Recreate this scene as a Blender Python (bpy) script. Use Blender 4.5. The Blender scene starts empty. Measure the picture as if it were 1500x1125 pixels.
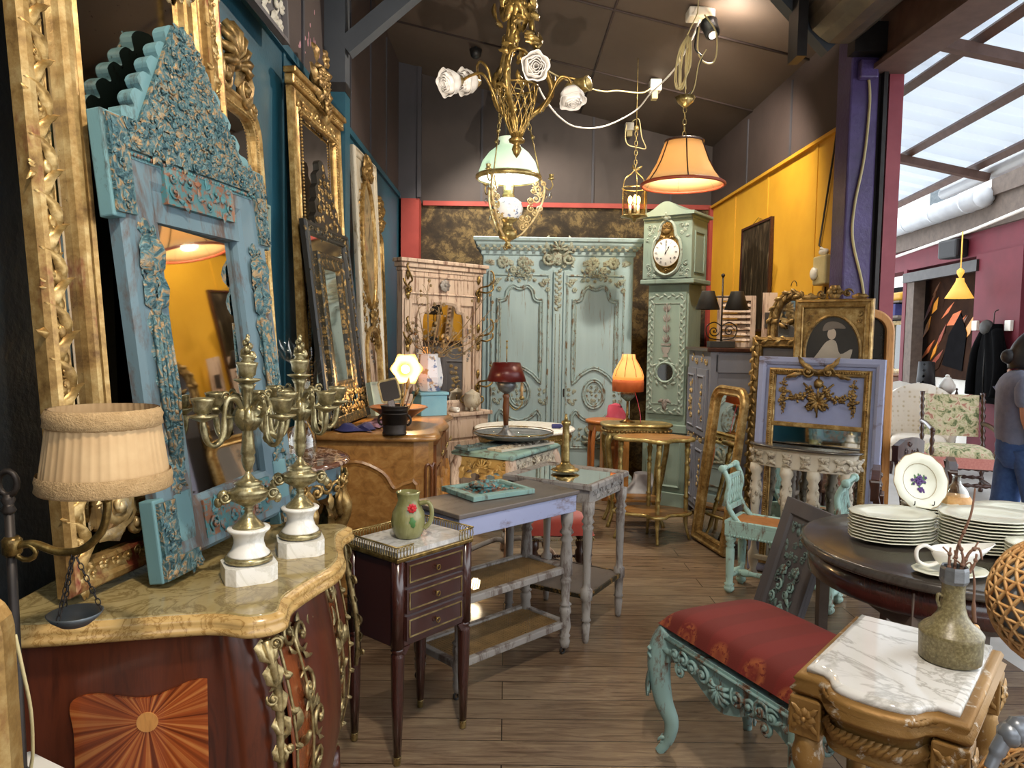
import bpy, math, random
from mathutils import Vector as V, Matrix as M
PI = math.pi
R = random.Random(11)
COL = bpy.context.scene.collection
def sin(a): return math.sin(a)
def cos(a): return math.cos(a)
def rad(a): return math.radians(a)
# ---------------------------------------------------------------- camera
FPX, CAMH = 1080.0, 1.5
CAM = V((0, 0, CAMH))
_Y = V((-7 / FPX, 72.5 / FPX, -1)).normalized()
_Z = V((0.014, 1, 0)); _Z = (_Z - _Y * _Z.dot(_Y)).normalized()
_X = _Y.cross(_Z)
CR = M((_X, _Y, _Z))
def ray(px, py): return CR @ V(((px - 750) / FPX, (562.5 - py) / FPX, -1))
def at(px, py, Y):
    d = ray(px, py); return CAM + d * (Y / d.y)
def onz(px, py, z=0.0):
    d = ray(px, py); return CAM + d * ((z - CAMH) / d.z)
def onx(px, py, X):
    d = ray(px, py); return CAM + d * (X / d.x)
cd = bpy.data.cameras.new('camera'); cam = bpy.data.objects.new('camera', cd); COL.objects.link(cam)
cam.matrix_world = M.Translation(CAM) @ CR.to_4x4()
cd.sensor_fit = 'HORIZONTAL'; cd.sensor_width = 36; cd.lens = 36 * FPX / 1500; cd.clip_start = 0.02; cd.clip_end = 200
bpy.context.scene.camera = cam
# ---------------------------------------------------------------- mesh builder
def mat_of(loc=(0, 0, 0), rz=0, rx=0, ry=0, s=1):
    m = M.Translation(V(loc)) @ M.Rotation(rz, 4, 'Z') @ M.Rotation(ry, 4, 'Y') @ M.Rotation(rx, 4, 'X')
    return m @ (M.Scale(s, 4) if not isinstance(s, tuple) else M.Diagonal((s[0], s[1], s[2], 1)))
class B:
    def __init__(s): s.v = []; s.f = []; s.sm = []; s.m = None
    def add(s, vs, fs, sm=True, m=None):
        n = len(s.v)
        if m is not None: vs = [m @ V(p) for p in vs]
        if s.m is not None: vs = [s.m @ V(p) for p in vs]
        s.v += [tuple(p) for p in vs]
        s.f += [tuple(i + n for i in f) for f in fs]; s.sm += [sm] * len(fs)
        return s
    def box(s, x0, x1, y0, y1, z0, z1, m=None):
        vs = [(x, y, z) for z in (z0, z1) for y in (y0, y1) for x in (x0, x1)]
        return s.add(vs, [(0, 2, 3, 1), (4, 5, 7, 6), (0, 1, 5, 4), (2, 6, 7, 3), (0, 4, 6, 2), (1, 3, 7, 5)], False, m)
    def lathe(s, prof, seg=20, m=None, sm=True, fn=None, cap=True):
        vs, fs = [], []
        for r, z in prof:
            for k in range(seg):
                a = 2 * PI * k / seg; q = r * (fn(a, z) if fn else 1)
                vs.append((q * cos(a), q * sin(a), z))
        for i in range(len(prof) - 1):
            for k in range(seg):
                a, b = i * seg + k, i * seg + (k + 1) % seg
                fs.append((a, b, b + seg, a + seg))
        if cap:
            if prof[0][0] > 1e-5: fs.append(tuple(reversed(range(seg))))
            if prof[-1][0] > 1e-5: fs.append(tuple(range((len(prof) - 1) * seg, len(prof) * seg)))
        return s.add(vs, fs, sm, m)
    def tube(s, pts, r, seg=6, closed=False, m=None, sm=True, flat=1.0, twist=0.0):
        P = [V(p) for p in pts]; n = len(P)
        if n < 2: return s
        rr = r if isinstance(r, (list, tuple)) else [r] * n
        T = []
        for i in range(n):
            a = P[(i - 1) % n] if closed or i > 0 else P[i]; c = P[(i + 1) % n] if closed or i < n - 1 else P[i]
            t = c - a; T.append(t.normalized() if t.length > 1e-9 else V((0, 0, 1)))
        u = T[0].orthogonal().normalized()
        if abs(T[0].y) < 0.9: u = (V((0, 1, 0)) - T[0] * T[0].y).normalized()
        vs, fs = [], []
        for i in range(n):
            u = u - T[i] * u.dot(T[i]); u = u.normalized() if u.length > 1e-6 else T[i].orthogonal().normalized()
            w = T[i].cross(u)
            for k in range(seg):
                a = 2 * PI * (k + .5) / seg + twist * i
                vs.append(P[i] + u * (rr[i] * flat * cos(a)) + w * (rr[i] * sin(a)))
        for i in range(n if closed else n - 1):
            for k in range(seg):
                a, b = i * seg + k, i * seg + (k + 1) % seg
                c, d = ((i + 1) % n) * seg + (k + 1) % seg, ((i + 1) % n) * seg + k
                fs.append((a, b, c, d))
        if not closed: fs += [tuple(reversed(range(seg))), tuple(range((n - 1) * seg, n * seg))]
        return s.add(vs, fs, sm, m)
    def prism(s, out, y0, y1, m=None, sm=False):      # outline in the local x-z plane, y0 front .. y1 back
        n = len(out)
        vs = [(x, y0, z) for x, z in out] + [(x, y1, z) for x, z in out]
        s.add(vs, [tuple(range(n)), tuple(range(2 * n - 1, n - 1, -1))], False, m)
        return s.add(vs, [(i, i + n, (i + 1) % n + n, (i + 1) % n) for i in range(n)], sm, m)
    def slab(s, out, z0, z1, m=None, sm=False):       # outline in x-y, extruded in z
        n = len(out)
        vs = [(x, y, z0) for x, y in out] + [(x, y, z1) for x, y in out]
        s.add(vs, [tuple(reversed(range(n))), tuple(range(n, 2 * n))], False, m)
        return s.add(vs, [(i, (i + 1) % n, (i + 1) % n + n, i + n) for i in range(n)], sm, m)
    def edge(s, out, prof, m=None, sm=True, cap=False):   # outline in x-y (CCW), prof (outward offset, z): moulded slab edge
        n = len(out); vs, fs = [], []
        N = _norms(out)
        for d, z in prof:
            for (x, y), (nx, ny) in zip(out, N): vs.append((x - nx * d, y - ny * d, z))
        for i in range(len(prof) - 1):
            for k in range(n): fs.append((i * n + k, i * n + (k + 1) % n, (i + 1) * n + (k + 1) % n, (i + 1) * n + k))
        s.add(vs, fs, sm, m)
        k = len(prof) - 1
        s.add(vs[:n], [tuple(reversed(range(n)))], False, m); s.add(vs[k * n:], [tuple(range(n))], False, m)
        return s
    def sweep(s, out, prof, m=None, sm=False, closed=True):   # outline in x-z CCW seen from the front; prof (inward d, height h toward the front)
        n = len(out); N = _norms(out, closed); vs, fs = [], []
        k = len(prof)
        for (x, z), (nx, nz) in zip(out, N):
            for d, h in prof: vs.append((x + nx * d, -h, z + nz * d))
        for i in range(n if closed else n - 1):
            j = (i + 1) % n
            for q in range(k - 1): fs.append((i * k + q, j * k + q, j * k + q + 1, i * k + q + 1))
            fs.append((i * k + k - 1, j * k + k - 1, j * k, i * k))
        if not closed: fs += [tuple(range(k)), tuple(range((n - 1) * k, n * k))[::-1]]
        return s.add(vs, fs, sm, m)
    def ball(s, c, r, sc=(1, 1, 1), seg=8, rings=5, m=None):
        vs, fs = [], []
        for i in range(rings + 1):
            t = PI * i / rings
            for k in range(seg):
                a = 2 * PI * k / seg
                vs.append((c[0] + r * sc[0] * sin(t) * cos(a), c[1] + r * sc[1] * sin(t) * sin(a), c[2] + r * sc[2] * cos(t)))
        for i in range(rings):
            for k in range(seg): fs.append((i * seg + k, (i + 1) * seg + k, (i + 1) * seg + (k + 1) % seg, i * seg + (k + 1) % seg))
        return s.add(vs, fs, True, m)
    def grid(s, nu, nv, fn, m=None, sm=True, cu=False):
        vs = [fn(i / (nu if cu else nu - 1), j / (nv - 1)) for j in range(nv) for i in range(nu)]
        fs = [(j * nu + i, j * nu + (i + 1) % nu, (j + 1) * nu + (i + 1) % nu, (j + 1) * nu + i) for j in range(nv - 1) for i in range(nu if cu else nu - 1)]
        return s.add(vs, fs, sm, m)
def _norms(out, closed=True):
    n = len(out); res = []
    for i in range(n):
        a = out[(i - 1) % n] if closed or i > 0 else None; b = out[i]; c = out[(i + 1) % n] if closed or i < n - 1 else None
        def nn(p, q):
            dx, dz = q[0] - p[0], q[1] - p[1]; l = math.hypot(dx, dz) or 1; return (-dz / l, dx / l)
        if a is None: res.append(nn(b, c)); continue
        if c is None: res.append(nn(a, b)); continue
        n1, n2 = nn(a, b), nn(b, c)
        x, z = n1[0] + n2[0], n1[1] + n2[1]; q = max(0.35, 1 + n1[0] * n2[0] + n1[1] * n2[1])
        res.append((x / q, z / q))
    return res
# ---------------------------------------------------------------- outlines (x-z, CCW)
def rect(x0, z0, x1, z1, r=0.0, n=5, top_only=False, ears=0.0):
    if r <= 0: return [(x0, z0), (x1, z0), (x1, z1), (x0, z1)]
    o = []
    for cx, cz, a0, on in ((x1 - r, z0 + r, -90, not top_only), (x1 - r, z1 - r, 0, True), (x0 + r, z1 - r, 90, True), (x0 + r, z0 + r, 180, not top_only)):
        if not on: o.append((x1 if a0 == -90 else x0, z0)); continue
        o += [(cx + r * cos(rad(a0 + 90 * k / n)), cz + r * sin(rad(a0 + 90 * k / n))) for k in range(n + 1)]
    return o
def ellipse(cx, cz, rx, rz, n=36): return [(cx + rx * cos(2 * PI * k / n), cz + rz * sin(2 * PI * k / n)) for k in range(n)]
def arch(x0, z0, x1, zs, h, n=16):
    cx, rx = (x0 + x1) / 2, (x1 - x0) / 2
    return [(x0, z0), (x1, z0)] + [(cx + rx * cos(PI * k / n), zs + h * sin(PI * k / n)) for k in range(n + 1)]
def bez(p, n=12):
    p = [V(q) for q in p]; o = []
    for i in range(n + 1):
        t = i / n; q = list(p)
        while len(q) > 1: q = [q[k].lerp(q[k + 1], t) for k in range(len(q) - 1)]
        o.append(q[0])
    return o
def spline(p, n=6, closed=False):    # Catmull-Rom through the points
    p = [V(q) for q in p]; N = len(p); o = []
    for i in range(N if closed else N - 1):
        g = (lambda k: p[k % N]) if closed else (lambda k: p[max(0, min(N - 1, k))])
        a, b, c, d = g(i - 1), g(i), g(i + 1), g(i + 2)
        for k in range(n):
            t = k / n
            o.append(.5 * ((2 * b) + (c - a) * t + (2 * a - 5 * b + 4 * c - d) * t * t + (3 * b - a - 3 * c + d) * t ** 3))
    if not closed: o.append(p[-1])
    return o
def lerp(a, b, t): return a + (b - a) * t
# ---------------------------------------------------------------- carved ornament (local x-z plane, toward -y)
def scroll(b, cx, cz, r, a0=0.0, turns=1.4, d=1, th=None, y=0.0, n=None, m=None):
    th = th or r * .22; n = n or int(9 * turns) + 4
    pts, rr = [], []
    for i in range(n + 1):
        t = i / n; q = r * (1 - .86 * t); a = a0 + d * t * turns * 2 * PI
        pts.append((cx + q * cos(a), y - th * .5 - th * .8 * t, cz + q * sin(a))); rr.append(th * (1 - .35 * t) * (.35 + .65 * min(1, i / 2)))
    b.tube(pts, rr, 5, m=m); b.ball((cx, y - th * 1.2, cz), th * 1.25, seg=6, rings=4, m=m)
def leaf(b, cx, cz, a, L, W, y=0.0, lift=None, curl=0.0, n=5, m=None):
    lift = L * .22 if lift is None else lift
    vs, fs = [], []
    for i in range(n + 1):
        t = i / n; w = W * .5 * (sin(PI * min(1, t * .92 + .08)) ** .7) * (1 + .22 * (-1) ** i)
        aa = a + curl * t; x, z = cx + L * t * cos(aa), cz + L * t * sin(aa); nx, nz = -sin(aa), cos(aa)
        h = lift * (.25 + sin(PI * t * .9))
        vs += [(x + nx * w, y - h * .25, z + nz * w), (x, y - h, z), (x - nx * w, y - h * .25, z - nz * w)]
    for i in range(n):
        for k in (0, 1): fs.append((i * 3 + k, i * 3 + k + 1, i * 3 + k + 4, i * 3 + k + 3))
    b.add(vs, fs, True, m)
def rosette(b, cx, cz, r, y=0.0, n=6, m=None, a0=0.0):
    for k in range(n): leaf(b, cx, cz, a0 + 2 * PI * k / n, r, r * .95, y, r * .3, n=3, m=m)
    b.ball((cx, y - r * .25, cz), r * .28, seg=6, rings=4, m=m)
def shell(b, cx, cz, r, a0=PI / 2, span=PI * 1.1, y=0.0, n=7, m=None):
    for k in range(n):
        a = a0 - span / 2 + span * k / (n - 1); L = r * (.8 + .2 * cos((a - a0)))
        pts = [(cx + L * t * cos(a), y - r * (.08 + .22 * sin(PI * t)), cz + L * t * sin(a)) for t in (0, .35, .7, 1)]
        b.tube(pts, [r * .04, r * .09, r * .14, r * .1], 5, m=m)
    b.ball((cx, y - r * .12, cz), r * .18, seg=6, rings=4, m=m)
def carve(b, x0, z0, x1, z1, s, y=0.0, seed=1, dens=1.0, inside=None, m=None, kinds='slr'):
    q = random.Random(seed); nx = max(1, int((x1 - x0) / s)); nz = max(1, int((z1 - z0) / s))
    for i in range(nx):
        for j in range(nz):
            for _ in range(1 if q.random() < dens else 0):
                cx = x0 + (i + .5 + q.uniform(-.3, .3)) * (x1 - x0) / nx; cz = z0 + (j + .5 + q.uniform(-.3, .3)) * (z1 - z0) / nz
                if inside and not inside(cx, cz): continue
                k = q.choice(kinds); a = q.uniform(0, 2 * PI)
                if k == 's': scroll(b, cx, cz, s * q.uniform(.4, .62), a, q.uniform(1, 1.5), q.choice((-1, 1)), s * .11, y, n=9, m=m)
                elif k == 'l':
                    for w in (-.5, .25): leaf(b, cx, cz, a + w, s * q.uniform(.7, 1.0), s * .42, y, s * .2, q.uniform(-.9, .9), 4, m)
                else: rosette(b, cx, cz, s * .45, y, 5, m, a)
def beads(b, pts, r, gap=2.1, m=None, closed=False):
    P = [V(p) for p in pts]
    if closed: P.append(P[0])
    acc = 0.0
    for a, c in zip(P, P[1:]):
        L = (c - a).length
        if L < 1e-9: continue
        t = acc
        while t < L:
            b.ball(a.lerp(c, t / L), r, seg=5, rings=3, m=m); t += r * gap
        acc = t - L
def garland(b, pts, r, seed=1, m=None, dens=1.0):
    q = random.Random(seed); P = [V(p) for p in pts]; n = len(P)
    for i, p in enumerate(P):
        k = r * (.55 + .6 * sin(PI * (i + .5) / n))
        for _ in range(int(4 * dens)):
            o = V((q.uniform(-1, 1), q.uniform(-1, .2), q.uniform(-1, 1))) * k * .7
            if q.random() < .5: b.ball(p + o, k * q.uniform(.3, .5), seg=6, rings=4, m=m)
            else: leaf(b, p.x + o.x, p.z + o.z, q.uniform(0, 6.28), k * 1.1, k * .6, p.y + o.y * .5, n=3, m=m)
def wreath(b, out, s, y=0.0, seed=1, m=None):      # twisted leaf border along an outline
    P = [V((x, 0, z)) for x, z in out]; P.append(P[0]); k = 0
    for a, c in zip(P, P[1:]):
        L = (c - a).length; n = max(1, int(L / s)); an = math.atan2(c.z - a.z, c.x - a.x)
        for i in range(n):
            p = a.lerp(c, (i + .5) / n); k += 1
            leaf(b, p.x - cos(an) * s * .5, p.z - sin(an) * s * .5, an + (.55 if k % 2 else -.55), s * 1.25, s * .6, y, s * .25, n=3, m=m)
# ---------------------------------------------------------------- objects
MATS = {}
def link(o, parent=None):
    COL.objects.link(o)
    if parent is not None: o.parent = parent
    return o
def part(name, b, mat, parent=None, bevel=0.0, sub=0, label=None, solid=0.0):
    me = bpy.data.meshes.new(name); me.from_pydata(b.v, [], b.f)
    me.polygons.foreach_set('use_smooth', b.sm); me.update()
    me.materials.append(MATS[mat] if isinstance(mat, str) else mat)
    o = link(bpy.data.objects.new(name, me), parent)
    if solid: s = o.modifiers.new('s', 'SOLIDIFY'); s.thickness = solid
    if bevel:
        k = o.modifiers.new('b', 'BEVEL'); k.width = bevel; k.segments = 2; k.limit_method = 'ANGLE'; k.angle_limit = rad(40)
    if sub: k = o.modifiers.new('d', 'SUBSURF'); k.levels = k.render_levels = sub
    if label: o['label'] = label
    return o
def tag(o, label, cat, group=None, kind=None):
    o['label'] = label; o['category'] = cat
    if group: o['group'] = group
    if kind: o['kind'] = kind
    return o
def thing(name, label, cat, loc=(0, 0, 0), rz=0.0, group=None, mw=None):
    o = link(bpy.data.objects.new(name, None)); o.empty_display_size = .1
    o.matrix_world = mw if mw is not None else mat_of(loc, rz)
    return tag(o, label, cat, group)
def solo(name, b, mat, label, cat, loc=(0, 0, 0), rz=0.0, group=None, mw=None, **k):
    o = part(name, b, mat, None, **k); o.matrix_world = mw if mw is not None else mat_of(loc, rz)
    return tag(o, label, cat, group)
def struct(name, b, mat, **k):
    o = part(name, b, mat, None, **k); o['kind'] = 'structure'; return o
def dup(src, loc=None, rz=0.0, label=None, group=None, mw=None):
    kids = {}
    for o in COL.objects:
        if o.parent is not None: kids.setdefault(o.parent.name, []).append(o)
    def cp(o, par):
        c = o.copy(); COL.objects.link(c)
        if par is not None: c.parent = par
        for k in kids.get(o.name, []): cp(k, c)
        return c
    c = cp(src, None); c.matrix_world = mw if mw is not None else mat_of(loc, rz)
    if label: c['label'] = label
    if group: c['group'] = group
    return c
def lean(BL, BR, TL):     # matrix of a panel from its bottom corners and a point above the left one
    BL, BR, TL = V(BL), V(BR), V(TL); x = (BR - BL).normalized(); z = TL - BL; z = (z - x * z.dot(x)).normalized(); y = z.cross(x)
    m = M.Identity(4)
    for i, a in enumerate((x, y, z)):
        for j in range(3): m[j][i] = a[j]
    m.translation = BL; return m
def aim(p0, p1):          # matrix with z along p0->p1
    z = (V(p1) - V(p0)).normalized(); q = z.to_track_quat('Z', 'Y'); return M.Translation(V(p0)) @ q.to_matrix().to_4x4()
def light(name, kind, loc, energy, color=(1, .8, .55), size=.05, to=None, angle=None, blend=.5):
    l = bpy.data.lights.new(name, kind); l.energy = energy; l.color = color
    if kind == 'AREA': l.size = size
    else: l.shadow_soft_size = size
    if angle: l.spot_size = rad(angle); l.spot_blend = blend
    o = link(bpy.data.objects.new(name, l)); o.location = loc
    if to is not None: o.rotation_euler = (V(to) - V(loc)).to_track_quat('-Z', 'Y').to_euler()
    return o
# ---------------------------------------------------------------- materials
def srgb(h):
    c = [int(h[i:i + 2], 16) / 255 for i in (0, 2, 4)]
    return tuple(x / 12.92 if x <= .04045 else ((x + .055) / 1.055) ** 2.4 for x in c) + (1,)
class NT:
    def __init__(s, name):
        s.mat = bpy.data.materials.new(name); s.mat.use_nodes = True; s.t = s.mat.node_tree; s.t.nodes.clear()
        s.out = s.n('ShaderNodeOutputMaterial'); s.b = s.n('ShaderNodeBsdfPrincipled'); s.l(s.b.outputs[0], s.out.inputs[0])
        MATS[name] = s.mat; s._tc = None
    def n(s, t, **k):
        o = s.t.nodes.new(t)
        for a, v in k.items(): setattr(o, a, v)
        return o
    def l(s, a, b): s.t.links.new(a, b)
    def set(s, **k):
        for a, v in k.items(): s.b.inputs[a.replace('_', ' ')].default_value = v
        return s
    def co(s, scale=(1, 1, 1), rot=(0, 0, 0)):
        if s._tc is None: s._tc = s.n('ShaderNodeTexCoord')
        mp = s.n('ShaderNodeMapping'); mp.inputs['Scale'].default_value = scale if isinstance(scale, tuple) else (scale,) * 3
        mp.inputs['Rotation'].default_value = rot
        s.l(s._tc.outputs['Object'], mp.inputs[0]); return mp.outputs[0]
    def noise(s, scale, detail=4, rough=.6, st=(1, 1, 1), dist=0.0):
        o = s.n('ShaderNodeTexNoise'); o.inputs['Scale'].default_value = scale; o.inputs['Detail'].default_value = detail
        o.inputs['Roughness'].default_value = rough; o.inputs['Distortion'].default_value = dist
        s.l(s.co(st), o.inputs[0]); return o.outputs[0]
    def ramp(s, fac, stops, interp='LINEAR'):
        o = s.n('ShaderNodeValToRGB'); o.color_ramp.interpolation = interp; e = o.color_ramp.elements
        while len(e) < len(stops): e.new(.5)
        for k, (p, c) in zip(e, stops):
            k.position = p; k.color = srgb(c) if isinstance(c, str) else (c, c, c, 1) if not isinstance(c, tuple) else c
        s.l(fac, o.inputs[0]); return o.outputs[0]
    def mix(s, f, a, b, mode='MIX'):
        o = s.n('ShaderNodeMix', data_type='RGBA', blend_type=mode)
        for v, i in ((f, 0), (a, 6), (b, 7)):
            if hasattr(v, 'is_linked'): s.l(v, o.inputs[i])
            else: o.inputs[i].default_value = srgb(v) if isinstance(v, str) else v
        return o.outputs[2]
    def bump(s, h, strength=.3, dist=.01):
        o = s.n('ShaderNodeBump'); o.inputs['Strength'].default_value = strength; o.inputs['Distance'].default_value = dist
        s.l(h, o.inputs['Height']); s.l(o.outputs[0], s.b.inputs['Normal'])
        return s
    def col(s, c): s.l(c, s.b.inputs['Base Color']); return s
    def math(s, op, a, b=0.0):
        o = s.n('ShaderNodeMath', operation=op)
        for v, i in ((a, 0), (b, 1)):
            if hasattr(v, 'is_linked'): s.l(v, o.inputs[i])
            else: o.inputs[i].default_value = v
        return o.outputs[0]
def plain(name, c, c2=None, rough=.6, metal=0.0, scale=8, bump=0.0, st=(1, 1, 1)):
    t = NT(name).set(Roughness=rough, Metallic=metal); n = t.noise(scale, st=st)
    t.col(t.ramp(n, [(.3, c), (.7, c2 or c)]))
    if bump: t.bump(t.noise(scale * 4, st=st), bump)
    return t
def wood(name, c, c2, c3=None, rough=.45, grain=(1, 1, 14), scale=5, bump=.08, coat=0.0):
    # grain: the long direction carries the small number
    t = NT(name).set(Roughness=rough)
    n = t.noise(scale, 6, .65, grain, .6)
    t.col(t.ramp(n, [(.28, c), (.5, c2), (.72, c3 or c)])); t.bump(n, bump, .004)
    if coat: t.set(Coat_Weight=coat, Coat_Roughness=.12)
    return t
def worn(name, paint, paint2, under, amount=.5, scale=14, st=(1, 1, .35), rough=.65, bump=.25, metal=0.0):
    t = NT(name).set(Roughness=rough, Metallic=metal)
    p = t.ramp(t.noise(3.5, 3, st=st), [(.3, paint), (.7, paint2)])
    n = t.noise(scale, 8, .72, st, .3)
    k = t.ramp(n, [(amount, 0.0), (min(1, amount + .1), 1.0)])
    t.col(t.mix(k, p, under)); t.bump(n, bump, .004); return t
def gilt(name, c='b08640', c2='6b4820', c3='e0bd72', rough=.38, metal=.85, scale=22, bole=None):
    t = NT(name).set(Roughness=rough, Metallic=metal * .75)
    n = t.noise(scale, 6, .7)
    x = t.ramp(n, [(.3, c2), (.5, c), (.72, c3)])
    if bole: x = t.mix(t.ramp(t.noise(scale * .5, 5, .7, (1, 1, .5)), [(.56, 0.0), (.66, 1.0)]), x, bole)
    t.col(x); t.bump(t.noise(scale * 4, 3), .25, .003); return t
def marble(name, base, vein, mid, scale=6, rough=.12, w=.1):
    t = NT(name).set(Roughness=rough)
    n = t.noise(scale, 9, .62, (1, 1, 1), 1.4)
    v = t.n('ShaderNodeMath', operation='ABSOLUTE'); t.l(t.math('SUBTRACT', n, .5), v.inputs[0])
    a = t.ramp(t.noise(scale * .6, 5, .6, (1, 1, 1), 1.0), [(.3, base), (.7, mid)])
    t.col(t.mix(t.ramp(v.outputs[0], [(0.0, 1.0), (w, 0.0)]), a, vein)); return t
def lit(name, c, e, strength, rough=.5, trans=.0):
    t = NT(name).set(Roughness=rough, Base_Color=srgb(c), Emission_Color=srgb(e), Emission_Strength=strength); return t
def glassy(name, c='f4f8f4', rough=.05, alpha=.25):     # thin blown glass: a clear film over what lies behind
    t = NT(name); t.t.nodes.remove(t.b)
    g = t.n('ShaderNodeBsdfGlossy'); g.inputs['Roughness'].default_value = rough; g.inputs[0].default_value = srgb(c)
    tr = t.n('ShaderNodeBsdfTransparent'); tr.inputs[0].default_value = srgb(c); m = t.n('ShaderNodeMixShader'); f = t.n('ShaderNodeLayerWeight'); f.inputs[0].default_value = alpha
    t.l(f.outputs['Facing'], m.inputs[0]); t.l(tr.outputs[0], m.inputs[1]); t.l(g.outputs[0], m.inputs[2]); t.l(m.outputs[0], t.out.inputs[0]); return t
def shade(name, c, warm, strength, mix=.5):             # cloth or glass lamp shade with a lit bulb inside
    t = NT(name); t.set(Base_Color=srgb(c), Roughness=.7, Emission_Color=srgb(warm), Emission_Strength=strength)
    tl = t.n('ShaderNodeBsdfTranslucent'); tl.inputs[0].default_value = srgb(c); m = t.n('ShaderNodeMixShader'); m.inputs[0].default_value = mix
    t.l(t.b.outputs[0], m.inputs[1]); t.l(tl.outputs[0], m.inputs[2]); t.l(m.outputs[0], t.out.inputs[0]); return t

# setting
t = plain('wall_dark', '3f3432', '4a3d3a', .75, scale=2.5); t.bump(t.noise(60, 3), .08)
t = plain('wall_teal', '1b4a5c', '235a6c', .45, scale=3); t.bump(t.noise(60, 3), .12)
plain('wall_grey', '3a3a40', '45434a', .75, scale=2)
plain('wall_back', '3d3736', '48403e', .8, scale=2)
t = plain('wall_near', '14171b', '1b2a33', .6, scale=3); t.bump(t.noise(40, 3), .3)
plain('ceiling_paint', '55483f', '5f5147', .7, scale=1.5)
plain('beam_paint', '3b4048', '474c53', .6, scale=3)
plain('red_paint', '8c342e', 'a04038', .6, scale=4)
plain('maroon', '5c0f20', '6a1728', .7, scale=4)
plain('maroon_post', '8a3542', 'a04a52', .5, scale=4)
t = plain('purple_paint', '43345e', '57477a', .35, scale=6); t.bump(t.noise(35, 3), .35)
t = NT('yellow_panel').set(Roughness=.55)                # pegboard painted yellow
v = t.n('ShaderNodeTexVoronoi', feature='F1'); v.inputs['Scale'].default_value = 28; v.inputs['Randomness'].default_value = 0.0; t.l(t.co(), v.inputs[0])
dots = t.ramp(v.outputs['Distance'], [(.13, 1.0), (.17, 0.0)])
spots = t.math('MULTIPLY', dots, t.ramp(t.noise(4, 3), [(.5, 0.0), (.62, .6)]))
t.col(t.mix(spots, t.ramp(t.noise(1.6, 4), [(.3, 'c48e22'), (.7, 'd6a22c')]), 'a87410')); t.bump(t.noise(50, 3), .06)
t = NT('floor_planks').set(Roughness=.27)
br = t.n('ShaderNodeTexBrick', offset=.37); t.l(t.co((1, 1, 1)), br.inputs[0])
for a, v in (('Scale', 1.0), ('Mortar Size', .0022), ('Brick Width', 1.9), ('Row Height', .155), ('Bias', 0.0)): br.inputs[a].default_value = v
br.inputs['Color1'].default_value = (0, 0, 0, 1); br.inputs['Color2'].default_value = (1, 1, 1, 1); br.inputs['Mortar'].default_value = (.5, .5, .5, 1)
g = t.noise(4.5, 8, .68, (1, 9, 1), .8)
c = t.ramp(g, [(.28, '463628'), (.48, '776350'), (.7, '978368')])
c = t.mix(t.math('MULTIPLY', br.outputs[0], .55), c, '57402c')
c = t.mix(t.ramp(t.noise(1.3, 3), [(.45, 0.0), (.7, .5)]), c, '8b7c68')
t.col(t.mix(br.outputs['Fac'], c, '241a12')); t.bump(t.math('SUBTRACT', g, br.outputs['Fac']), .12, .004)
plain('concrete', 'a3a19d', 'b5b3af', .8, scale=3, bump=.1)
t = NT('tapestry').set(Roughness=.9)                     # dark foliage wall fabric
n = t.noise(3.2, 6, .68, (1, 1, 1), .5); c = t.ramp(n, [(.4, '251e15'), (.48, '3e3322'), (.55, '6b5a3a'), (.64, '7d6c48')])
c = t.mix(t.ramp(t.noise(16, 4, .7, (1, 1, 1), .8), [(.47, 0.0), (.56, .7)]), c, '2c2318'); t.col(c); t.bump(t.noise(90, 2), .1)
plain('white_wall', 'd9d4ca', 'e6e2da', .8); plain('house_white', 'e6e4e0', 'f0eeea', .8)
t = NT('corrugated').set(Roughness=.5, Base_Color=srgb('dfe4ea'))
tl = t.n('ShaderNodeBsdfTranslucent'); tl.inputs[0].default_value = srgb('e6ebf0'); m_ = t.n('ShaderNodeMixShader'); m_.inputs[0].default_value = .55
t.l(t.b.outputs[0], m_.inputs[1]); t.l(tl.outputs[0], m_.inputs[2]); t.l(m_.outputs[0], t.out.inputs[0])
plain('rusty_steel', '5a4238', '6d5248', .6, scale=10)
plain('dark_metal', '2e2b2a', '3c3938', .45, .6)
t = plain('shutter_metal', '5e5448', '7d7262', .4, .5, scale=6)
plain('gutter_plastic', 'b8bcc2', 'c6cace', .4); plain('black_plastic', '151516', '1d1d1f', .5); plain('white_plastic', 'e2ded4', 'eeeae0', .45)
plain('old_plastic', 'b8a878', 'c8ba8c', .5)
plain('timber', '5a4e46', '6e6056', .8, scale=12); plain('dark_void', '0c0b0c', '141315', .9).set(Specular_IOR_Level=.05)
# furniture
wood('mahogany', '28130f', '3e1f19', '321814', .25, (6, 6, .7), 6, .05, .5)
wood('rosewood', '34180f', '5a2a18', '452013', .28, (5, 5, .6), 6, .05, .4)
wood('walnut', '785026', '9c6c36', 'b2864c', .35, (.6, 4, 5), 5, .06, .25)
wood('walnut_dark', '4c2a14', '6d4020', '82502a', .35, (4, 4, .7), 6, .06, .25)
wood('oak_light', 'b0763c', 'c48a4a', '9a6430', .4, (5, 5, .8), 7)
wood('dark_wood', '2b1710', '3d2217', '4a2b1e', .3, (6, 6, .8), 6, .05, .3)
wood('bent_wood', '9c5a28', 'b87038', '8a4c20', .35, (5, 5, .8), 7)
wood('table_top_dark', '2f2a26', '46403a', '3a342f', .25, (1, 8, 1), 5, .04, .4)
marble('marble_yellow', 'a8966a', '7d6a42', '93804f', 9, .1, .05)
marble('marble_edge', 'c6a468', '94703c', 'b08c54', 16, .25, .04)
marble('marble_white', 'dcdad6', 'b2afaa', 'cfccc8', 5, .1, .06)
marble('marble_veined', 'dedcd8', 'b0ada6', 'd0cec8', 3.0, .06, .03)
marble('marble_brown', '5a3a2e', 'c9b09a', '7a5646', 5, .06, .04)
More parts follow.
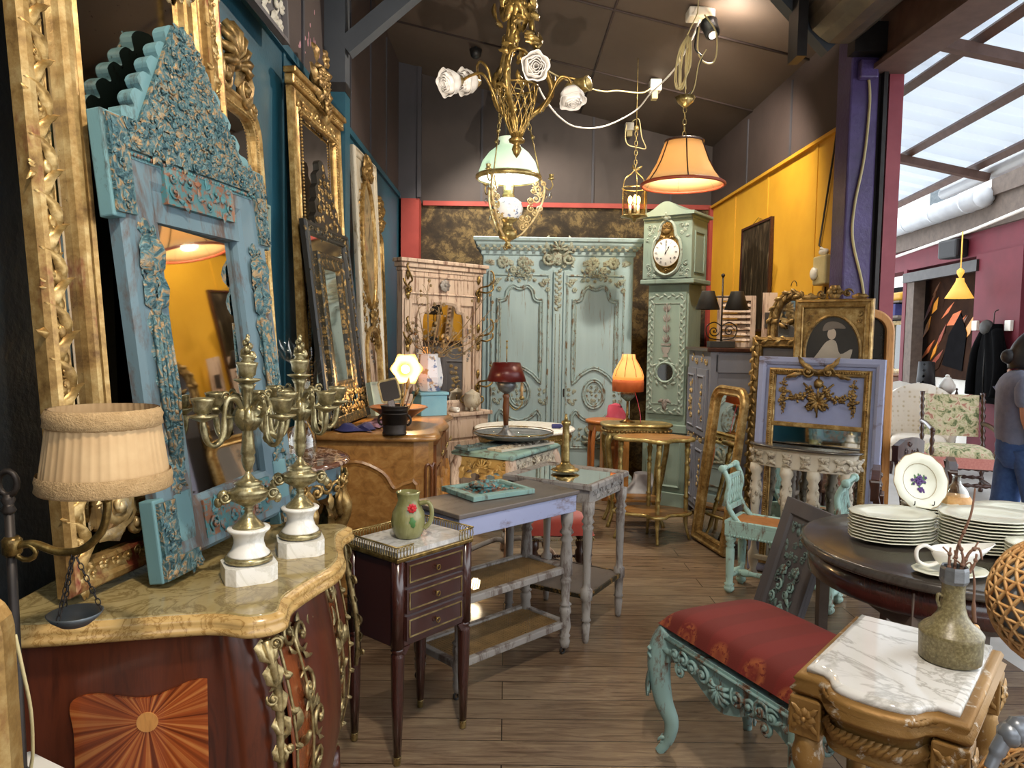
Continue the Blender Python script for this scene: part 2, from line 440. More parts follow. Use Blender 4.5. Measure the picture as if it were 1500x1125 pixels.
marble('alabaster', 'efece4', 'd8d4c8', 'e8e4da', 6, .25, .05)
gilt('gilt', 'a5844c', '664a28', 'd6bb84', .36, .8, 18)
gilt('gilt_red', 'ab8850', '6b4c2a', 'd4ba82', .38, .75, 14, '7c3826')
gilt('gilt_dark', '866a3c', '3a2a16', 'b89a62', .42, .75, 24)
gilt('gilt_pale', 'c4a873', '7e6848', 'e4d3a8', .42, .55, 20, 'd6d0c0')
gilt('gilt_green', 'a89256', '6c5e36', 'd6c48c', .35, .8, 14, 'a0966a')
gilt('brass', 'a08a56', '6a5a34', 'd6c48c', .3, .95, 25)
gilt('brass_dark', '7d6434', '43331a', 'b39554', .32, .95, 30)
gilt('brass_green', '958860', '57503a', 'd2c8a0', .3, .9, 30)
gilt('bronze_mount', '958258', '50442a', 'c8b688', .34, .9, 30)
worn('turq_wood', '6c858e', '586f79', '5a4a42', .5, 9, (1, 1, .3), .6)
worn('turq_copper', '4f8b8e', '447076', '8a5a3e', .47, 40, (1, 1, 1), .5, .4, .25)
worn('turq_edge', '88a8a0', '759690', '5a5a4e', .52, 14)
worn('turq_side', '6f9698', '5c828a', '46504e', .55, 12, (1, 1, .4))
def carved(name, hi, mid, lo, scale=38, rough=.45, metal=.3):     # deeply tooled surface, worn to copper on the peaks, shade of the hollows put into the colour
    t = NT(name).set(Roughness=rough, Metallic=metal); n = t.noise(scale, 3, .55, (1, 1, 1), 1.6)
    t.col(t.ramp(n, [(.36, lo), (.5, mid), (.62, hi)])); t.bump(n, .9, .012); return t
carved('turq_carved', 'a08560', '54767a', '33525a', 40, .5, .25)
worn('turq_seat', 'a8c8be', '96b8b0', '6b4f3a', .54, 22, (1, 1, .3))
worn('turq_bench', '93b2ac', '7e9f9e', '6a4a36', .52, 26, (1, 1, .3))
worn('sage_wardrobe', 'b0c8cc', 'a4bcc0', '8a765e', .6, 9, (3, 3, .22), .6)
worn('sage_moulding', 'aec4c4', '9fb4b4', '7d6a52', .5, 26, (1, 1, .5), .6)
worn('sage_carving', 'b0b8a8', 'a2a996', '6d553c', .5, 40, (1, 1, 1), .6, .3)
worn('sage_clock', '90a396', '809388', '6d7468', .6, 9, (2, 2, .3), .6)
worn('clock_carving', 'a3b0a4', '93a196', '6a6a62', .55, 40, (1, 1, 1), .6)
worn('lavender_wood', '8e8aa0', '7d7c92', '6b5850', .52, 10, (.4, 1, 1), .65)
worn('lavender_blue', 'a0a6c4', '9298b8', '6a5a58', .55, 9, (.4, 1, 1), .6)
worn('lavender_top', '6d645e', '5c534d', '4a3f38', .55, 12, (.5, 1, 1), .45)
worn('grey_leg', '9b968f', '87827e', '5e5049', .5, 16, (1, 1, .3), .6)
worn('grey_cabinet', '80838f', '757884', '565660', .62, 9, (2, 2, .3), .6)
worn('grey_panel', '5f5d60', '544f52', '463a36', .6, 9, (2, 2, .3), .6)
worn('grey_green', '6f8580', '5c706e', '4a4a48', .5, 30, (1, 1, 1), .6)
worn('pink_wood', 'cbb6a2', 'b8a08c', '7a5c4c', .52, 12, (3, 3, .25), .65)
worn('cream_wood', 'cfc6b4', 'bdb4a2', '86786a', .58, 18, (2, 2, .4), .6)
worn('cream_carving', 'cbc2ae', 'b8ad98', '6d6054', .5, 40, (1, 1, 1), .6)
worn('gold_carved', 'b99a5c', 'a5844a', '6d5030', .55, 26, (1, 1, 1), .5, .3, .25)
worn('gesso_gilt', 'a8824a', '84602f', 'd8d0c0', .57, 22, (1, 1, 1), .42, .6, .4)
worn('silver_gilt', 'cfc9bb', 'b8ac94', '8a744c', .55, 24, (1, 1, .3), .5, .2, .2)
worn('black_frame', '26241f', '1e1c19', '4c4436', .66, 20, (1, 1, .5), .4)
worn('black_gold', '2a2721', '35301f', 'a88446', .52, 34, (1, 1, 1), .4, .3, .4)
worn('white_carved', 'cdc8ba', 'bcb7aa', '8a8478', .58, 30, (1, 1, .5), .6)
worn('white_paint', 'd8d6d0', 'c8c6c0', '9a8f84', .64, 14, (2, 2, .4), .6)
plain('lavender_flat', '8890b4', '949cc0', .6)
t = plain('mirror', 'd4d2cc', 'dedcd6', .03, 1.0, 3)
t = NT('mirror_foxed').set(Metallic=1.0, Roughness=.05)
n = t.noise(60, 4); t.col(t.mix(t.ramp(n, [(.66, 0.0), (.72, 1.0)]), 'c6c2b8', '5a5348'))
wood('marquetry', '6b3018', '8c4824', '5a2614', .26, (3, 3, .8), 7, .03, .5); plain('cane', 'a07c4a', 'b58e58', .6, scale=20)
t = NT('cane_web').set(Roughness=.6)                      # woven cane sheet: holes cut by a lattice
def cane_alpha(t, sx, lo=.3, hi=.34, flat=1):
    v = t.n('ShaderNodeTexVoronoi', feature='F1'); v.inputs['Scale'].default_value = sx; v.inputs['Randomness'].default_value = 0.0; t.l(t.co((1, 1, flat)), v.inputs[0])
    return t.ramp(v.outputs['Distance'], [(lo, 0.0), (hi, 1.0)])
t.col(t.ramp(t.noise(20), [(.3, '6f5632'), (.7, '8c6f44')])); t.l(cane_alpha(t, 72, .3, .34, 0), t.b.inputs['Alpha'])
t = plain('cane_seat', 'a86a34', 'bd7d44', .55, scale=20); t.bump(cane_alpha(t, 110), .5, .002)
t = NT('red_fabric').set(Roughness=.85)    # damask stripes and medallions
w1 = t.n('ShaderNodeTexWave', bands_direction='X'); w1.inputs['Scale'].default_value = 2.1; t.l(t.co(), w1.inputs[0])
v = t.n('ShaderNodeTexVoronoi', feature='F1'); v.inputs['Scale'].default_value = 6.5; v.inputs['Randomness'].default_value = .15; t.l(t.co(), v.inputs[0])
ringm = t.ramp(v.outputs['Distance'], [(.1, 1.0), (.18, .1), (.27, .9), (.36, 0.0)])
pat = t.math('MULTIPLY', ringm, t.ramp(t.noise(70, 3), [(.42, 0.0), (.5, 1.0)]))
c = t.mix(t.ramp(w1.outputs[0], [(.4, 0.0), (.6, .6)]), '6e1e17', '5f1c13'); c = t.mix(t.math('MULTIPLY', pat, .9), c, 'a0582e')
t.col(c); t.bump(t.noise(260, 2), .25, .002)
t = plain('red_velvet', '9c2a18', 'b23a22', .7, scale=10); t.set(Sheen_Weight=.5)
plain('red_shade', '4c100d', '581511', .35, 0.1)
t = NT('ceramic_green').set(Roughness=.22); t.col(t.ramp(t.noise(18, 5, .6, (1, 1, .35)), [(.3, '6c6a3e'), (.55, '868456'), (.75, '9e9c70')])); t.bump(t.noise(30, 4, .6, (2, 2, .3)), .4, .004)
plain('red_flower', 'b01c22', 'c8282e', .35); plain('leaf_green', '3f6a34', '4d7a40', .4)
t = NT('stoneware').set(Roughness=.35); t.col(t.ramp(t.noise(140, 3), [(.3, '5e5538'), (.5, '776c4a'), (.7, '938a66')])); t.bump(t.noise(50, 3), .2, .003)
plain('stoneware_dark', '4a4036', '5e5244', .28, scale=30); plain('pewter', '6a6d70', '8a8d90', .4, .6, scale=20, bump=.1)
plain('porcelain', 'e9e6dc', 'f1efe8', .15, scale=3); plain('cream_plate', 'dcdcc8', 'e6e6d4', .18, scale=3); plain('plate_rim', '9a7c4e', 'b0925e', .3, .4)
t = NT('faience').set(Roughness=.15)
t.col(t.mix(t.ramp(t.noise(22, 3), [(.57, 0.0), (.61, .85)]), t.mix(t.ramp(t.noise(16, 3, .5, (1.3, 1, 1)), [(.6, 0.0), (.64, .85)]), 'dfe0e2', 'b08a4a'), '4a5f8c'))
plain('violet', '4a2a6a', '5e3a80', .4); plain('twig', '6b4a3a', '80604c', .8); plain('dry_branch', '7a6648', '96805e', .8)
t = NT('wicker').set(Roughness=.55); t.col(t.ramp(t.noise(30, 3), [(.3, 'c08a50'), (.7, 'e2b87c')]))
plain('bottle_glass', '8a949c', '9aa4ac', .35)
plain('iron', '2a2522', '3a322c', .5, .5, scale=20); plain('dark_tole', '2f2e2c', '3b3936', .55, .3); plain('zinc', '5d6468', '737a7e', .45, .7, scale=12)
t = plain('pleated', 'b8966a', 'c8a87c', .8, scale=12); t.bump(t.noise(30, 2, .5, (1, 1, .1)), .15)
plain('braid', 'a8875a', 'bd9c6e', .85, scale=60, bump=.5)
plain('antler_grey', '70757c', '868b92', .35, .5, scale=8)
plain('white_cloth', 'd8d6d8', 'e8e6e8', .9); plain('pink_cloth', 'c2455a', 'd06078', .9); plain('navy_cloth', '2c2c5a', '3a3a6c', .9, bump=.1); plain('mauve_cloth', 'b0808c', 'c2949e', .9)
plain('blue_box', '6fa3b4', '82b3c0', .6); plain('pale_green', '8fa398', '9eb0a4', .6); plain('glow_orange', 'd8862a', 'e0962e', .4)
plain('black_cloth', '060607', '0b0b0c', .95).set(Specular_IOR_Level=.05); plain('canvas_dark', '26160e', '3a2416', .9, scale=5).set(Specular_IOR_Level=.1); plain('tshirt', '747c92', '848ca2', .9, scale=20, bump=.1); plain('denim', '3a588c', '486aa0', .9, scale=40, bump=.1)
t = plain('skin', 'c08a6e', 'cf9a7e', .55, scale=6); t.set(Subsurface_Weight=.1); plain('hair', '161414', '241f1e', .5, scale=40)
t = NT('tufted').set(Roughness=.9)
v = t.n('ShaderNodeTexVoronoi', feature='F1'); v.inputs['Scale'].default_value = 18; v.inputs['Randomness'].default_value = .1; t.l(t.co(), v.inputs[0])
t.col(t.ramp(v.outputs['Distance'], [(.1, 'b8a888'), (.35, 'd8cfc0')])); t.bump(v.outputs['Distance'], .3, .01)
t = NT('needlepoint').set(Roughness=.9); c = t.ramp(t.noise(16, 4, .6, (1, 1, 1), 1.0), [(.36, '5f6f4a'), (.46, 'b8b48c'), (.56, 'd6cdb0'), (.66, 'b07a6a')]); t.col(c)
plain('fringe', 'b8746c', 'c98a80', .9, scale=60)
plain('cream_enamel', 'f2efe8', 'f6f4ee', .2); plain('ink', '14120f', '1a1815', .5)
lit('bulb_warm', 'fff0d0', 'ffd48a', 14); lit('bulb_white', 'ffffff', 'ffe9c0', 30); lit('flame_bulb', 'fff0d0', 'ffc36a', 22)
shade('parchment', 'd8bc8c', 'ffc070', .22, .4); shade('scallop_shade', 'ecc890', 'ffa648', .75, .35); shade('tulip_glass', 'e8b868', 'ffb040', .7, .4)
shade('opal_green', 'e0e8da', 'd8f2d8', .32, .4); shade('opal_white', 'e4eeec', 'd4f0ff', .8, .5)
t = shade('rose_glass', 'e8e4e0', 'ffffff', 0.0, .4)
shade('yellow_shade', 'f0d080', 'ffd060', .75, .5)
plain('shade_trim', 'c8602c', 'd87038', .7); plain('shade_rib', '5a3418', '6a4020', .6); plain('shade_red', '8a3a22', '9a4428', .5)
glassy('clear_glass', 'f2f4f2', .04, .3); glassy('amber_glass', 'f8f0dc', .05, .2); glassy('crystal', 'f6f6f4', .02, .5); plain('dark_reflection_glass', '1c1c18', '26241e', .05)  # dark glass: a dark reflection is put into its plain colour
# ---------------------------------------------------------------- the setting
XL, XR, YB = -1.17, 2.2, 8.1
YC0, YC1 = 4.72, 4.92          # where the right wall stops and the open shop front begins
def ceil_z(x): return 4.32 + (x - XL) * (3.55 - 4.32) / (XR - XL)
b = B().box(-1.4, 2.38, -2.2, YB + .1, -.06, 0); struct('floor', b, 'floor_planks')
b = B().box(2.38, 16, -4, 22, -.08, -.004); o = struct('ground', b, 'concrete')
b = B(); vs = [(XL - .1, -1.2, ceil_z(XL - .1)), (XR + .5, -1.2, ceil_z(XR + .5)), (XR + .5, YB + .1, ceil_z(XR + .5)), (XL - .1, YB + .1, ceil_z(XL - .1))]
b.add(vs + [(x, y, z + .05) for x, y, z in vs], [(0, 3, 2, 1), (4, 5, 6, 7), (0, 1, 5, 4), (1, 2, 6, 5), (2, 3, 7, 6), (3, 0, 4, 7)], False)
struct('ceiling', b, 'ceiling_paint')
b = B()
for y in (2.9, 4.3, 5.55, 6.8):
    p = [(XL, y, ceil_z(XL)), (XR, y, ceil_z(XR))]; b.tube([V(q) - V((0, 0, .004)) for q in p], .012, 4)
b.tube([(.75, 4.3, ceil_z(.75) - .004), (.75, 8.05, ceil_z(.75) - .004)], .01, 4)
struct('trim_1', b, 'wall_dark')
ZL = 1.5 + 1.235 * -XL
b = B().box(XL - .1, XL, -2.2, YB + .1, ZL, 4.4); struct('wall_left', b, 'wall_dark')
b = B().box(XL - .1, XL - .001, 1.95, YB + .1, 0, ZL); struct('wall_left_lower', b, 'wall_teal')
b = B().box(XL - .1, XL - .002, -2.2, 1.95, 0, ZL); struct('wall_left_near', b, 'wall_near')
b = B()
for y in (2.6, 3.55, 4.25, 5.5, 6.3, 7.1): b.box(XL - .01, XL + .012, y - .015, y + .015, ZL + .03, 4.25)
struct('trim_2', b, 'wall_grey')
b = B().box(XL - .01, XL + .022, -2, YB, ZL - .02, ZL + .025)
for y in (2.95, 3.9, 5.3, 6.3): b.box(XL - .01, XL + .008, y - .02, y + .02, .1, ZL)
struct('trim_3', b, 'wall_teal')
# left post with its brace
yp = 4.82
b = B().box(XL, XL + .13, yp - .07, yp + .07, ZL + .12, 4.35); struct('pillar_left_upper', b, 'beam_paint')
b = B().box(XL, XL + .131, yp - .071, yp + .071, 0, ZL + .06); struct('pillar_left', b, 'wall_teal')
b = B().box(XL, XL + .135, yp - .073, yp + .073, ZL + .06, ZL + .12); struct('pillar_left_band', b, 'dark_metal')
def strut(nm, p0, p1, r, m):
    return struct(nm, B().tube([p0, p1], r, 4, sm=False), m)
strut('beam_1', at(506, 72, 4.8), at(640, -42, 4.8), .075, 'beam_paint')
strut('beam_2', at(1216, 72, 4.7), at(1120, -36, 4.7), .07, 'beam_paint')
# back wall
b = B().box(XL - .1, XR + .1, YB, YB + .1, 2.9, 4.4); struct('wall_back', b, 'wall_back')
b = B().box(XL - .1, XR + .1, YB + .01, YB + .1, 0, 2.9); struct('wall_back_tapestry', b, 'tapestry')
b = B()
for x in (-.3, .9, 1.75): b.box(x - .012, x + .012, YB - .012, YB + .01, 2.93, 4.25)
struct('trim_4', b, 'wall_grey')
struct('trim_5', B().box(-.93, XR, YB - .02, YB + .02, 2.88, 2.93), 'red_paint')
struct('pillar_back_upper', B().box(XL, -.95, YB - .2, YB, 2.92, 4.4), 'wall_grey')
struct('pillar_back', B().box(XL + .03, -.95, YB - .2, YB, 0, 2.92), 'red_paint')
struct('trim_6', B().box(-.97, -.93, YB - .22, YB - .19, 2.93, 4.3), 'wall_grey')
# right wall
b = B().box(XR, XR + .12, YC1, YB + .1, 0, 2.9); struct('wall_right', b, 'yellow_panel')
b = B().box(XR - .01, XR + .12, YC1, YB + .1, 2.9, 4.4); struct('wall_right_upper', b, 'wall_dark')
b = B()
for y in (5.35, 6.35, 7.25): b.box(XR - .006, XR + .01, y - .018, y + .018, .0, 2.9)
b.box(XR - .03, XR + .01, YC1, YB, 2.885, 2.91)
struct('trim_7', b, 'yellow_panel')
b = B()
for y in (5.85, 6.9): b.box(XR - .02, XR + .01, y - .012, y + .012, 2.92, 3.5)
struct('trim_8', b, 'wall_grey')
struct('trim_9', B().box(XR - .035, XR, YB - .07, YB, 0, 2.9), 'red_paint')
# purple post, shutter track and maroon post of the shop front
b = B().box(2.13, 2.31, YC0, YC1, 0, 3.45); struct('pillar_right', b, 'purple_paint', bevel=.012)
struct('pillar_track', B().box(2.311, 2.372, YC0 + .02, YC1, 0, 3.4).box(2.33, 2.355, YC0 - .02, YC0 + .03, 0, 3.4), 'dark_metal')
struct('pillar_outer', B().box(2.385, 2.475, YC0 + .02, YC1 + .05, 0, 3.45).box(2.48, 2.53, YC0 + .2, YC1 + .1, 2.1, 3.5), 'maroon_post')
# rolled shutter over the opening, seen end on
b = B()
prof = []
n = 40
for k in range(n):
    a = 2 * PI * k / n; prof.append((2.0 + .2 * cos(a) * (1 + .03 * (k % 4 == 0)), 3.5 + .2 * sin(a) * (1 + .03 * (k % 4 == 0))))
b.prism(prof, .4, 4.62)
o = struct('beam_shutter', b, 'shutter_metal')
struct('beam_lintel', B().box(2.3, 2.46, .2, 4.72, 3.2, 3.52).box(2.24, 2.48, .2, 4.74, 3.17, 3.2), 'rusty_steel')
struct('beam_bracket', B().box(1.72, 1.78, 4.55, 4.7, 3.2, 3.62).box(2.1, 2.4, 4.62, 4.72, 3.26, 3.44), 'dark_metal')
# outside: canopy of translucent corrugated sheet on brown purlins and rafters
def can(x, y): return V((x, y, 3.66 - .2 * (x - 2.4)))
b = B(); ny = 170
def cf(u, v):
    y = lerp(1.0, 12.6, u); x = lerp(2.42, 4.62 + .118 * (y - 7.5), v); p = can(x, y)
    k = round(u * ny) % 5; return (p.x, p.y, p.z + (.05 if k < 2 else 0))
b.grid(ny + 1, 2, cf, sm=False); struct('roof_canopy', b, 'corrugated', solid=.004)
b = B()
for t, dz in ((.33, .07), (.66, .07), (.97, .05)):
    b.tube([can(lerp(2.42, 4.62 + .118 * (y - 7.5), t), y) - V((0, 0, dz)) for y in (1.2, 6, 12.5)], .045, 4, sm=False)
struct('beam_purlins', b, 'rusty_steel')
b = B()
for y in (4.9, 7.2, 9.6, 12.0):
    b.tube([can(2.42, y) - V((0, 0, .16)), can(4.65 + .118 * (y - 7.5), y) - V((0, 0, .14))], .05, 4, sm=False)
struct('beam_rafters', b, 'rusty_steel')
b = B()
e = lambda y: can(4.66 + .118 * (y - 7.5), y)
b.tube([e(y) - V((-.05, 0, .07)) for y in (1.2, 8.2)], .07, 10); b.ball(e(8.2) - V((-.05, 0, .07)), .07)
b.tube([e(6.5) + V((.05, 0, 0)), e(6.5) + V((.05, 0, -.16))], .012, 6)
struct('trim_gutter_near', b, 'gutter_plastic')
# opposite shop front: facade line running away, facing the alley
FD = V((.118, .993, 0)).normalized()
def fac(s, out=0.0, z=0.0): return V((5.94, 10.4, z)) + FD * (s - 10.4 / .993 * 0) + V((-.993, .118, 0)) * out
FM = M(((0, 0, 0, 0),) * 4)
fm = M.Translation(V((5.94, 10.4, 0))) @ M.Rotation(math.atan2(-FD.y, -FD.x), 4, 'Z')   # local x runs toward the viewer, -y out into the alley
def fx(px, py=560, out=0.0):     # facade x-coordinate and height of a photo point lying on the facade plane (moved out by out)
    d = ray(px, py); nrm = V((-.993, .118, 0)).normalized(); p0 = V((5.94, 10.4, 0)) + nrm * out
    t = (p0 - CAM).dot(nrm) / d.dot(nrm); q = fm.inverted() @ (CAM + d * t); return q.x, q.z
def fbox(b, x0, x1, y0, y1, z0, z1): b.box(x0, x1, y0, y1, z0, z1, fm); return b
xa, xb, xc, xd, xe = fx(1300)[0], fx(1335)[0], fx(1427)[0], fx(1492)[0], fx(1560)[0]
x0f = fx(1255)[0]
struct('wall_facade_fascia', fbox(B(), x0f, xe + 3, 0, .3, 2.55, 2.85), 'maroon')
b = B(); fbox(b, xb - .42, xb - .3, -.02, .2, 0, 2.56); fbox(b, xc - .05, xd, -.03, .2, 0, 2.56); fbox(b, xe, xe + .5, -.02, .2, 0, 2.56)
struct('wall_facade', b, 'maroon')
struct('wall_facade_timber', fbox(fbox(B(), x0f, xe + 3, -.05, .3, 2.85, 3.2), xb - .3, xb - .05, -.01, .15, 0, 2.45), 'timber')
struct('wall_facade_inner', fbox(B(), xb - .05, xc - .05, .28, .36, 0, 2.6), 'white_wall')
struct('wall_facade_shade', fbox(fbox(B(), x0f - 7, xb - .4, 1.6, 1.7, 0, 2.6), xd, xe, .5, .6, 0, 2.6), 'dark_void')  # black sheets, the shop interior's shade put into their colour
struct('trim_track', fbox(B(), xb - .34, xc + .02, -.06, .02, 2.36, 2.5), 'dark_metal')
b = B(); q = [fm @ V((x, -.1, z)) for x, z in ((x0f, 2.72), (xc, 2.86), (xe, 2.98))]
b.tube(q, .022, 6); struct('trim_conduit', b, 'white_plastic')
b = B(); q = [fm @ V((x, -.16, 3.2)) for x in (x0f - 1, xc + .3)]
b.tube(q, .13, 14); b.ball(q[1], .127)
for k in range(5): p = q[0].lerp(q[1], .3 + .16 * k); b.tube([p - FD * .02, p + FD * .02], .137, 14)
struct('trim_gutter', b, 'gutter_plastic')
struct('roof_facade', fbox(B(), xc + .35, xe + 3, -.1, 1.2, 3.2, 3.55), 'timber')
struct('wall_sky_screen', B().box(-6, 9, -6.2, -6, 0, 4.2), 'timber')  # unseen wall behind the camera, added to keep white sky out of the mirrors
# bright house far behind
hb = thing('white_house', 'pale white house far behind the shop across the alley', 'house', (12, 19, 0), -.35)
part('wall', B().box(-5, 6, 0, 3, 0, 7.5), 'house_white', hb)
for x in (-3.9, -2.6, -1.2, .3, 1.6):
    for z in (2.6, 4.4):
        w = part('window', B().prism(rect(x, z, x + .75, z + 1.1), -.06, .02), 'white_paint', hb)
        part('pane', B().prism(rect(x + .07, z + .07, x + .68, z + 1.03), -.075, -.06), 'zinc', w)
# ---------------------------------------------------------------- helpers for frames
def inset(out, d):
    return [(x + nx * d, z + nz * d) for (x, z), (nx, nz) in zip(out, _norms(out))]
P_GILT = [(0, 0), (0, .03), (.008, .042), (.02, .045), (.028, .034), (.05, .03), (.06, .036), (.068, .03), (.072, .012), (.072, 0)]
def prof_scale(p, a, h=1.0): return [(d * a, q * h) for d, q in p]
def framed(name, label, cat, mw, out, prof, fm, gm, glass='mirror_glass', group=None, gy=.008, bevel=0.0):
    t = thing(name, label, cat, mw=mw, group=group)
    part('frame', B().sweep(out, prof), fm, t, bevel=bevel)
    if gm: part(glass, B().prism(inset(out, prof[-1][0] - .006), -gy, -gy + .004), gm, t)
    return t
def clip_poly(x0, x1): pass
# ---------------------------------------------------------------- marquetry chest with marble top
com = thing('marquetry_chest', 'bombe marquetry chest with gilt mounts and a yellow marble top', 'chest', (-1.13, 1.95, 0), PI / 2)
half = [(-.465, -.02), (-.462, -.15), (-.415, -.36), (-.388, -.5), (-.404, -.585), (-.365, -.643), (-.27, -.632), (-.16, -.655), (-.07, -.682)]
ctrl = [(x, y, 0) for x, y in half] + [(0, -.69, 0)] + [(-x, y, 0) for x, y in reversed(half)]
top = [(p.x, p.y) for p in spline(ctrl, 5)]
part('marble_top', B().edge(top, [(-.02, .86), (-.014, .884), (-.018, .886)]), 'marble_yellow', com)
part('moulded_edge', B().edge(top, [(-.03, .838), (-.004, .838), (.008, .845), (.008, .856), (0, .86), (.004, .868), (.002, .876), (-.015, .8835)]), 'marble_edge', com)
def bulge(z): t = (z - .1) / .74; return -.035 + .075 * sin(PI * max(0, min(1, t)) ** .8) - .05 * (1 - t) ** 2
def front_y(x, z): return -.66 + .025 * min(1, abs(x) / .36) ** 2 * 1.0 - bulge(z) + .03
zs = [.1, .18, .28, .4, .5, .6, .7, .78, .84]
vs, fs = [], []
n = len(top)
for z in zs:
    for x, y in top:
        k = max(0, min(1, (-y - .5) / .12)); vs.append((x * .955, (y + .03) - bulge(z) * k, z))
for i in range(len(zs) - 1):
    for k in range(n): fs.append((i * n + k, i * n + (k + 1) % n, (i + 1) * n + (k + 1) % n, (i + 1) * n + k))
fs += [tuple(range(n))[::-1]]
part('body', B().add(vs, fs), 'rosewood', com)
for x in (-.35, .35):
    for y in (-.08, -.56):
        part('leg', B().tube([(x, y, .14), (x * 1.05, y * 1.03, .07), (x * .98, y, 0)], [.05, .03, .022], 8), 'rosewood', com)
t = NT('starburst').set(Roughness=.25, Coat_Weight=.5)   # radiating veneer
g = t.n('ShaderNodeTexGradient', gradient_type='RADIAL'); t.l(t.co((1, 1, 1), (PI / 2, 0, 0)), g.inputs[0])
nz = t.n('ShaderNodeTexNoise', noise_dimensions='1D'); nz.inputs['Scale'].default_value = 1; nz.inputs['Detail'].default_value = 4
t.l(t.math('MULTIPLY', g.outputs[1], 46), nz.inputs['W'])
t.col(t.mix(t.ramp(t.noise(8, 4), [(.3, 0.0), (.8, .4)]), t.ramp(nz.outputs[0], [(.3, '5a2410'), (.5, '9c4a20'), (.68, 'c47c40')]), '6e3418'))
sp = mat_of((-.393, -.36, .65), -PI / 2 + .21)
pan = [(p.x, p.z) for p in spline([(-.145, 0, -.16), (-.145, 0, -.02), (-.15, 0, .055), (-.1, 0, .07), (0, 0, .052), (.1, 0, .085), (.15, 0, .07), (.147, 0, -.02), (.147, 0, -.16)], 5)]
b = B().prism(pan, -.004, .004); o = part('side_panel', b, 'starburst', com); o.matrix_local = sp
b = B().prism(ellipse(0, 0, .022, .022, 20), -.007, 0); o2 = part('centre_disc', b, 'oak_light', o)
for sx in (-1, 1):
    b = B().grid(10, 16, lambda u, v: (sx * lerp(.035, .275, u), front_y(sx * lerp(.035, .275, u), lerp(.22, .77, v)) - .001, lerp(.22, .77, v)))
    if sx < 0: b.f = [f[::-1] for f in b.f]
    part('front_veneer', b, 'marquetry', com, solid=.003)
# gilt mounts on the corners and the curved front
def acanthus(b, x, z0, z1, w, seed=1, m=None):
    q = random.Random(seed); n = 7
    pts = [(x + w * .12 * sin(5 * t / n * 1.3), -.012, lerp(z1, z0, t / n)) for t in range(n + 1)]
    b.tube(pts, [w * (.2 - .012 * i) for i in range(n + 1)], 6, m=m)
    for i in range(n):
        p = pts[i]; k = 1 - i / n * .55
        for sgn in (-1, 1):
            leaf(b, p[0] + sgn * w * .1, p[2], -PI / 2 + sgn * q.uniform(.5, 1.0), w * 1.05 * k, w * .42 * k, -.008, .014, -sgn * q.uniform(.6, 1.4), 6, m)
        if i % 2 == 0: scroll(b, p[0] + w * .28 * (-1) ** (i // 2), p[2] - .01, w * .28 * k, q.uniform(0, 6), 1.3, 1, w * .09, -.014, m=m)
for sx in (-1, 1):
    b = B(); acanthus(b, 0, .42, .83, .06, 3 + sx, mat_of((sx * .377, -.612, 0), sx * rad(48)))
    b.v = [(x, y - (bulge(z) - bulge(.8)) * .7, z) for x, y, z in b.v]
    part('corner_mount', b, 'bronze_mount', com)
b = B()
for sx in (-1, 1):
    acanthus(b, sx * .285, .2, .8, .022, 7)
    for (x, z, r, a) in ((.22, .78, .035, 0), (.15, .75, .045, 1), (.07, .76, .03, 2), (.17, .62, .05, 4), (.12, .52, .045, 1), (.13, .41, .04, 3), (.11, .31, .045, 0), (.2, .24, .04, 2)):
        scroll(b, sx * x, z, r, a * sx, 1.3, sx, .0065, -.003)
        leaf(b, sx * x, z, a + 1, r * 1.1, r * .4, -.003, .007, .8 * sx)
        leaf(b, sx * x, z - r, -1.5 + a * .2, r * 1.2, r * .35, -.003, .007, -.8 * sx)
    b.tube([(sx * (.2 - .12 * t * (1 - t)), -.008, lerp(.78, .2, t)) for t in [k / 8 for k in range(9)]], .0045, 5)
shell(b, 0, .75, .03); carve(b, -.04, .2, .04, .3, .03, -.003, 5)
b.v = [(x, y + front_y(x, z) - .004, z) for x, y, z in b.v]
part('front_mount', b, 'bronze_mount', com)
for sx in (-1, 1):
    b = B().tube([V((sx * .2 + .05 * cos(a), front_y(.2, .57) - .012 - .03 * sin(a / 1.3), .57 + .045 * sin(a) - .02)) for a in [PI + PI * k / 10 for k in range(11)]], [.006 + .006 * sin(PI * k / 10) for k in range(11)], 7)
    leaf(b, sx * .2 - .05, .55, PI / 2, .06, .03, front_y(.2, .57), .015); leaf(b, sx * .2 + .05, .55, PI / 2, .06, .03, front_y(.2, .57), .015)
    part('drawer_handle', b, 'bronze_mount', com)
# ---------------------------------------------------------------- tall parclose mirror on the chest
def parclose(name, label, mw, W, H, wo, gap, wi, fmo, fmi, orn, s=.05, seed=1, h=1.0, crest=None):
    t = thing(name, label, 'mirror', mw=mw)
    k = wo / .072; out = rect(0, 0, W, H)
    fr = part('outer_frame', B().sweep(out, prof_scale(P_GILT, k, h)), fmo, t)
    e = wo * .5
    for (x0, z0, x1, z1) in ((e * .4, 0, e * 1.5, H), (W - e * 1.5, 0, W - e * .4, H), (0, e * .9, W, e * 1.6), (0, H - e * 1.5, W, H - e * .4)):
        b = B(); carve(b, x0, z0, x1, z1, s * .8, -.03 * h, seed, 1); carve(b, x0, z0, x1, z1, s, -.028 * h, seed + 3, 1, kinds='l'); part('carving', b, orn, fr)
    part('margin_glass', B().sweep(inset(out, wo - .004), [(0, .008), (0, .012), (gap + .008, .012), (gap + .008, .008)]), 'mirror_foxed', t)
    o2 = inset(out, wo + gap); k2 = wi / .072
    fi = part('inner_frame', B().sweep(o2, prof_scale(P_GILT, k2, h)), fmi, t)
    part('mirror_glass', B().prism(inset(o2, wi - .004), -.012, -.008), 'mirror_foxed', t)
    return t, fr, fi
m1 = lean((-.985, 1.60, .902), (-.835, 2.36, .902), (-1.09, 1.60, 2.3))
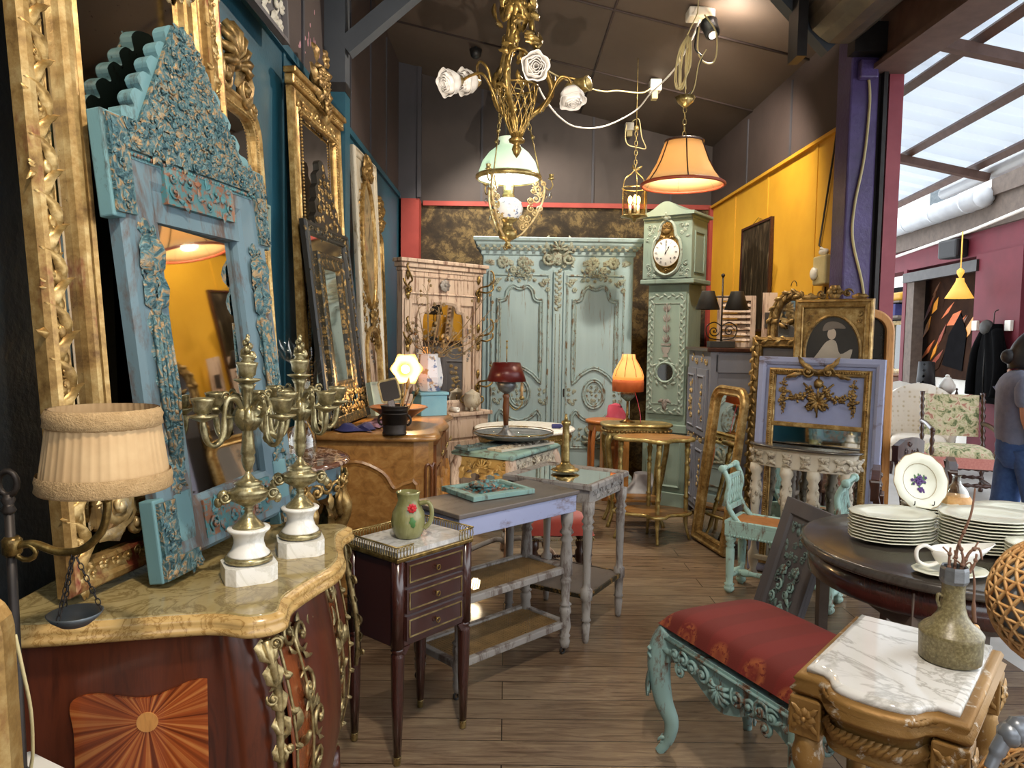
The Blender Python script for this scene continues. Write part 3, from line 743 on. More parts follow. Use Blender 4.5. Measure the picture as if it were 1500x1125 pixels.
pm, fr, fi = parclose('gilt_mirror', 'tall gilt margin mirror leaning on the wall behind the turquoise one', m1, .78, 1.78, .07, .05, .062, 'gilt_red', 'gilt_red', 'gilt', .05, 21, 1.0)
for x in (.045,):
    b = B(); [(leaf(b, x - .012 * (-1) ** k, .03 + .06 * k, PI / 2 + .3 * (-1) ** k, .1, .03, -.03, .02, -.9 * (-1) ** k), b.ball((x, -.03, .05 + .06 * k), .014, (1, .7, 1.4))) for k in range(28)]; part('leaf_ribbon', b, 'gilt', fr)
for cx, cz, sx, sz in ((.16, .17, 1, 1), (.62, .17, -1, 1), (.16, 1.61, 1, -1), (.62, 1.61, -1, -1)):
    b = B()
    for k in range(5): leaf(b, cx - sx * .05 + sx * .02 * k, cz - sz * .06, (PI / 4 if sx * sz > 0 else 3 * PI / 4) + (PI if sz < 0 else 0) + (k - 2) * .4, .13, .06, -.02, .03, .5)
    scroll(b, cx, cz, .05, 1, 1.4, sx, .013, -.03); scroll(b, cx + sx * .05, cz - sz * .05, .035, 2, 1.2, -sx, .011, -.03); carve(b, cx - .06, cz - .07, cx + .06, cz + .06, .045, -.025, 8)
    part('corner_ornament', b, 'gilt_pale', fi)
# ---------------------------------------------------------------- turquoise crested mirror
m2 = lean((-.842, 1.717, .894), (-.705, 2.444, .894), (-.985, 1.72, 2.0))
W, H = .72, 1.12
tm = thing('turquoise_mirror', 'big turquoise mirror with a stepped carved crest on the marble chest', 'mirror', mw=m2)
fr = part('frame', B().sweep(rect(.03, .03, W - .03, H - .02), [(0, 0), (0, .03), (.012, .042), (.12, .036), (.145, .026), (.15, .012), (.15, 0)]), 'turq_wood', tm)
b = B().box(.165, W - .165, -.03, 0, .88, .96)
part('top_rail', b, 'turq_wood', tm)
o = part('mirror_glass', B().prism(rect(-W / 2 + .165, .17, W / 2 - .165, .91), -.003, .003), 'mirror', tm); o.matrix_local = mat_of((W / 2, -.011, 0), rad(2.6))
for x0, x1, cx in ((0, .15, .01), (W - .15, W, W - .07)):
    for z0, z1 in ((.87, H), (0, .2)):
        e = part('ear', B().box(x0, x1 if z0 == 0 else (.07 if x0 == 0 else x1), -.04, -.001, z0, z1) if z0 == 0 or x0 == 0 else B().box(W - .07, W, -.04, -.001, z0, z1), 'turq_side', tm, bevel=.004)
        b = B().box(cx - .002, cx + .062, -.05, -.04, z0 + .01, z1 - .01); carve(b, cx, z0 + .01, cx + .06, z1 - .01, .03, -.05, 3 + int(z0 * 9)); carve(b, cx, z0 + .01, cx + .06, z1 - .01, .034, -.05, 13 + int(z0 * 9), kinds='l'); part('carving', b, 'turq_carved', e)
        if z0 == 0: b = B().box(x0 + .005, x1 - .005, -.05, -.04, .004, .05); carve(b, x0 + .005, .006, x1 - .005, .048, .03, -.05, 9); part('foot_carving', b, 'turq_carved', e)
bd = part('top_band', B().box(.07, W - .07, -.04, -.001, H - .1, H), 'turq_side', tm)
b = B().box(.07, W - .07, -.05, -.04, H - .08, H - .004); carve(b, .07, H - .08, W - .07, H - .005, .034, -.05, 5); carve(b, .07, H - .08, W - .07, H - .005, .037, -.05, 25, kinds='l'); part('band_carving', b, 'turq_carved', bd)
b = B(); beads(b, [(.07, -.044, H - .09), (W - .07, -.044, H - .09)], .006); part('bead_row', b, 'turq_copper', bd)
for x in (.105, W - .105):          # winged herm figure down each stile
    b = B()
    for z, r in ((.86, .018), (.815, .022), (.77, .026), (.72, .022), (.66, .024)): b.ball((x, -.035, z), r, (1, .6, 1.3), 8, 6)
    carve(b, x - .035, .66, x + .035, .88, .035, -.04, 19)
    for sg in (-1, 1):
        leaf(b, x, .74, PI / 2 + sg * .9, .1, .05, -.04, .025, -sg * .8); leaf(b, x, .66, PI / 2 + sg * 1.3, .09, .045, -.04, .02, -sg * 1.2)
        for k in range(6): leaf(b, x + sg * .012, .66 - .07 * k, -PI / 2 + sg * (.5 - .04 * k), .11, .035, -.036, .016, -sg * .7)
    for k in range(5): b.tube([(x + .012 * (k - 2), -.05, .64), (x + .016 * (k - 2), -.052, .45), (x + .008 * (k - 2), -.045, .26)], .006, 5)
    carve(b, x - .04, .2, x + .04, .32, .04, -.038, 9)
    part('herm_carving', b, 'turq_carved', tm)
b = B().box(.2, W - .2, -.046, -.03, .93, 1.03)
carve(b, .21, .94, W - .21, 1.02, .035, -.046, 12, kinds='sl'); part('plaque', b, 'turq_copper', tm)
b = B().box(.19, W - .19, -.042, -.036, .06, .16); carve(b, .2, .065, W - .2, .155, .045, -.042, 13); part('lower_plaque', b, 'turq_copper', tm)
st = [(p.x * 1.05, p.z) for p in spline([(.275, 0, 0), (.27, 0, .04), (.225, 0, .05), (.235, 0, .075), (.215, 0, .1), (.185, 0, .1), (.2, 0, .13), (.175, 0, .155), (.145, 0, .155), (.158, 0, .185), (.135, 0, .21), (.105, 0, .21), (.115, 0, .24), (.09, 0, .265), (.06, 0, .265), (.068, 0, .3), (.045, 0, .325), (.0, 0, .335)], 3)]
cx = W / 2; co = [(cx + x, H - .015 + z) for x, z in st] + [(cx - x, H - .015 + z) for x, z in reversed(st[:-1])]
cr = part('crest', B().prism(co, -.04, -.004), 'turq_side', tm, bevel=.004)
def tri(x, z): return abs(x - cx) < .22 * (1 - (z - H) / .36)
b = B().prism([(cx - .235, H), (cx + .235, H), (cx + .04, H + .31), (cx - .04, H + .31)], -.05, -.04); carve(b, cx - .24, H - .01, cx + .24, H + .32, .034, -.05, 31, 1, tri); carve(b, cx - .24, H - .01, cx + .24, H + .32, .04, -.05, 33, 1, tri, kinds='sl'); shell(b, cx, H + .27, .05, y=-.04); rosette(b, cx, H + .12, .05, -.04, 7)
part('crest_carving', b, 'turq_carved', cr)
# ---------------------------------------------------------------- pair of candelabra
def candelabrum(label, loc, rz):
    t = thing('candelabrum', label, 'candelabrum', loc, rz, 'gilt bronze candelabra on the marble chest')
    o = [(.062, -.04), (.062, .04), (.04, .062), (-.04, .062), (-.062, .04), (-.062, -.04), (-.04, -.062), (.04, -.062)]
    part('plinth', B().slab(o, 0, .042), 'alabaster', t, bevel=.002)
    part('wreath_ring', B().lathe([(.046, .042), (.056, .046), (.058, .054), (.052, .06), (.046, .06)], 40, fn=lambda a, z: 1 + .02 * sin(a * 26 + z * 600)), 'brass_green', t)
    part('marble_drum', B().lathe([(.05, .058), (.05, .064), (.041, .074), (.036, .09), (.036, .1), (.04, .113), (.05, .121), (.052, .126), (.049, .129)], 32), 'alabaster', t)
    b = B().lathe([(.04, .128), (.036, .134), (.022, .148), (.011, .162), (.009, .17), (.013, .174), (.009, .178), (.02, .186), (.042, .198), (.048, .21), (.046, .216), (.05, .22), (.034, .228), (.03, .236), (.034, .24), (.018, .248), (.007, .262), (.006, .27)], 40, fn=lambda a, z: 1 + (.04 * sin(a * 20) if z < .165 or .184 < z < .222 else 0))
    part('urn', b, 'brass_green', t)
    for s in (-1, 1):
        b = B().ball((s * .058, 0, .208), .016, (1, .8, 1.2)).ball((s * .07, 0, .196), .011, (1, .8, 1.2))
        for k in (-1, 1): scroll(b, s * .056, .21, .015, 0, 1.5, s, .004, k * .012)
        part('ram_head', b, 'brass_green', t)
    b = B().lathe([(.006, .268), (.011, .278), (.015, .292), (.016, .3), (.014, .308), (.017, .312), (.014, .34), (.012, .37), (.016, .395), (.02, .41), (.012, .418), (.011, .45), (.014, .47), (.02, .484)], 12, fn=lambda a, z: 1 + .06 * cos(a * 6))
    for k in range(6): leaf(b, 0, 0, PI / 2, .06, .03, -.014, .02, m=mat_of((0, 0, .37), k * PI / 3))
    part('stem', b, 'brass_green', t)
    def cup(parent, m):
        b = B().lathe([(.004, -.012), (.012, -.008), (.03, .0), (.034, .004), (.012, .006), (.014, .01)], 16, m=m, fn=lambda a, z: 1 + .06 * sin(a * 8))
        b.lathe([(.012, .008), (.02, .014), (.022, .03), (.025, .038), (.027, .044), (.02, .046), (.018, .03)], 16, m=m, fn=lambda a, z: 1 + .05 * sin(a * 8), cap=False)
        return part('candle_socket', b, 'brass_green', parent)
    for k in range(4):
        m = mat_of((0, 0, 0), k * PI / 2 + .5)
        p = spline([(.008, 0, .4), (.03, 0, .445), (.055, 0, .45), (.066, 0, .415), (.07, 0, .365), (.09, 0, .342), (.112, 0, .352), (.122, 0, .385), (.124, 0, .405)], 5)
        b = B().tube(p, [.0055 + .003 * sin(PI * i / len(p) * 3) ** 2 for i in range(len(p))], 7, m=m)
        leaf(b, .06, .44, -.3, .045, .02, 0, .012, -2, m=m); leaf(b, .07, .37, -2.2, .035, .02, 0, .01, 1.5, m=m); scroll(b, .058, .455, .014, 0, 1.3, 1, .004, 0, m=m)
        a = part('arm', b, 'brass_green', t); cup(a, m @ M.Translation((.124, 0, .412)))
    cup(t, M.Translation((0, 0, .492)))
    b = B().lathe([(.008, .53), (.018, .536), (.012, .545), (.017, .55), (.016, .556)], 12)
    for k in range(7):
        z = .552 + .008 * k; b.ball((.011 * cos(k * 2.2) * (1 - k / 8), .011 * sin(k * 2.2) * (1 - k / 8), z), .011 * (1 - k / 11), (1, 1, 1.25), 7, 5)
    part('flame_finial', b, 'brass_green', t)
    return t
p = onz(365, 846, .886); candelabrum('gilt candelabrum nearer the pleated lamp shade, on a square white marble plinth', p, .5)
p = onz(440, 808, .886); candelabrum('gilt candelabrum on the far end of the marble top, beside the bedside table', p, .35)
# ---------------------------------------------------------------- iron floor lamp with a pleated shade
X0, Y0 = at(27, 900, 1.33).x, 1.33
fl = thing('floor_lamp', 'wrought iron floor lamp with pleated beige shade and hanging pan', 'lamp', (X0, Y0, 0))
zt = at(12, 700, 1.33).z; zc = at(20, 800, 1.33).z
b = B().tube([(0, 0, .01), (0, 0, .6), (-.012, 0, zt - .03)], .0085, 8); b.lathe([(.006, zt - .07), (.013, zt - .06), (.008, zt - .05), (.012, zt - .04), (.006, zt - .03)], 10, m=M.Translation((-.012, 0, 0)))
b.tube([(-.012 + .017 * cos(a), 0, zt - .01 + .022 * sin(a)) for a in [2 * PI * k / 14 for k in range(14)]], .006, 6, True); part('pole', b, 'iron', fl)
b = B()
for k in range(3): b.tube(spline([(0, 0, .1), (.06, 0, .09), (.1, 0, .03), (.16, 0, .008)], 4), .009, 6, m=mat_of((0, 0, 0), k * 2.1 + .3))
part('tripod_foot', b, 'iron', fl)
b = B().lathe([(.012, zc - .018), (.017, zc - .012), (.017, zc + .012), (.012, zc + .018)], 12, m=M.Translation((-.008, 0, 0)))
b.tube([(.02 + .018 * cos(a), -.004, zc - .01 + .014 * sin(a)) for a in [2 * PI * k / 10 for k in range(10)]], .005, 6, True); part('clamp', b, 'brass_dark', fl)
def loc(px, py): p = at(px, py, 1.33); return V((p.x - X0, 0, p.z))
arm = spline([loc(20, 800), loc(50, 797), loc(85, 808), loc(120, 805), loc(148, 780), loc(157, 750), loc(156, 728)], 6)
part('arm', B().tube(arm, .0075, 8).lathe([(.008, 0), (.013, .008), (.01, .02), (.014, .025)], 12, m=M.Translation(loc(156, 735))), 'brass_dark', fl)
c0, c1 = loc(155, 712), loc(150, 597)
rb, rt = .107, .087
b = B(); NP = 130
b.lathe([(rb, c0.z), (lerp(rb, rt, .5), lerp(c0.z, c1.z, .5)), (rt, c1.z)], NP, m=M.Translation((c0.x, 0, 0)), fn=lambda a, z: 1 + .016 * sin(a * 43) + .008 * sin(a * 17), cap=False)
sh = part('pleated_shade', b, 'pleated', fl)
b = B()
for z, r, h in ((c0.z, rb, .028), (c1.z - .03, rt + .004, .03)):
    b.lathe([(r + .001, z - .004), (r + .006, z), (r + .004, z + h * .35), (r + .006, z + h * .6), (r + .001, z + h)], 60, m=M.Translation((c0.x, 0, 0)), cap=False, fn=lambda a, q: 1 + .01 * sin(a * 60 + q * 800))
part('braid_trim', b, 'braid', sh)
b = B(); pc = loc(110, 908); pt = loc(108, 808)
def chain(b, p, q, s=.008):
    p, q = V(p), V(q); n = max(2, int((q - p).length / (s * 1.5))); m = aim(p, q); L = (q - p).length
    for i in range(n):
        z = L * (i + .5) / n
        b.tube([((s * .5 * cos(a) if i % 2 else 0), (0 if i % 2 else s * .5 * cos(a)), z + s * .95 * sin(a)) for a in [2 * PI * k / 8 for k in range(8)]], s * .15, 4, True, m=m)
for k in range(3): a = k * 2.1 + .4; chain(b, pt, (pc.x + .044 * cos(a), .044 * sin(a), pc.z + .012))
part('chain', b, 'iron', fl)
part('hanging_pan', B().lathe([(.002, -.012), (.025, -.008), (.04, .004), (.047, .014), (.045, .015), (.03, 0), (.002, -.005)], 28, m=M.Translation(pc)), 'zinc', fl)
# corner of a gilded frame leaning close to the camera at the lower left, with its white flex
m3 = lean((-1.055, .93, 0), (-.68, .99, 0), (-1.125, .86, 1.0))
b = B().sweep(rect(0, 0, .42, 1.17, .05), prof_scale(P_GILT, 1.1)); b2 = B(); carve(b2, .34, .5, .41, 1.12, .04, -.035, 4, kinds='sl')
tf = thing('gilded_picture', 'corner of a worn gilded frame leaning at the lower left, by the floor lamp', 'frame', mw=m3)
part('frame', b, 'gilt_red', tf); part('backboard', B().prism(rect(.05, .05, .37, 1.1), -.01, 0), 'oak_light', tf); part('carving', b2, 'gilt', tf)
q = [at(22, 930, 1.12), at(34, 985, 1.12), at(45, 1040, 1.13), at(48, 1100, 1.14), at(46, 1180, 1.15)]
solo('power_cord', B().tube(spline([V((v.x, v.y, v.z)) for v in q] + [V((q[-1].x, 1.17, .3)), V((q[-1].x, 1.25, .006))], 6), .003, 6), 'old_plastic', 'pale electric flex hanging beside the iron lamp pole', 'cable')
b = B().box(0, .2, 0, .03, 0, .68); solo('white_board', b, 'white_plastic', 'plain white board standing on edge in front of the chest side', 'board', mw=mat_of((-.93, 1.36, 0), -.5) )
# ---------------------------------------------------------------- painted console with gilt scrolls
cs = thing('painted_console', 'half round painted console with gilt scrollwork and brown marble top', 'console table', (-1.14, 3.2, 0), PI / 2)
def demi(rx, ry, n=24): return [(-rx, 0)] + [(-rx * cos(PI * k / n), -ry * sin(PI * k / n) - .06) for k in range(n + 1)] + [(rx, 0)]
part('marble_top', B().edge(demi(.37, .38), [(-.01, .925), (.01, .93), (.014, .94), (.004, .948), (-.01, .95)]), 'marble_brown', cs)
part('apron', B().edge(demi(.345, .35), [(0, .8), (.01, .82), (0, .84), (0, .9), (.008, .925)]), 'turq_wood', cs)
b = B()
for k in range(9):
    a = PI * (k + .5) / 9; m = mat_of((-.35 * cos(a), -.36 * sin(a) - .06, 0), a - PI / 2)
    scroll(b, -.03, .86, .035, k, 1.4, 1, .01, -.004, m=m); scroll(b, .035, .84, .03, k, 1.3, -1, .009, -.004, m=m); leaf(b, 0, .82, -PI / 2, .07, .04, -.004, .015, m=m)
for sx in (-1, 0, 1):
    m = mat_of((sx * .2, -.36 + abs(sx) * .07, 0), sx * .6)
    b.tube(spline([(0, -.02, .84), (.0, -.08, .72), (.02 * sx, .0, .56), (0, .09, .4), (0, .06, .2), (0, -.02, .08), (0, -.02, 0)], 6), [.034] * 6 + [.028] * 31, 8, m=m)
    for z, s in ((.75, .07), (.6, .06), (.45, .05), (.3, .05)):
        scroll(b, .0, z, s, z * 9, 1.5, 1, s * .24, -.05 + (.75 - z) * .3, m=m); leaf(b, .02, z, 1, s * 1.8, s * .7, -.04 + (.75 - z) * .25, .03, 1, m=m); leaf(b, -.02, z, 2.2, s * 1.8, s * .7, -.04 + (.75 - z) * .25, .03, -1, m=m)
part('gilt_scrolls', b, 'gilt', cs)
p = onz(462, 675, .95)
t = thing('crystal_decanter', 'cut crystal decanter on the brown marble console', 'decanter', (-.86, 3.1, .95))
part('body', B().lathe([(.05, 0), (.058, .01), (.062, .06), (.055, .12), (.03, .16), (.018, .19), (.018, .25), (.026, .27), (.022, .272)], 20, fn=lambda a, z: 1 + .04 * cos(a * 10)), 'crystal', t)
part('stopper', B().lathe([(.008, .27), (.01, .29), (.03, .31), (.034, .34), (.01, .38), (.001, .4)], 8, sm=False), 'crystal', t)
t = thing('glass_plume', 'clear glass leaf ornament behind the candelabrum socket', 'ornament', (-.83, 2.97, .951))
b = B().lathe([(.035, 0), (.04, .01), (.012, .03), (.01, .3)], 12)
for k in range(9): leaf(b, 0, .28 + .018 * k, PI / 2 + (k - 4) * .28, .16, .035, 0, .01)
part('leaves', b, 'crystal', t)
# ---------------------------------------------------------------- walnut buffet
bf = thing('walnut_buffet', 'long walnut buffet with a shaped panel on its end', 'buffet', (-1.125, 3.62, 0), PI / 2)
L, D = 1.04, .77
cor = [(0, 0), (0, -D + .1), (.02, -D + .02), (.1, -D), (.3, -D + .03), (L / 2, -D - .01), (L - .3, -D + .03), (L - .1, -D), (L - .02, -D + .02), (L, -D + .1), (L, 0)]
body = [(x, y) for x, y in cor]
part('top', B().edge(body, [(0, .962), (.02, .966), (.026, .978), (.018, .99), (.006, .998), (-.01, 1.0)]), 'walnut', bf)
part('body', B().edge(body, [(-.012, .12), (-.012, .96)], sm=False), 'walnut', bf)
b = B().edge(body, [(0, .1), (.012, .11), (.012, .15), (-.008, .17)], sm=False); part('plinth_moulding', b, 'walnut_dark', bf)
def endpan(s=1.0):
    return [(p.x, p.z) for p in spline([(-.3, 0, .2), (-.3, 0, .7), (-.26, 0, .745), (-.19, 0, .72), (-.13, 0, .8), (0, 0, .85), (.13, 0, .8), (.19, 0, .72), (.26, 0, .745), (.3, 0, .7), (.3, 0, .2)][::-1], 4)]
m = mat_of((.012, -.38, 0), -PI / 2)
part('end_panel', B().prism(endpan(), -.008, .01, m=m).sweep(endpan(), [(-.02, 0), (-.02, .014), (-.008, .02), (0, .014), (.012, .01), (.012, 0)], m=m), 'walnut', bf, bevel=.003)
b = B()
for q in ((.03, -D + .03, -1.15), (.065, -D + .008, -.5)):
    b.sweep(arch(-.018, .2, .018, .82, .03, 6), [(-.004, 0), (-.004, .006), (.002, .01), (.008, .006), (.008, 0)], m=mat_of((q[0], q[1], 0), q[2]))
part('corner_panels', b, 'walnut_dark', bf)
for k in range(3):
    x0 = .12 + .275 * k; dr = part('door', B().prism(rect(x0, .2, x0 + .25, .78), -D + .005, -D + .03), 'walnut_dark', bf, bevel=.004)
    o = [(p.x, p.z) for p in spline([(x0 + .03, 0, .24), (x0 + .03, 0, .66), (x0 + .08, 0, .7), (x0 + .125, 0, .75), (x0 + .17, 0, .7), (x0 + .22, 0, .66), (x0 + .22, 0, .24)][::-1], 3)]
    part('door_panel', B().sweep(o, [(0, 0), (0, .014), (.014, .02), (.03, .008), (.03, 0)], m=M.Translation((0, -D + .006, 0))), 'walnut', dr)
    b = B(); carve(b, x0 + .1, .4, x0 + .15, .56, .04, -D, 3); part('escutcheon', b, 'brass', dr)
    dw = part('drawer', B().prism(rect(x0, .81, x0 + .25, .93), -D - .002, -D + .03), 'walnut_dark', bf, bevel=.004)
    b = B().tube([V((x0 + .125 + .04 * cos(a), -D - .012 - .01, .88 + .02 * sin(a))) for a in [PI + PI * j / 8 for j in range(9)]], .005, 6); part('drawer_handle', b, 'brass', dw)
for x in (.06, L - .06):
    for y in (-.06, -D + .08): part('foot', B().lathe([(.03, 0), (.036, .03), (.03, .06), (.042, .12)], 12, m=M.Translation((x, y, 0))), 'walnut_dark', bf)
ZB = 1.0
# things standing on the buffet
p = onz(578, 636, ZB + .001)
t = thing('dark_mortar', 'dark metal pot full of brushes on the near end of the buffet', 'pot', p)
part('pot', B().lathe([(.058, 0), (.06, .008), (.056, .018), (.062, .1), (.066, .105), (.062, .11), (.068, .138), (.072, .142), (.066, .144), (.06, .05), (.002, .04)], 28), 'iron', t)
for s in (-1, 1): part('handle', B().tube([(s * (.06 + .02 * sin(a)), 0, .07 + .025 * cos(a)) for a in [PI * k / 6 for k in range(7)]], .006, 6), 'iron', t)
q = random.Random(4)
for k, (dx, dy, h) in enumerate(((.02, .0, .13), (.04, .01, .15), (.035, -.02, .18), (.055, .0, .14), (.03, .025, .17))):
    pz = V((p.x, p.y, p.z + .05)); d = V((dx * 1.2, dy, h)); t2 = pz + V((dx * .6, dy, 0))
    b = B().tube([t2, t2 + d], .0035, 6); b.tube([t2 + d, t2 + d * 1.12, t2 + d * 1.3], [.005, .009, .002], 7)
    solo('paint_brush', b, ('gilt', 'twig', 'oak_light', 'gilt_dark', 'braid')[k], ('short gilt brush in the dark pot', 'brush with a reddish bristle end in the dark pot', 'longest pale brush standing in the dark pot', 'dark gold brush leaning out at the right of the dark pot', 'beige tipped brush at the back of the dark pot')[k], 'brush')
m = lean(V((p.x - .012, p.y + .004, p.z + .06)), V((p.x + .03, p.y + .012, p.z + .07)), V((p.x - .05, p.y + .05, p.z + .2)))
t = thing('hand_mirror', 'rectangular hand mirror stuck in the dark pot', 'hand mirror', mw=m)
part('handle', B().box(-.002, .034, -.006, .006, -.01, .11), 'mahogany', t, bevel=.003)
part('frame', B().sweep(rect(-.03, .1, .075, .22, .02), [(0, -.004), (0, .004), (.006, .006), (.01, .003), (.01, -.004)]), 'gilt_pale', t); part('mirror_glass', B().prism(rect(-.022, .108, .067, .212, .015), -.001, .001), 'mirror', t)
p = onz(582, 626, ZB + .001); p.y = 4.06; p.x = (582 - 743) / 1080 * 4.06 + .01
t = thing('shallow_bowl', 'wide shallow wooden bowl on the buffet behind the dark pot', 'bowl', (p.x, p.y, ZB))
part('bowl', B().lathe([(.04, 0), (.045, .012), (.07, .03), (.155, .088), (.163, .09), (.157, .096), (.07, .045), (.002, .03)], 36), 'walnut_dark', t)
c = at(589, 541, 4.36)
t = thing('tulip_lamp', 'brass table lamp with a glowing star shaped tulip shade', 'lamp', (c.x + .005, 4.36, ZB))
part('base', B().lathe([(.055, 0), (.058, .008), (.03, .018), (.01, .03), (.007, .05)], 24), 'brass', t)
part('stem', B().tube(spline([(0, 0, .03), (0, 0, .18), (.02, .02, .27), (.045, .03, c.z - ZB + .03), (.03, .01, c.z - ZB + .03), (.01, -.01, c.z - ZB)], 6), .005, 6), 'brass', t)
m = M.Translation((.012, -.012, c.z - ZB)) @ V((.35, -1, .12)).to_track_quat('Z', 'Y').to_matrix().to_4x4()
b = B().lathe([(.015, -.03), (.03, -.02), (.05, 0), (.062, .03), (.09, .058)], 60, m=m, cap=False, fn=lambda a, z: 1 + max(0, z + .0) / .055 * (.2 * (abs(((a * 6 / (2 * PI)) % 1) - .5) * 2) ** 1.5 - .1))
part('tulip_shade', b, 'tulip_glass', t, solid=.002)
part('bulb', B().ball(m @ V((0, 0, .02)), .026, seg=12, rings=8), 'bulb_warm', t)
light('tulip_light', 'POINT', t.matrix_world @ (m @ V((0, 0, .09))), 9, (1, .7, .36), .03)
bx = V((-.47, 4.52, ZB))
t = thing('blue_casket', 'small blue painted box under the white vase', 'box', bx, .5)
part('box', B().box(-.085, .085, -.07, .07, 0, .125), 'blue_box', t, bevel=.004); part('lid', B().box(-.095, .095, -.08, .08, .125, .145), 'blue_box', t, bevel=.006)
t = thing('faience_vase', 'white faience vase painted with figures on the blue box', 'vase', (bx.x - .005, bx.y, ZB + .146))
part('vase', B().lathe([(.062, 0), (.068, .006), (.084, .05), (.086, .09), (.07, .18), (.064, .222), (.07, .23), (.063, .231), (.06, .17), (.07, .06), (.002, .03)], 8, sm=False), 'faience', t, bevel=.004)
br = thing('dried_branches', 'bunch of dried seed branches standing in the white vase', 'dried branches', (bx.x - .005, bx.y, ZB + .2))
q = random.Random(9)
for k in range(16):
    ex, ez = q.uniform(-.22, .34), q.uniform(.3, .62); ez -= abs(ex) * .25; ey = q.uniform(-.1, .12)
    if k < 3: ex, ey, ez = .33 + .05 * k, -.12 + .05 * k, .5 - .05 * k
    pts = spline([(q.uniform(-.015, .015), q.uniform(-.015, .015), 0), (ex * .2, ey * .2, .18), (ex * .55, ey * .6, ez * .6), (ex, ey, ez)], 5)
    b = B().tube(pts, [lerp(.0045, .0018, i / len(pts)) for i in range(len(pts))], 5)
    for p in pts[7:]:
        d = V((q.uniform(-1, 1), q.uniform(-1, 1), q.uniform(0, 1))) * .05
        b.tube([p, p + d * .5 + V((0, 0, .01)), p + d], .0014, 4)
        if q.random() < .6: b.ball(p + d, q.uniform(.006, .011), (1, 1, 1.2), 6, 4)
    part('branch', b, 'dry_branch', br)
gp = lean((-.79, 4.3, 0), (-.66, 4.52, 0), (-.83, 4.32, .2)); gp.translation.z = ZB + .008
t = thing('green_plaque', 'small pale green plaque leaning behind the bowl', 'plaque', mw=gp)
part('panel', B().prism(rect(0, 0, .25, .2), -.03, 0), 'pale_green', t, bevel=.004)
part('rim', B().sweep(rect(0, 0, .25, .2), [(0, .03), (0, .036), (.012, .036), (.012, .03)]), 'pale_green', t)
def cloth(nm, lab, mat, cx, cy, z, rx, ry, seed, h=.035):
    q = random.Random(seed); ph = [q.uniform(0, 6) for _ in range(4)]
    b = B(); b.grid(26, 14, lambda u, v: (cx + (u - .5) * 2 * rx + .02 * sin(9 * v + ph[0]), cy + (v - .5) * 2 * ry + .02 * sin(7 * u + ph[1]), z + .006 + h * (1 - (2 * u - 1) ** 4) * (1 - (2 * v - 1) ** 4) * (.55 + .45 * sin(11 * u + 5 * v + ph[2]))))
    b2 = list(b.v); n = len(b2); b.v += [(x, y, z) for x, y, _ in b2]; fs = list(b.f); b.f += [tuple(i + n for i in reversed(f)) for f in fs]; b.sm += [True] * len(fs)
    return solo(nm, b, mat, lab, 'cloth')
cloth('folded_cloth', 'crumpled navy cloth on the buffet at the foot of the black mirror', 'navy_cloth', -.77, 3.75, ZB, .085, .08, 3)
cloth('folded_cloth', 'mauve cloth lying beside the navy one on the buffet', 'mauve_cloth', -.7, 3.97, ZB, .06, .13, 5, .025)
# ---------------------------------------------------------------- leaning mirrors along the teal wall
# gilt mirror with rounded shoulders and shell crest, on the console
m4 = lean((-1.03, 2.72, .951), (-1.02, 3.28, .951), (-1.125, 2.72, 2.4))
W, H = .56, 1.5
lp = framed('shoulder_mirror', 'gilt round shouldered mirror with a shell crest, on the painted console', 'mirror', m4, rect(0, 0, W, H, .14, 7, True), prof_scale(P_GILT, 1.0, .85), 'gilt', 'mirror')
b = B(); beads(b, [(x, -.03, z) for x, z in inset(rect(0, 0, W, H, .14, 7, True), .058)], .006, 2.2, closed=True); part('bead_border', b, 'gilt', lp)
b = B(); shell(b, W / 2, H + .1, .16, y=-.02, n=9)
for sx in (-1, 1):
    scroll(b, W / 2 + sx * .1, H + .03, .075, 1, 1.5, -sx, .02, -.015); leaf(b, W / 2 + sx * .03, H + .02, PI / 2 - sx * .7, .2, .08, -.02, .04, sx * .9); scroll(b, W / 2 + sx * .2, H - .02, .045, 2, 1.4, sx, .014, -.015); leaf(b, W / 2 + sx * .1, H - .02, PI / 2 - sx * 1.2, .16, .06, -.02, .03, sx)
part('shell_crest', b, 'gilt_dark', lp)
m5 = lean((-1.165, 3.3, 1.7), (-1.165, 3.62, 1.7), (-1.165, 3.3, 2.2))
t = framed('small_picture', 'small picture with a thin pale frame on the teal wall', 'picture', m5, rect(0, 0, .3, .4), [(0, 0), (0, .02), (.012, .02), (.012, 0)], 'pale_green', 'grey_panel', 'picture')
# big gilt overmantel on the buffet
m6 = lean((-1.05, 3.76, ZB + .006), (-1.0, 4.6, ZB + .006), (-1.125, 3.74, 2.84))
W, H = .84, 1.72
om = framed('overmantel_mirror', 'tall gilt overmantel mirror with flower crest leaning behind the black mirror', 'mirror', m6, rect(0, 0, W, H), prof_scale(P_GILT, 1.3, .9), 'gilt', 'mirror')
part('cornice', B().box(-.02, W + .02, -.05, 0, H, H + .05).box(-.035, W + .035, -.065, 0, H + .05, H + .08), 'gilt', om, bevel=.006)
b = B(); carve(b, .05, H - .1, W - .05, H - .055, .045, -.03, 2, kinds='l'); beads(b, [(.1, -.036, .1), (.1, -.036, H - .1), (W - .1, -.036, H - .1), (W - .1, -.036, .1)], .008)
beads(b, [(.02, -.05, H + .02), (W - .02, -.05, H + .02)], .011, 2.4); part('leaf_border', b, 'gilt', om)
b = B(); q = random.Random(2)
for k in range(26):
    a, r = q.uniform(0, 2 * PI), q.uniform(0, .12); x, z = W / 2 + r * cos(a) * .85, H + .14 + r * sin(a) * 1.35
    if q.random() < .5: rosette(b, x, z, .055, -.05 - q.uniform(0, .03), 6, a0=a)
    else: leaf(b, x, z, a, .11, .06, -.05, .03, q.uniform(-1, 1))
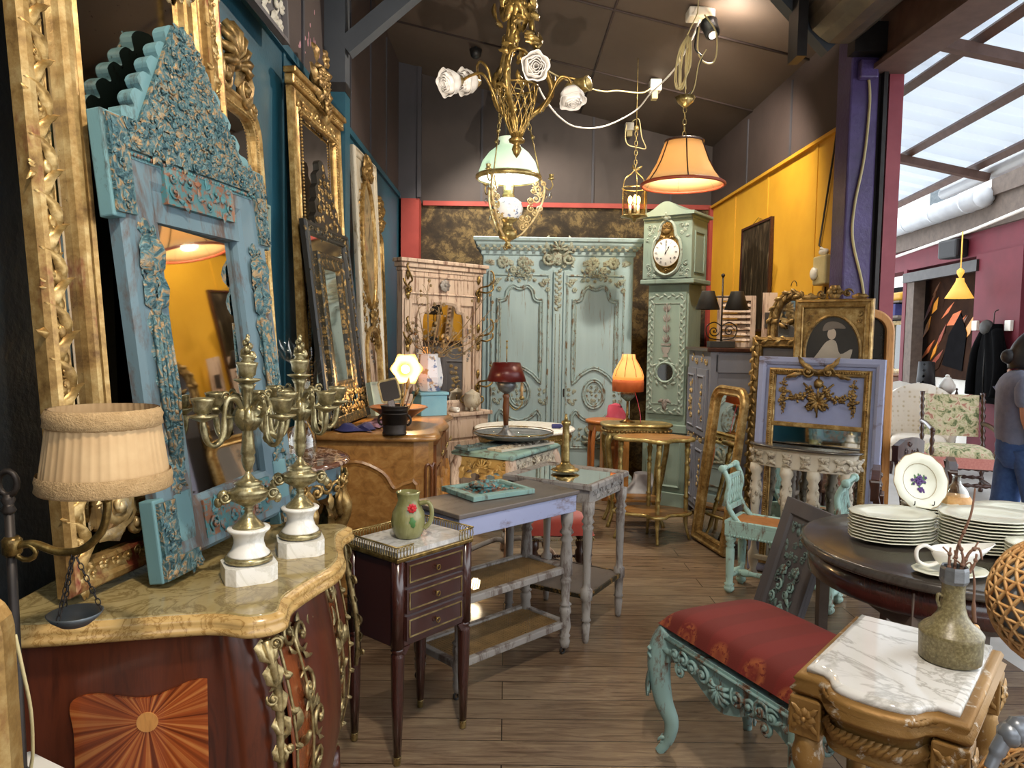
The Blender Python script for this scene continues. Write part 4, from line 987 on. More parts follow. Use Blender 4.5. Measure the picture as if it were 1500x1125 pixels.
b.ball((W / 2, -.03, H + .12), .09, (1, .4, 1.4)); part('flower_crest', b, 'gilt_dark', om)
# black carved mirror in front of it
m7 = lean((-.915, 3.70, ZB + .008), (-.855, 4.42, ZB + .008), (-1.045, 3.71, 2.08))
W, H = .72, 1.06
km, fr, fi = parclose('black_mirror', 'black and gold carved mirror with a pointed crest on the buffet', m7, W, H, .07, .075, .085, 'black_frame', 'black_gold', 'black_gold', .045, 41, .8)
part('base_rail', B().box(.0, W, -.055, -.02, 0, .05), 'black_gold', km, bevel=.004)
b = B(); carve(b, .05, .045, W - .05, .18, .04, -.04, 17); carve(b, .05, .05, W - .05, .17, .045, -.04, 18, kinds='l'); part('base_carving', b, 'gilt_dark', km)
st = [(.2, 0), (.205, .04), (.165, .07), (.175, .12), (.135, .15), (.14, .2), (.1, .23), (.1, .28), (.05, .31), (.045, .35), (.02, .37)]
cx = W / 2; b = B().prism([(cx + x * 1.1, H - .01 + z) for x, z in st] + [(cx - x * 1.1, H - .01 + z) for x, z in reversed(st)], -.035, -.002)
cr = part('crest', b, 'black_frame', km, bevel=.003)
b = B(); carve(b, cx - .22, H, cx + .22, H + .36, .045, -.035, 51, 1, lambda x, z: abs(x - cx) < .21 * (1 - (z - H) / .4)); part('crest_carving', b, 'gilt_dark', cr)
# pale trumeau with oval painting, beyond the post
m8 = lean((-.93, 4.96, 0), (-.9, 5.62, 0), (-1.06, 4.96, 2.72)); W, H = .64, 2.74
tr = thing('oval_trumeau', 'pale silver-gilt trumeau with an oval painting above an arched mirror', 'mirror', mw=m8)
part('frame', B().prism(rect(0, 0, W, H), -.02, 0).sweep(rect(0, 0, W, H), prof_scale(P_GILT, .8, .9)), 'silver_gilt', tr)
o = ellipse(W / 2, H - .62, .2, .46, 40); ov = part('oval_frame', B().sweep(o, prof_scale(P_GILT, .45, .7), m=M.Translation((0, -.015, 0))), 'gilt', tr)
t_ = NT('faded_painting').set(Roughness=.5); t_.col(t_.ramp(t_.noise(9, 5, .6, (1, 1, .6), 1.5), [(.35, '5c4a34'), (.48, '8a7a5a'), (.58, 'a8946e'), (.68, '9a5f42')]))
part('painting', B().prism(inset(o, .028), -.024, -.018), 'faded_painting', tr)
b = B(); wreath(b, ellipse(W / 2, H - .62, .225, .49, 30), .04, -.02)
for sx in (-1, 1):
    carve(b, W / 2 + sx * .2 - .06, H - 1.25, W / 2 + sx * .2 + .06, H - .95, .06, -.02, 6); scroll(b, W / 2 + sx * .09, H - .13, .06, 1, 1.4, sx, .016, -.03); leaf(b, W / 2 + sx * .04, H - .15, PI / 2 - sx * .9, .16, .07, -.03, .03, sx)
rosette(b, W / 2, H - .09, .08, -.03, 7); rosette(b, W / 2, H - 1.14, .07, -.03, 7); part('carving', b, 'gilt_dark', tr)
o = arch(.1, .55, W - .1, H - 1.36, .17); part('mirror_frame', B().sweep(o, prof_scale(P_GILT, .6, .7), m=M.Translation((0, -.015, 0))), 'gilt', tr); part('mirror_glass', B().prism(inset(o, .038), -.024, -.018), 'mirror', tr)
# narrow gilt mirror with plume crest behind it
m9 = lean((-.98, 5.68, 0), (-.97, 6.1, 0), (-1.07, 5.68, 2.3)); W, H = .42, 2.3
t = framed('plume_mirror', 'narrow gilt mirror with a tall plume crest by the back corner', 'mirror', m9, rect(0, 0, W, H, .1, 5, True), prof_scale(P_GILT, .9, .9), 'gilt', 'mirror')
b = B(); q = random.Random(5)
for k in range(15):
    z = H + .02 + .24 * k / 15; leaf(b, W / 2 + q.uniform(-.05, .05), z - .04, PI / 2 + q.uniform(-1, 1), .12, .06, -.02 - q.uniform(0, .03), .035, q.uniform(-1, 1)); b.ball((W / 2 + q.uniform(-.07, .07), -.05, z), .028)
b.ball((W / 2, -.02, H + .1), .08, (1, .4, 1.5)); part('plume_crest', b, 'gilt_dark', t)
# white carved frame high on the wall, only its lower corner in view
m10 = lean((-1.11, 2.4, 2.86), (-1.09, 3.62, 2.86), (-1.15, 2.4, 3.9))
t = thing('carved_openwork', 'white carved openwork panel in a dark frame high on the left wall', 'carved panel', mw=m10)
part('frame', B().sweep(rect(0, 0, 1.22, 1.0), [(0, 0), (0, .035), (.02, .035), (.02, 0)]), 'grey_panel', t); part('backboard', B().prism(rect(.01, .01, 1.21, .99), -.01, 0), 'grey_panel', t)
b = B(); carve(b, .05, .02, 1.2, .95, .08, -.012, 77); part('carving', b, 'white_carved', t)
b = B(); q = random.Random(6)
for k in range(26):
    p = onx(455 + q.gauss(-8, 14), 80 + q.gauss(0, 24), XL - .001)
    if p.z > ZL + .05: b.prism(ellipse(0, 0, q.uniform(.004, .014), q.uniform(.006, .03), 7), -.0015, 0, m=M.Translation((XL, p.y, p.z)) @ M.Rotation(PI / 2, 4, 'Z'))
o = struct('trim_paint_splashes', b, 'mauve_cloth')
# ---------------------------------------------------------------- pink hall stand with coat hooks
hs = thing('hall_stand', 'pinkish limed wood hall stand with mirror and scrolled coat hooks', 'hall stand', (-.86, 5.95, 0), rad(44))
W, H = .86, 2.1
part('back_panel', B().box(0, W, 0, .05, .8, H - .05), 'pink_wood', hs)
part('cornice', B().box(-.04, W + .04, -.07, .06, H - .03, H).box(-.025, W + .025, -.05, .055, H - .07, H - .03).box(-.01, W + .01, -.03, .05, H - .1, H - .07), 'pink_wood', hs, bevel=.006)
b = B()
for x0, x1 in ((0, .1), (W - .1, W)): b.box(x0, x1, -.025, 0, .8, H - .1); b.sweep(rect(x0 + .02, .95, x1 - .02, H - .32), [(0, .025), (0, .035), (.012, .03), (.012, .025)])
b.box(.1, W - .1, -.02, 0, H - .36, H - .1); b.box(.1, W - .1, -.02, 0, .8, .92); b.sweep(rect(.03, H - .28, W - .03, H - .13), [(0, .02), (0, .034), (.014, .028), (.014, .02)])
part('stiles', b, 'pink_wood', hs, bevel=.003)
o = [(W - .2 - .0, .92)] + [(p.x, p.z) for p in spline([(W - .2, 0, H - .5), (W - .22, 0, H - .43), (W - .28, 0, H - .42), (W - .31, 0, H - .36), (W / 2, 0, H - .35), (.31, 0, H - .36), (.28, 0, H - .42), (.22, 0, H - .43), (.2, 0, H - .5)], 3)] + [(.2, .92)]
o = [(x, z) for x, z in o][::1]
part('mirror_frame', B().sweep(o, [(-.05, 0), (-.05, .02), (-.01, .03), (.01, .02), (.012, 0)]), 'pink_wood', hs); part('mirror_glass', B().prism(o, -.012, -.004), 'mirror', hs)
b = B(); rosette(b, W / 2, H - .2, .055, -.034, 8)
for x in (.15, W - .15): carve(b, x - .035, 1.25, x + .035, 1.55, .05, -.022, 7)
part('carving', b, 'grey_leg', hs)
def hook(x, z, s):
    b = B().tube(spline([(x, -.03, z - .05), (x, -.05, z), (x + s * .03, -.13, z + .02), (x + s * .07, -.15, z + .07), (x + s * .08, -.13, z + .13), (x + s * .06, -.12, z + .15)], 5), .008, 6)
    b.tube(spline([(x, -.04, z - .03), (x + s * .04, -.1, z - .04), (x + s * .09, -.12, z - .01), (x + s * .1, -.11, z + .03)], 5), .008, 6)
    scroll(b, x, z - .05, .035, 1, 1.4, s, .009, -.03); leaf(b, x, z + .03, PI / 2, .08, .04, -.03, .02); leaf(b, x, z - .06, -PI / 2, .07, .04, -.03, .02)
    part('coat_hook', b, 'brass_dark', hs)
for z in (H - .2, H - .62): hook(.05, z, -1); hook(W - .05, z, 1)
hook(W - .05, 1.08, 1)
ch = part('base_chest', B().box(.0, W, -.12, .03, 0, .8), 'pink_wood', hs, bevel=.004)
part('base_top', B().box(-.03, W + .03, -.15, .05, .8, .835), 'pink_wood', hs, bevel=.008)
for z0, z1 in ((.62, .77), (.42, .59)):
    d = part('drawer', B().prism(rect(.06, z0, W - .06, z1), -.135, -.115), 'pink_wood', hs, bevel=.004)
    for x in (.25, W - .18): part('knob', B().lathe([(.006, 0), (.008, .012), (.016, .02), (.012, .03), (.001, .032)], 10, m=mat_of((x, -.135, (z0 + z1) / 2), 0, PI / 2)), 'brass_dark', d)
hm = hs.matrix_world
t = thing('tea_urn', 'small copper and silver urn on the hall stand shelf', 'urn', hm @ V((.68, -.108, .837)))
part('body', B().lathe([(.03, .02), (.05, .03), (.07, .06), (.075, .1), (.06, .14), (.065, .15), (.05, .16), (.03, .17), (.012, .185), (.001, .19)], 16, fn=lambda a, z: 1 + .03 * cos(8 * a)), 'silver_gilt', t)
for k in range(4): part('foot', B().lathe([(.012, 0), (.016, .012), (.012, .04)], 8, m=M.Translation((.045 * cos(k * PI / 2), .045 * sin(k * PI / 2), 0))), 'silver_gilt', t)
for s in (-1, 1): part('handle', B().tube([(s * (.07 + .03 * sin(a)), 0, .1 + .03 * cos(a)) for a in [PI * k / 6 for k in range(7)]], .006, 6), 'brass_dark', t)
solo('paper_roll', B().lathe([(.022, -.045), (.022, .045), (.01, .045), (.01, -.045)], 16, m=mat_of((0, 0, .022), 0, PI / 2)), 'porcelain', 'white roll lying on the hall stand shelf by the urn', 'roll', loc=hm @ V((.5, -.09, .837)), rz=.8)
def carvp(parent, mt, x0, z0, x1, z1, s, y=0.0, seed=1, name='carving', inside=None, kinds='slr', m=None, dens=1.0):
    b = B(); carve(b, x0, z0, x1, z1, s, y, seed, dens, inside, m, kinds); return part(name, b, mt, parent) if b.v else None
def turned(parts, z0, z1):      # turned leg profile: (radius, fraction of height)
    return [(r, lerp(z0, z1, t)) for r, t in parts]
# ---------------------------------------------------------------- bedside table with marble top and the jug on it
pN, pR = onz(582, 813, .755), onz(694, 781, .755)
W = (pR - pN).length; rz = math.atan2(pR.y - pN.y, pR.x - pN.x)
ns = thing('bedside_table', 'mahogany bedside table with three brass lined drawers and marble top', 'bedside table', (pN.x, pN.y, 0), rz)
W, D, Zt = W, .285, .755
part('body', B().box(.012, W - .012, .012, D - .012, .42, .725), 'mahogany', ns, bevel=.003)
for x in (.022, W - .022):
    for y in (.022, D - .022): part('corner_column', B().lathe([(.022, .42), (.022, .725)], 16, m=M.Translation((x, y, 0)), fn=lambda a, z: 1 + .05 * cos(a * 8)), 'mahogany', ns)
o = [(.03, .44), (.05, .405), (.08, .4), (.08, .42)]
b = B().prism([(.02, .42), (.02, .385), (.05, .392), (.07, .42)], .01, .025).prism([(W - .07, .42), (W - .05, .392), (W - .02, .385), (W - .02, .42)], .01, .025)
part('apron', b, 'mahogany', ns)
for k in range(3):
    z0 = .438 + .096 * k
    d = part('drawer', B().prism(rect(.048, z0, W - .048, z0 + .086), .004, .02), 'mahogany', ns, bevel=.002)
    part('brass_line', B().sweep(rect(.058, z0 + .012, W - .058, z0 + .074), [(0, 0), (0, .003), (.004, .003), (.004, 0)], m=M.Translation((0, .004, 0))), 'brass', d)
    b = B().lathe([(.004, 0), (.005, .008)], 8, m=mat_of((W / 2, .003, z0 + .045), 0, PI / 2)); b.tube([V((W / 2 + .009 * cos(a), -.007, z0 + .041 + .009 * sin(a))) for a in [2 * PI * q / 14 for q in range(14)]], .002, 5, True)
    part('ring_pull', b, 'brass_dark', d)
part('marble_top', B().slab([(.012, .012), (W - .012, .012), (W - .012, D - .012), (.012, D - .012)], .735, Zt), 'marble_white', ns)
b = B().box(0, W, 0, D, .722, .738); part('brass_band', b, 'brass_dark', ns, bevel=.004)
b = B()
for p, q in (((.002, .002), (.002, D - .002)), ((.002, D - .002), (W - .002, D - .002)), ((W - .002, D - .002), (W - .002, .002)), ((.002, .002), (.075, .002)), ((W - .002, .002), (W - .075, .002))):
    p, q = V((*p, .757)), V((*q, .757)); u = (q - p).normalized(); n = int((q - p).length / .013)
    for k in range(n):
        c = p.lerp(q, (k + .5) / n); b.tube([c + u * .0075 * cos(a) + V((0, 0, .0185 * sin(a))) for a in [2 * PI * j / 8 for j in range(8)]], .0016, 4, True)
g = part('pierced_gallery', b, 'brass', ns)
b = B()
for p, q in (((0, .002), (0, D)), ((0, D), (W, D)), ((W, D), (W, .002)), ((0, .002), (.075, .002)), ((W, .002), (W - .075, .002))): b.tube([(p[0], p[1], .778), (q[0], q[1], .778)], .003, 6)
part('gallery_rail', b, 'brass', g)
leg = [(.019, 1), (.024, .975), (.016, .96), (.023, .94), (.023, .92), (.02, .5), (.013, .06)]
for x in (.024, W - .024):
    for y in (.024, D - .024):
        l = part('leg', B().lathe(turned(leg[::-1], 0, .42), 16, m=M.Translation((x, y, 0)), fn=lambda a, z: 1 + .04 * cos(a * 8)), 'mahogany', ns)
        part('brass_foot', B().lathe([(.008, 0), (.013, .004), (.0135, .03), (.015, .032)], 12, m=M.Translation((x, y, 0))), 'brass', l)
p = onz(598, 786, .756)
jg = thing('green_jug', 'green bark textured pottery jug with a red flower', 'jug', p, -.15)
b = B().lathe([(.04, 0), (.047, .004), (.058, .03), (.062, .06), (.058, .09), (.046, .115), (.038, .135), (.04, .16), (.043, .166), (.038, .168), (.034, .14), (.05, .09), (.05, .03), (.002, .01)], 36, fn=lambda a, z: 1 + .012 * sin(a * 9 + z * 40) + (.1 * max(0, cos(a - PI)) ** 6 if z > .15 else 0))
part('body', b, 'ceramic_green', jg)
part('handle', B().tube(spline([(.042, 0, .125), (.075, 0, .13), (.088, 0, .1), (.082, 0, .06), (.06, 0, .035)], 5), .0085, 10), 'ceramic_green', jg)
b = B()
for k in range(9): leaf(b, 0, 0, 2 * PI * k / 9, .019, .013, 0, .005, n=3)
b.ball((0, -.004, 0), .007); fl_ = part('flower', b, 'red_flower', jg); fl_.matrix_local = mat_of((.028, -.05, .118), .45)
b = B(); leaf(b, 0, 0, -1.4, .04, .022, 0, .005); o = part('leaf', b, 'leaf_green', jg); o.matrix_local = mat_of((.028, -.054, .085), .45)
# ---------------------------------------------------------------- lavender cane tier table
pA, pB = onz(674, 1028), onz(829, 960)
rz = math.atan2(pB.y - pA.y, pB.x - pA.x); W = (pB - pA).length + .05; D = .31
lt = thing('tier_table', 'worn lavender table with two cane shelves on small castors', 'tiered table', (pA.x, pA.y, 0), rz)
part('top', B().box(-.04, W - .01, -.03, D, .765, .785), 'lavender_top', lt, bevel=.004)
part('apron', B().box(-.03, W - .02, -.02, D - .01, .685, .765), 'lavender_blue', lt, bevel=.003)
lp_ = [(.012, .05), (.02, .06), (.026, .1), (.02, .12), (.027, .135), (.02, .15), (.028, .2), (.022, .28), (.028, .3), (.026, .33), (.02, .345), (.03, .355), (.018, .37), (.022, .5), (.028, .52), (.02, .54), (.03, .56), (.028, .7), (.022, .78), (.03, .8), (.02, .83), (.034, .85), (.022, .88), (.028, .92), (.03, 1)]
for x in (.0, W - .05):
    for y in (.01, D - .04):
        l = part('leg', B().lathe(turned(lp_, 0, .69), 14, m=M.Translation((x, y, 0))), 'grey_leg', lt)
        part('castor', B().tube([V((x, y + .012, .018)) + V((.015 * cos(a), 0, .015 * sin(a))) for a in [2 * PI * k / 10 for k in range(10)]], .005, 6, True).tube([(x, y, .04), (x, y + .006, .02)], .006, 6), 'dark_metal', l)
for z in (.395, .135):
    s = part('shelf_frame', B().sweep(rect(-.015, 0, W - .035, D - .01), [(0, 0), (0, .03), (.03, .03), (.03, 0)], m=M.Translation((0, 0, z)) @ M.Rotation(-PI / 2, 4, 'X') @ M.Translation((0, 0, -D + .01)) if False else M(((1, 0, 0, 0), (0, 0, 1, -.0), (0, -1, 0, z), (0, 0, 0, 1)))), 'grey_leg', lt, bevel=.004)
    part('cane_web', B().box(.012, W - .06, .026, D - .036, z + .018, z + .02), 'cane_web', s)
m = mat_of(onz(716, 722, .787), .62)
rp = thing('relief_panel', 'turquoise and copper carved relief panel lying on the lavender table', 'relief panel', mw=m)
RM = M(((1, 0, 0, -.16), (0, 0, 1, -.12), (0, -1, 0, 0), (0, 0, 0, 1)))     # lay a front-facing panel flat, face up
part('frame', B().sweep(rect(0, 0, .33, .27), [(0, 0), (0, .022), (.03, .026), (.036, .016), (.036, 0)], m=RM), 'turq_edge', rp, bevel=.003)
part('ground', B().prism(rect(.03, .03, .3, .24), -.01, -.002, m=RM), 'turq_copper', rp)
b = B(); carve(b, .04, .04, .29, .23, .04, -.01, 3, m=RM); b.ball((.16, -.02, .135), .05, (1, .5, .8), 10, 6, m=RM); rosette(b, .16, .14, .06, -.03, 8, m=RM); shell(b, .15, .17, .06, y=-.02, m=RM)
part('relief', b, 'turq_copper', rp)
# ---------------------------------------------------------------- mirror topped table with lamp base
pN, pR = onz(846, 716, .785), onz(912, 690, .785)
rz = math.atan2(pR.y - pN.y, pR.x - pN.x); W, D = .47, .5
mt_ = thing('mirror_table', 'grey carved two tier table with a mirrored top', 'table', (pN.x + .075, pN.y + .07, 0), rz)
part('top_frame', B().sweep(rect(0, 0, W, D), [(0, 0), (.0, .02), (.006, .028), (.03, .024), (.05, .016), (.05, 0)], m=M(((1, 0, 0, 0), (0, 0, 1, 0), (0, -1, 0, .76), (0, 0, 0, 1)))), 'grey_leg', mt_)
part('mirror_top', B().box(.045, W - .045, .045, D - .045, .765, .778), 'mirror', mt_)
part('apron', B().box(.02, W - .02, .02, D - .02, .69, .76), 'grey_leg', mt_)
for m in (mat_of((0, .02, 0)), mat_of((.02, D, 0), -PI / 2)): b = B(); wreath(b, [(.06, .725), (W - .06, .725)], .035, 0, m=m); carve(b, .05, .7, W - .05, .75, .03, 0, 5, m=m); part('apron_carving', b, 'grey_leg', mt_)
lq = [(.012, 0), (.016, .02), (.022, .13), (.016, .15), (.026, .16), (.02, .18), (.024, .3), (.03, .31), (.03, .38), (.02, .39), (.018, .42), (.024, .8), (.03, .82), (.02, .84), (.032, .86), (.022, .89), (.03, .92), (.032, 1)]
for x in (.03, W - .03):
    for y in (.03, D - .03): part('leg', B().lathe(turned(lq, 0, .7), 14, m=M.Translation((x, y, 0)), fn=lambda a, z: 1 + (.05 * cos(a * 8) if .3 < z < .55 else 0)), 'grey_leg', mt_)
part('shelf', B().box(.02, W - .02, .02, D - .02, .225, .24), 'lavender_top', mt_, bevel=.003)
part('shelf_edge', B().sweep(rect(.012, .012, W - .012, D - .012), [(0, 0), (0, .02), (.012, .02), (.012, 0)], m=M(((1, 0, 0, 0), (0, 0, 1, 0), (0, -1, 0, .222), (0, 0, 0, 1)))), 'black_gold', mt_)
p = onz(828, 689, .789)
t = thing('column_lamp_base', 'brass column lamp base without shade on the mirrored table', 'lamp base', p)
part('foot', B().lathe([(.07, 0), (.072, .006), (.06, .012), (.05, .014), (.048, .024), (.03, .032), (.026, .04), (.02, .05)], 40, fn=lambda a, z: 1 + (.06 * cos(a * 14) if z < .01 else 0)), 'brass', t)
part('column', B().lathe([(.024, .045), (.022, .06), (.018, .2), (.017, .235), (.02, .24), (.026, .25), (.024, .262), (.01, .266), (.006, .29), (.006, .3)], 24, fn=lambda a, z: 1 + (.04 * cos(a * 12) if .06 < z < .23 else 0)), 'brass', t)
# ---------------------------------------------------------------- red footstool
st_ = thing('footstool', 'tufted red velvet footstool on turned dark wood legs', 'stool', (.335, 4.56, 0), .06)
def cush(u, v):
    x, y = (u - .5) * .41, (v - .5) * .35; e = (1 - (2 * u - 1) ** 6) * (1 - (2 * v - 1) ** 6)
    return (x, y, .29 + .085 * e ** .5 + .012 * abs(sin((u) * PI * 3)) * e)
b = B().grid(25, 13, cush); b.box(-.2, .2, -.17, .17, .255, .292); part('seat', b, 'red_velvet', st_, sub=1)
b = B(); beads(b, [(-.2, -.172, .262), (.2, -.172, .262)], .005, 2.6); beads(b, [(.202, -.17, .262), (.202, .17, .262)], .005, 2.6); part('nail_trim', b, 'brass', st_)
for x in (-.165, .165):
    for y in (-.135, .135):
        part('leg', B().lathe(turned([(.018, 0), (.03, .05), (.022, .12), (.032, .2), (.032, .42), (.02, .48), (.034, .62), (.022, .72), (.032, .78), (.032, 1)], 0, .258), 14, m=M.Translation((x, y, 0))), 'dark_wood', st_)
for y in (-.135, .135): b = B(); beads(b, [(-.14, y, .07), (.14, y, .07)], .012, 1.5); part('twisted_stretcher', b, 'dark_wood', st_)
# ---------------------------------------------------------------- carved small table with things on it
ct = thing('carved_table', 'small square table with carved gold apron piled with panels', 'table', (.04, 4.36, 0), rad(-30))
W, D = .42, .62
part('top', B().edge([(-W, 0), (0, 0), (0, D), (-W, D)], [(-.01, .745), (.008, .75), (.012, .765), (0, .778), (-.01, .78)]), 'turq_edge', ct)
def apr(w):
    return [(-w, .74), (-w, .62)] + [(p.x, p.z) for p in spline([(-w + .05, 0, .6), (-w + .1, 0, .66), (-w * .68, 0, .655), (-w / 2, 0, .64), (-w * .32, 0, .655), (-.1, 0, .66), (-.05, 0, .6)], 3)] + [(0, .62), (0, .74)]
for m, w in ((M.Identity(4), W), (M.Rotation(PI / 2, 4, 'Z') @ M.Translation((D, 0, 0)), D)):
    a = part('apron', B().prism(apr(w), .008, .03, m=m), 'gold_carved' if w == W else 'cream_carving', ct)
    b = B(); carve(b, -w + .02, .66, -.02, .74, .05, .008, 4, m=m); shell(b, -w / 2, .69, .05, y=.006, m=m); wreath(b, [(-w + .02, .645), (-.02, .645)], .05, .008, m=m); part('apron_carving', b, 'gold_carved' if w == W else 'cream_carving', a)
for x, y in ((-W + .03, .03), (-.03, .03), (-.03, D - .03), (-W + .03, D - .03)):
    sx, sy = (-1 if x < -W / 2 else 1), (-1 if y < D / 2 else 1)
    part('leg', B().tube(spline([(x, y, .74), (x + sx * .025, y + sy * .025, .62), (x - sx * .0, y, .35), (x - sx * .03, y - sy * .03, .12), (x + sx * .01, y + sy * .01, .03), (x + sx * .02, y + sy * .02, 0)], 5), [.035] * 5 + [.03] * 6 + [.022] * 15, 8), 'pink_wood', ct)
b = B(); b.tube(spline([(-W + .05, .05, .12), (-W / 2 - .05, D / 2 - .05, .17), (-W / 2, D / 2, .14), (-W / 2 + .05, D / 2 + .05, .17), (-.05, D - .05, .12)], 5), .016, 6); b.tube(spline([(-.05, .05, .12), (-W / 2 + .05, D / 2 - .05, .17), (-W / 2, D / 2, .14), (-W / 2 - .05, D / 2 + .05, .17), (-W + .05, D - .05, .12)], 5), .016, 6)
part('cross_stretcher', b, 'grey_leg', ct)
cm = ct.matrix_world
def flatpanel(lab, lx, ly, z, rz, w, h, fm, cmn, seed):
    t = thing('carved_fragment', lab, 'carved panel', mw=cm @ mat_of((lx, ly, z), rz)); m = M(((1, 0, 0, -w / 2), (0, 0, 1, -h / 2), (0, -1, 0, 0), (0, 0, 0, 1)))
    part('board', B().prism(rect(0, 0, w, h), -.014, 0, m=m), fm, t, bevel=.002); b = B(); carve(b, .015, .01, w - .015, h - .01, .04, -.014, seed, m=m); part('carving', b, cmn, t); return t
flatpanel('long grey green carved strip across the top of the carved table', -.3, .24, .782, rad(75), .5, .13, 'grey_green', 'grey_green', 3)
flatpanel('cream carved strip along the right side of the carved table', -.11, .32, .782, rad(78), .52, .12, 'cream_wood', 'cream_carving', 9)
tr_ = thing('glass_tray', 'round glass and metal tray lying on the carved panels', 'tray', cm @ V((-.23, .42, .835)))
part('tray', B().lathe([(.002, -.012), (.2, -.012), (.24, 0), (.262, .016), (.266, .018), (.262, .02), (.235, .006), (.002, -.002)], 44), 'pewter', tr_)
part('glass', B().lathe([(.002, .004), (.236, .005), (.236, .009), (.002, .008)], 40), 'clear_glass', tr_)
part('wire_rim', B().tube([(.262 * cos(2 * PI * k / 40), .262 * sin(2 * PI * k / 40), .03) for k in range(40)], .0035, 5, True), 'brass_dark', tr_)
p = V((0, 0, 0)); c = at(741, 620, 4.72); zb = .847
bl = thing('red_lamp', 'silvered oil lamp converted to a table lamp with dark red shade', 'lamp', (c.x, 4.72, zb))
k = 4.72 / 1080
def zz(py): return at(741, py, 4.72).z - zb
part('base', B().lathe([(.075, 0), (.07, .006), (.05, .016), (.03, .035), (.02, .05), (.016, .07)], 32), 'pewter', bl)
part('stem', B().lathe([(.015, .065), (.02, zz(605)), (.022, zz(596)), (.018, zz(584)), (.024, zz(580)), (.014, zz(576))], 20), 'walnut_dark', bl)
part('oil_font', B().lathe([(.014, zz(577)), (.05, zz(571)), (.062, zz(564)), (.058, zz(559)), (.03, zz(555)), (.028, zz(548)), (.034, zz(545)), (.026, zz(539)), (.01, zz(533)), (.001, zz(530))], 28), 'pewter', bl)
part('rod', B().tube([(0, .01, zz(530)), (0, .01, zz(502))], .004, 6).ball((0, .01, zz(500)), .008).lathe([(.002, zz(512)), (.008, zz(509)), (.002, zz(505))], 8), 'brass', bl)
part('red_shade', B().lathe([(.128, zz(558)), (.088, zz(531))], 40, cap=False), 'red_shade', bl, solid=.002)
b = B().tube(spline([(.01, 0, zz(590)), (.06, -.01, zz(600)), (.1, -.01, zz(592)), (.1, -.01, zz(584))], 5), .004, 6); b.lathe([(.012, zz(585)), (.018, zz(582)), (.01, zz(580))], 10, m=M.Translation((.1, -.01, 0))); part('candle_arm', b, 'brass', bl)
part('candle', B().lathe([(.009, zz(581)), (.009, zz(560))], 10, m=M.Translation((.1, -.01, 0))), 'pleated', bl)
part('bulb', B().ball((0.03, .0, zz(553)), .018, seg=10, rings=6), 'bulb_warm', bl)
light('red_lamp_light', 'POINT', (c.x + .03, 4.72 - .005, zb + zz(562)), 3, (1, .7, .4), .02)
# ---------------------------------------------------------------- round gilt table behind
rt = thing('gilt_round_table', 'round gilt table with pale marble top in front of the wardrobe', 'table', (.15, 5.85, 0))
part('marble_top', B().lathe([(.38, .742), (.4, .747), (.402, .76), (.39, .768), (.002, .77)], 48), 'alabaster', rt)
part('apron', B().lathe([(.36, .66), (.37, .67), (.365, .68), (.365, .73), (.385, .742)], 48, cap=False), 'gilt_green', rt)
b = B(); beads(b, [(.37 * cos(2 * PI * k / 60), .37 * sin(2 * PI * k / 60), .7) for k in range(60)], .01, 2.2, closed=True); part('bead_row', b, 'gilt', rt)
for k in range(4):
    a = k * PI / 2 + .25; m = mat_of((.335 * cos(a), .335 * sin(a), 0))
    part('leg', B().lathe(turned([(.012, 0), (.02, .02), (.014, .05), (.026, .8), (.034, .84), (.022, .87), (.034, .9), (.034, 1)], 0, .74), 12, m=m, fn=lambda q, z: 1 + .06 * cos(q * 8)), 'gilt_green', rt)
t = solo('glue_tube', B().lathe([(.016, 0), (.018, .005), (.018, .07), (.01, .08), (.008, .1)], 12, m=mat_of((0, 0, .018), .2, 0, PI / 2)), 'navy_cloth', 'small dark blue tube lying on the round marble top', 'tube', loc=(.36, 5.73, .772))
b = B(); carve(b, -.1, -.05, .1, .05, .05, 0, 6, m=M(((1, 0, 0, 0), (0, 0, 1, 0), (0, -1, 0, .004), (0, 0, 0, 1)))); b.box(-.1, .1, -.04, .04, 0, .008)
solo('cream_fragment', b, 'cream_carving', 'small cream carved fragment lying on the round marble top', 'carved panel', loc=(.07, 5.75, .772), rz=.1)
# ---------------------------------------------------------------- wardrobe
wd = thing('carved_wardrobe', 'tall pale blue carved two door wardrobe against the back wall', 'wardrobe', (.472, 7.0, 0)); k = 7.0 / 1080
def wz(py): return CAMH + (490 - py) * k
HW = .71
part('carcass', B().box(-HW, HW, 0, .6, .12, wz(372)), 'sage_wardrobe', wd, bevel=.012)
part('plinth', B().box(-HW - .03, HW + .03, -.03, .6, .05, .16), 'sage_wardrobe', wd, bevel=.01)
for sx in (-1, 1):
    b = B().tube(spline([(sx * (HW - .02), -.01, .1), (sx * (HW + .02), -.05, .06), (sx * (HW - .03), -.02, 0)], 4), [.05, .05, .05, .05, .045, .04, .035, .035, .03], 8); part('foot', b, 'sage_wardrobe', wd)
cp = [(-HW, .6), (-HW, 0), (HW, 0), (HW, .6)]
part('cornice', B().edge([(-HW, 0), (HW, 0), (HW, .6), (-HW, .6)], [(0, wz(376)), (.015, wz(374)), (.015, wz(369)), (.03, wz(367)), (.045, wz(363)), (.06, wz(360)), (.065, wz(357)), (.085, wz(355)), (.09, wz(351)), (.08, wz(350)), (0, wz(349.5))], sm=False), 'sage_wardrobe', wd)
b = B(); wreath(b, [(-HW - .05, wz(365)), (HW + .05, wz(365))], .035, -.05); part('cornice_leaves', b, 'sage_carving', wd)
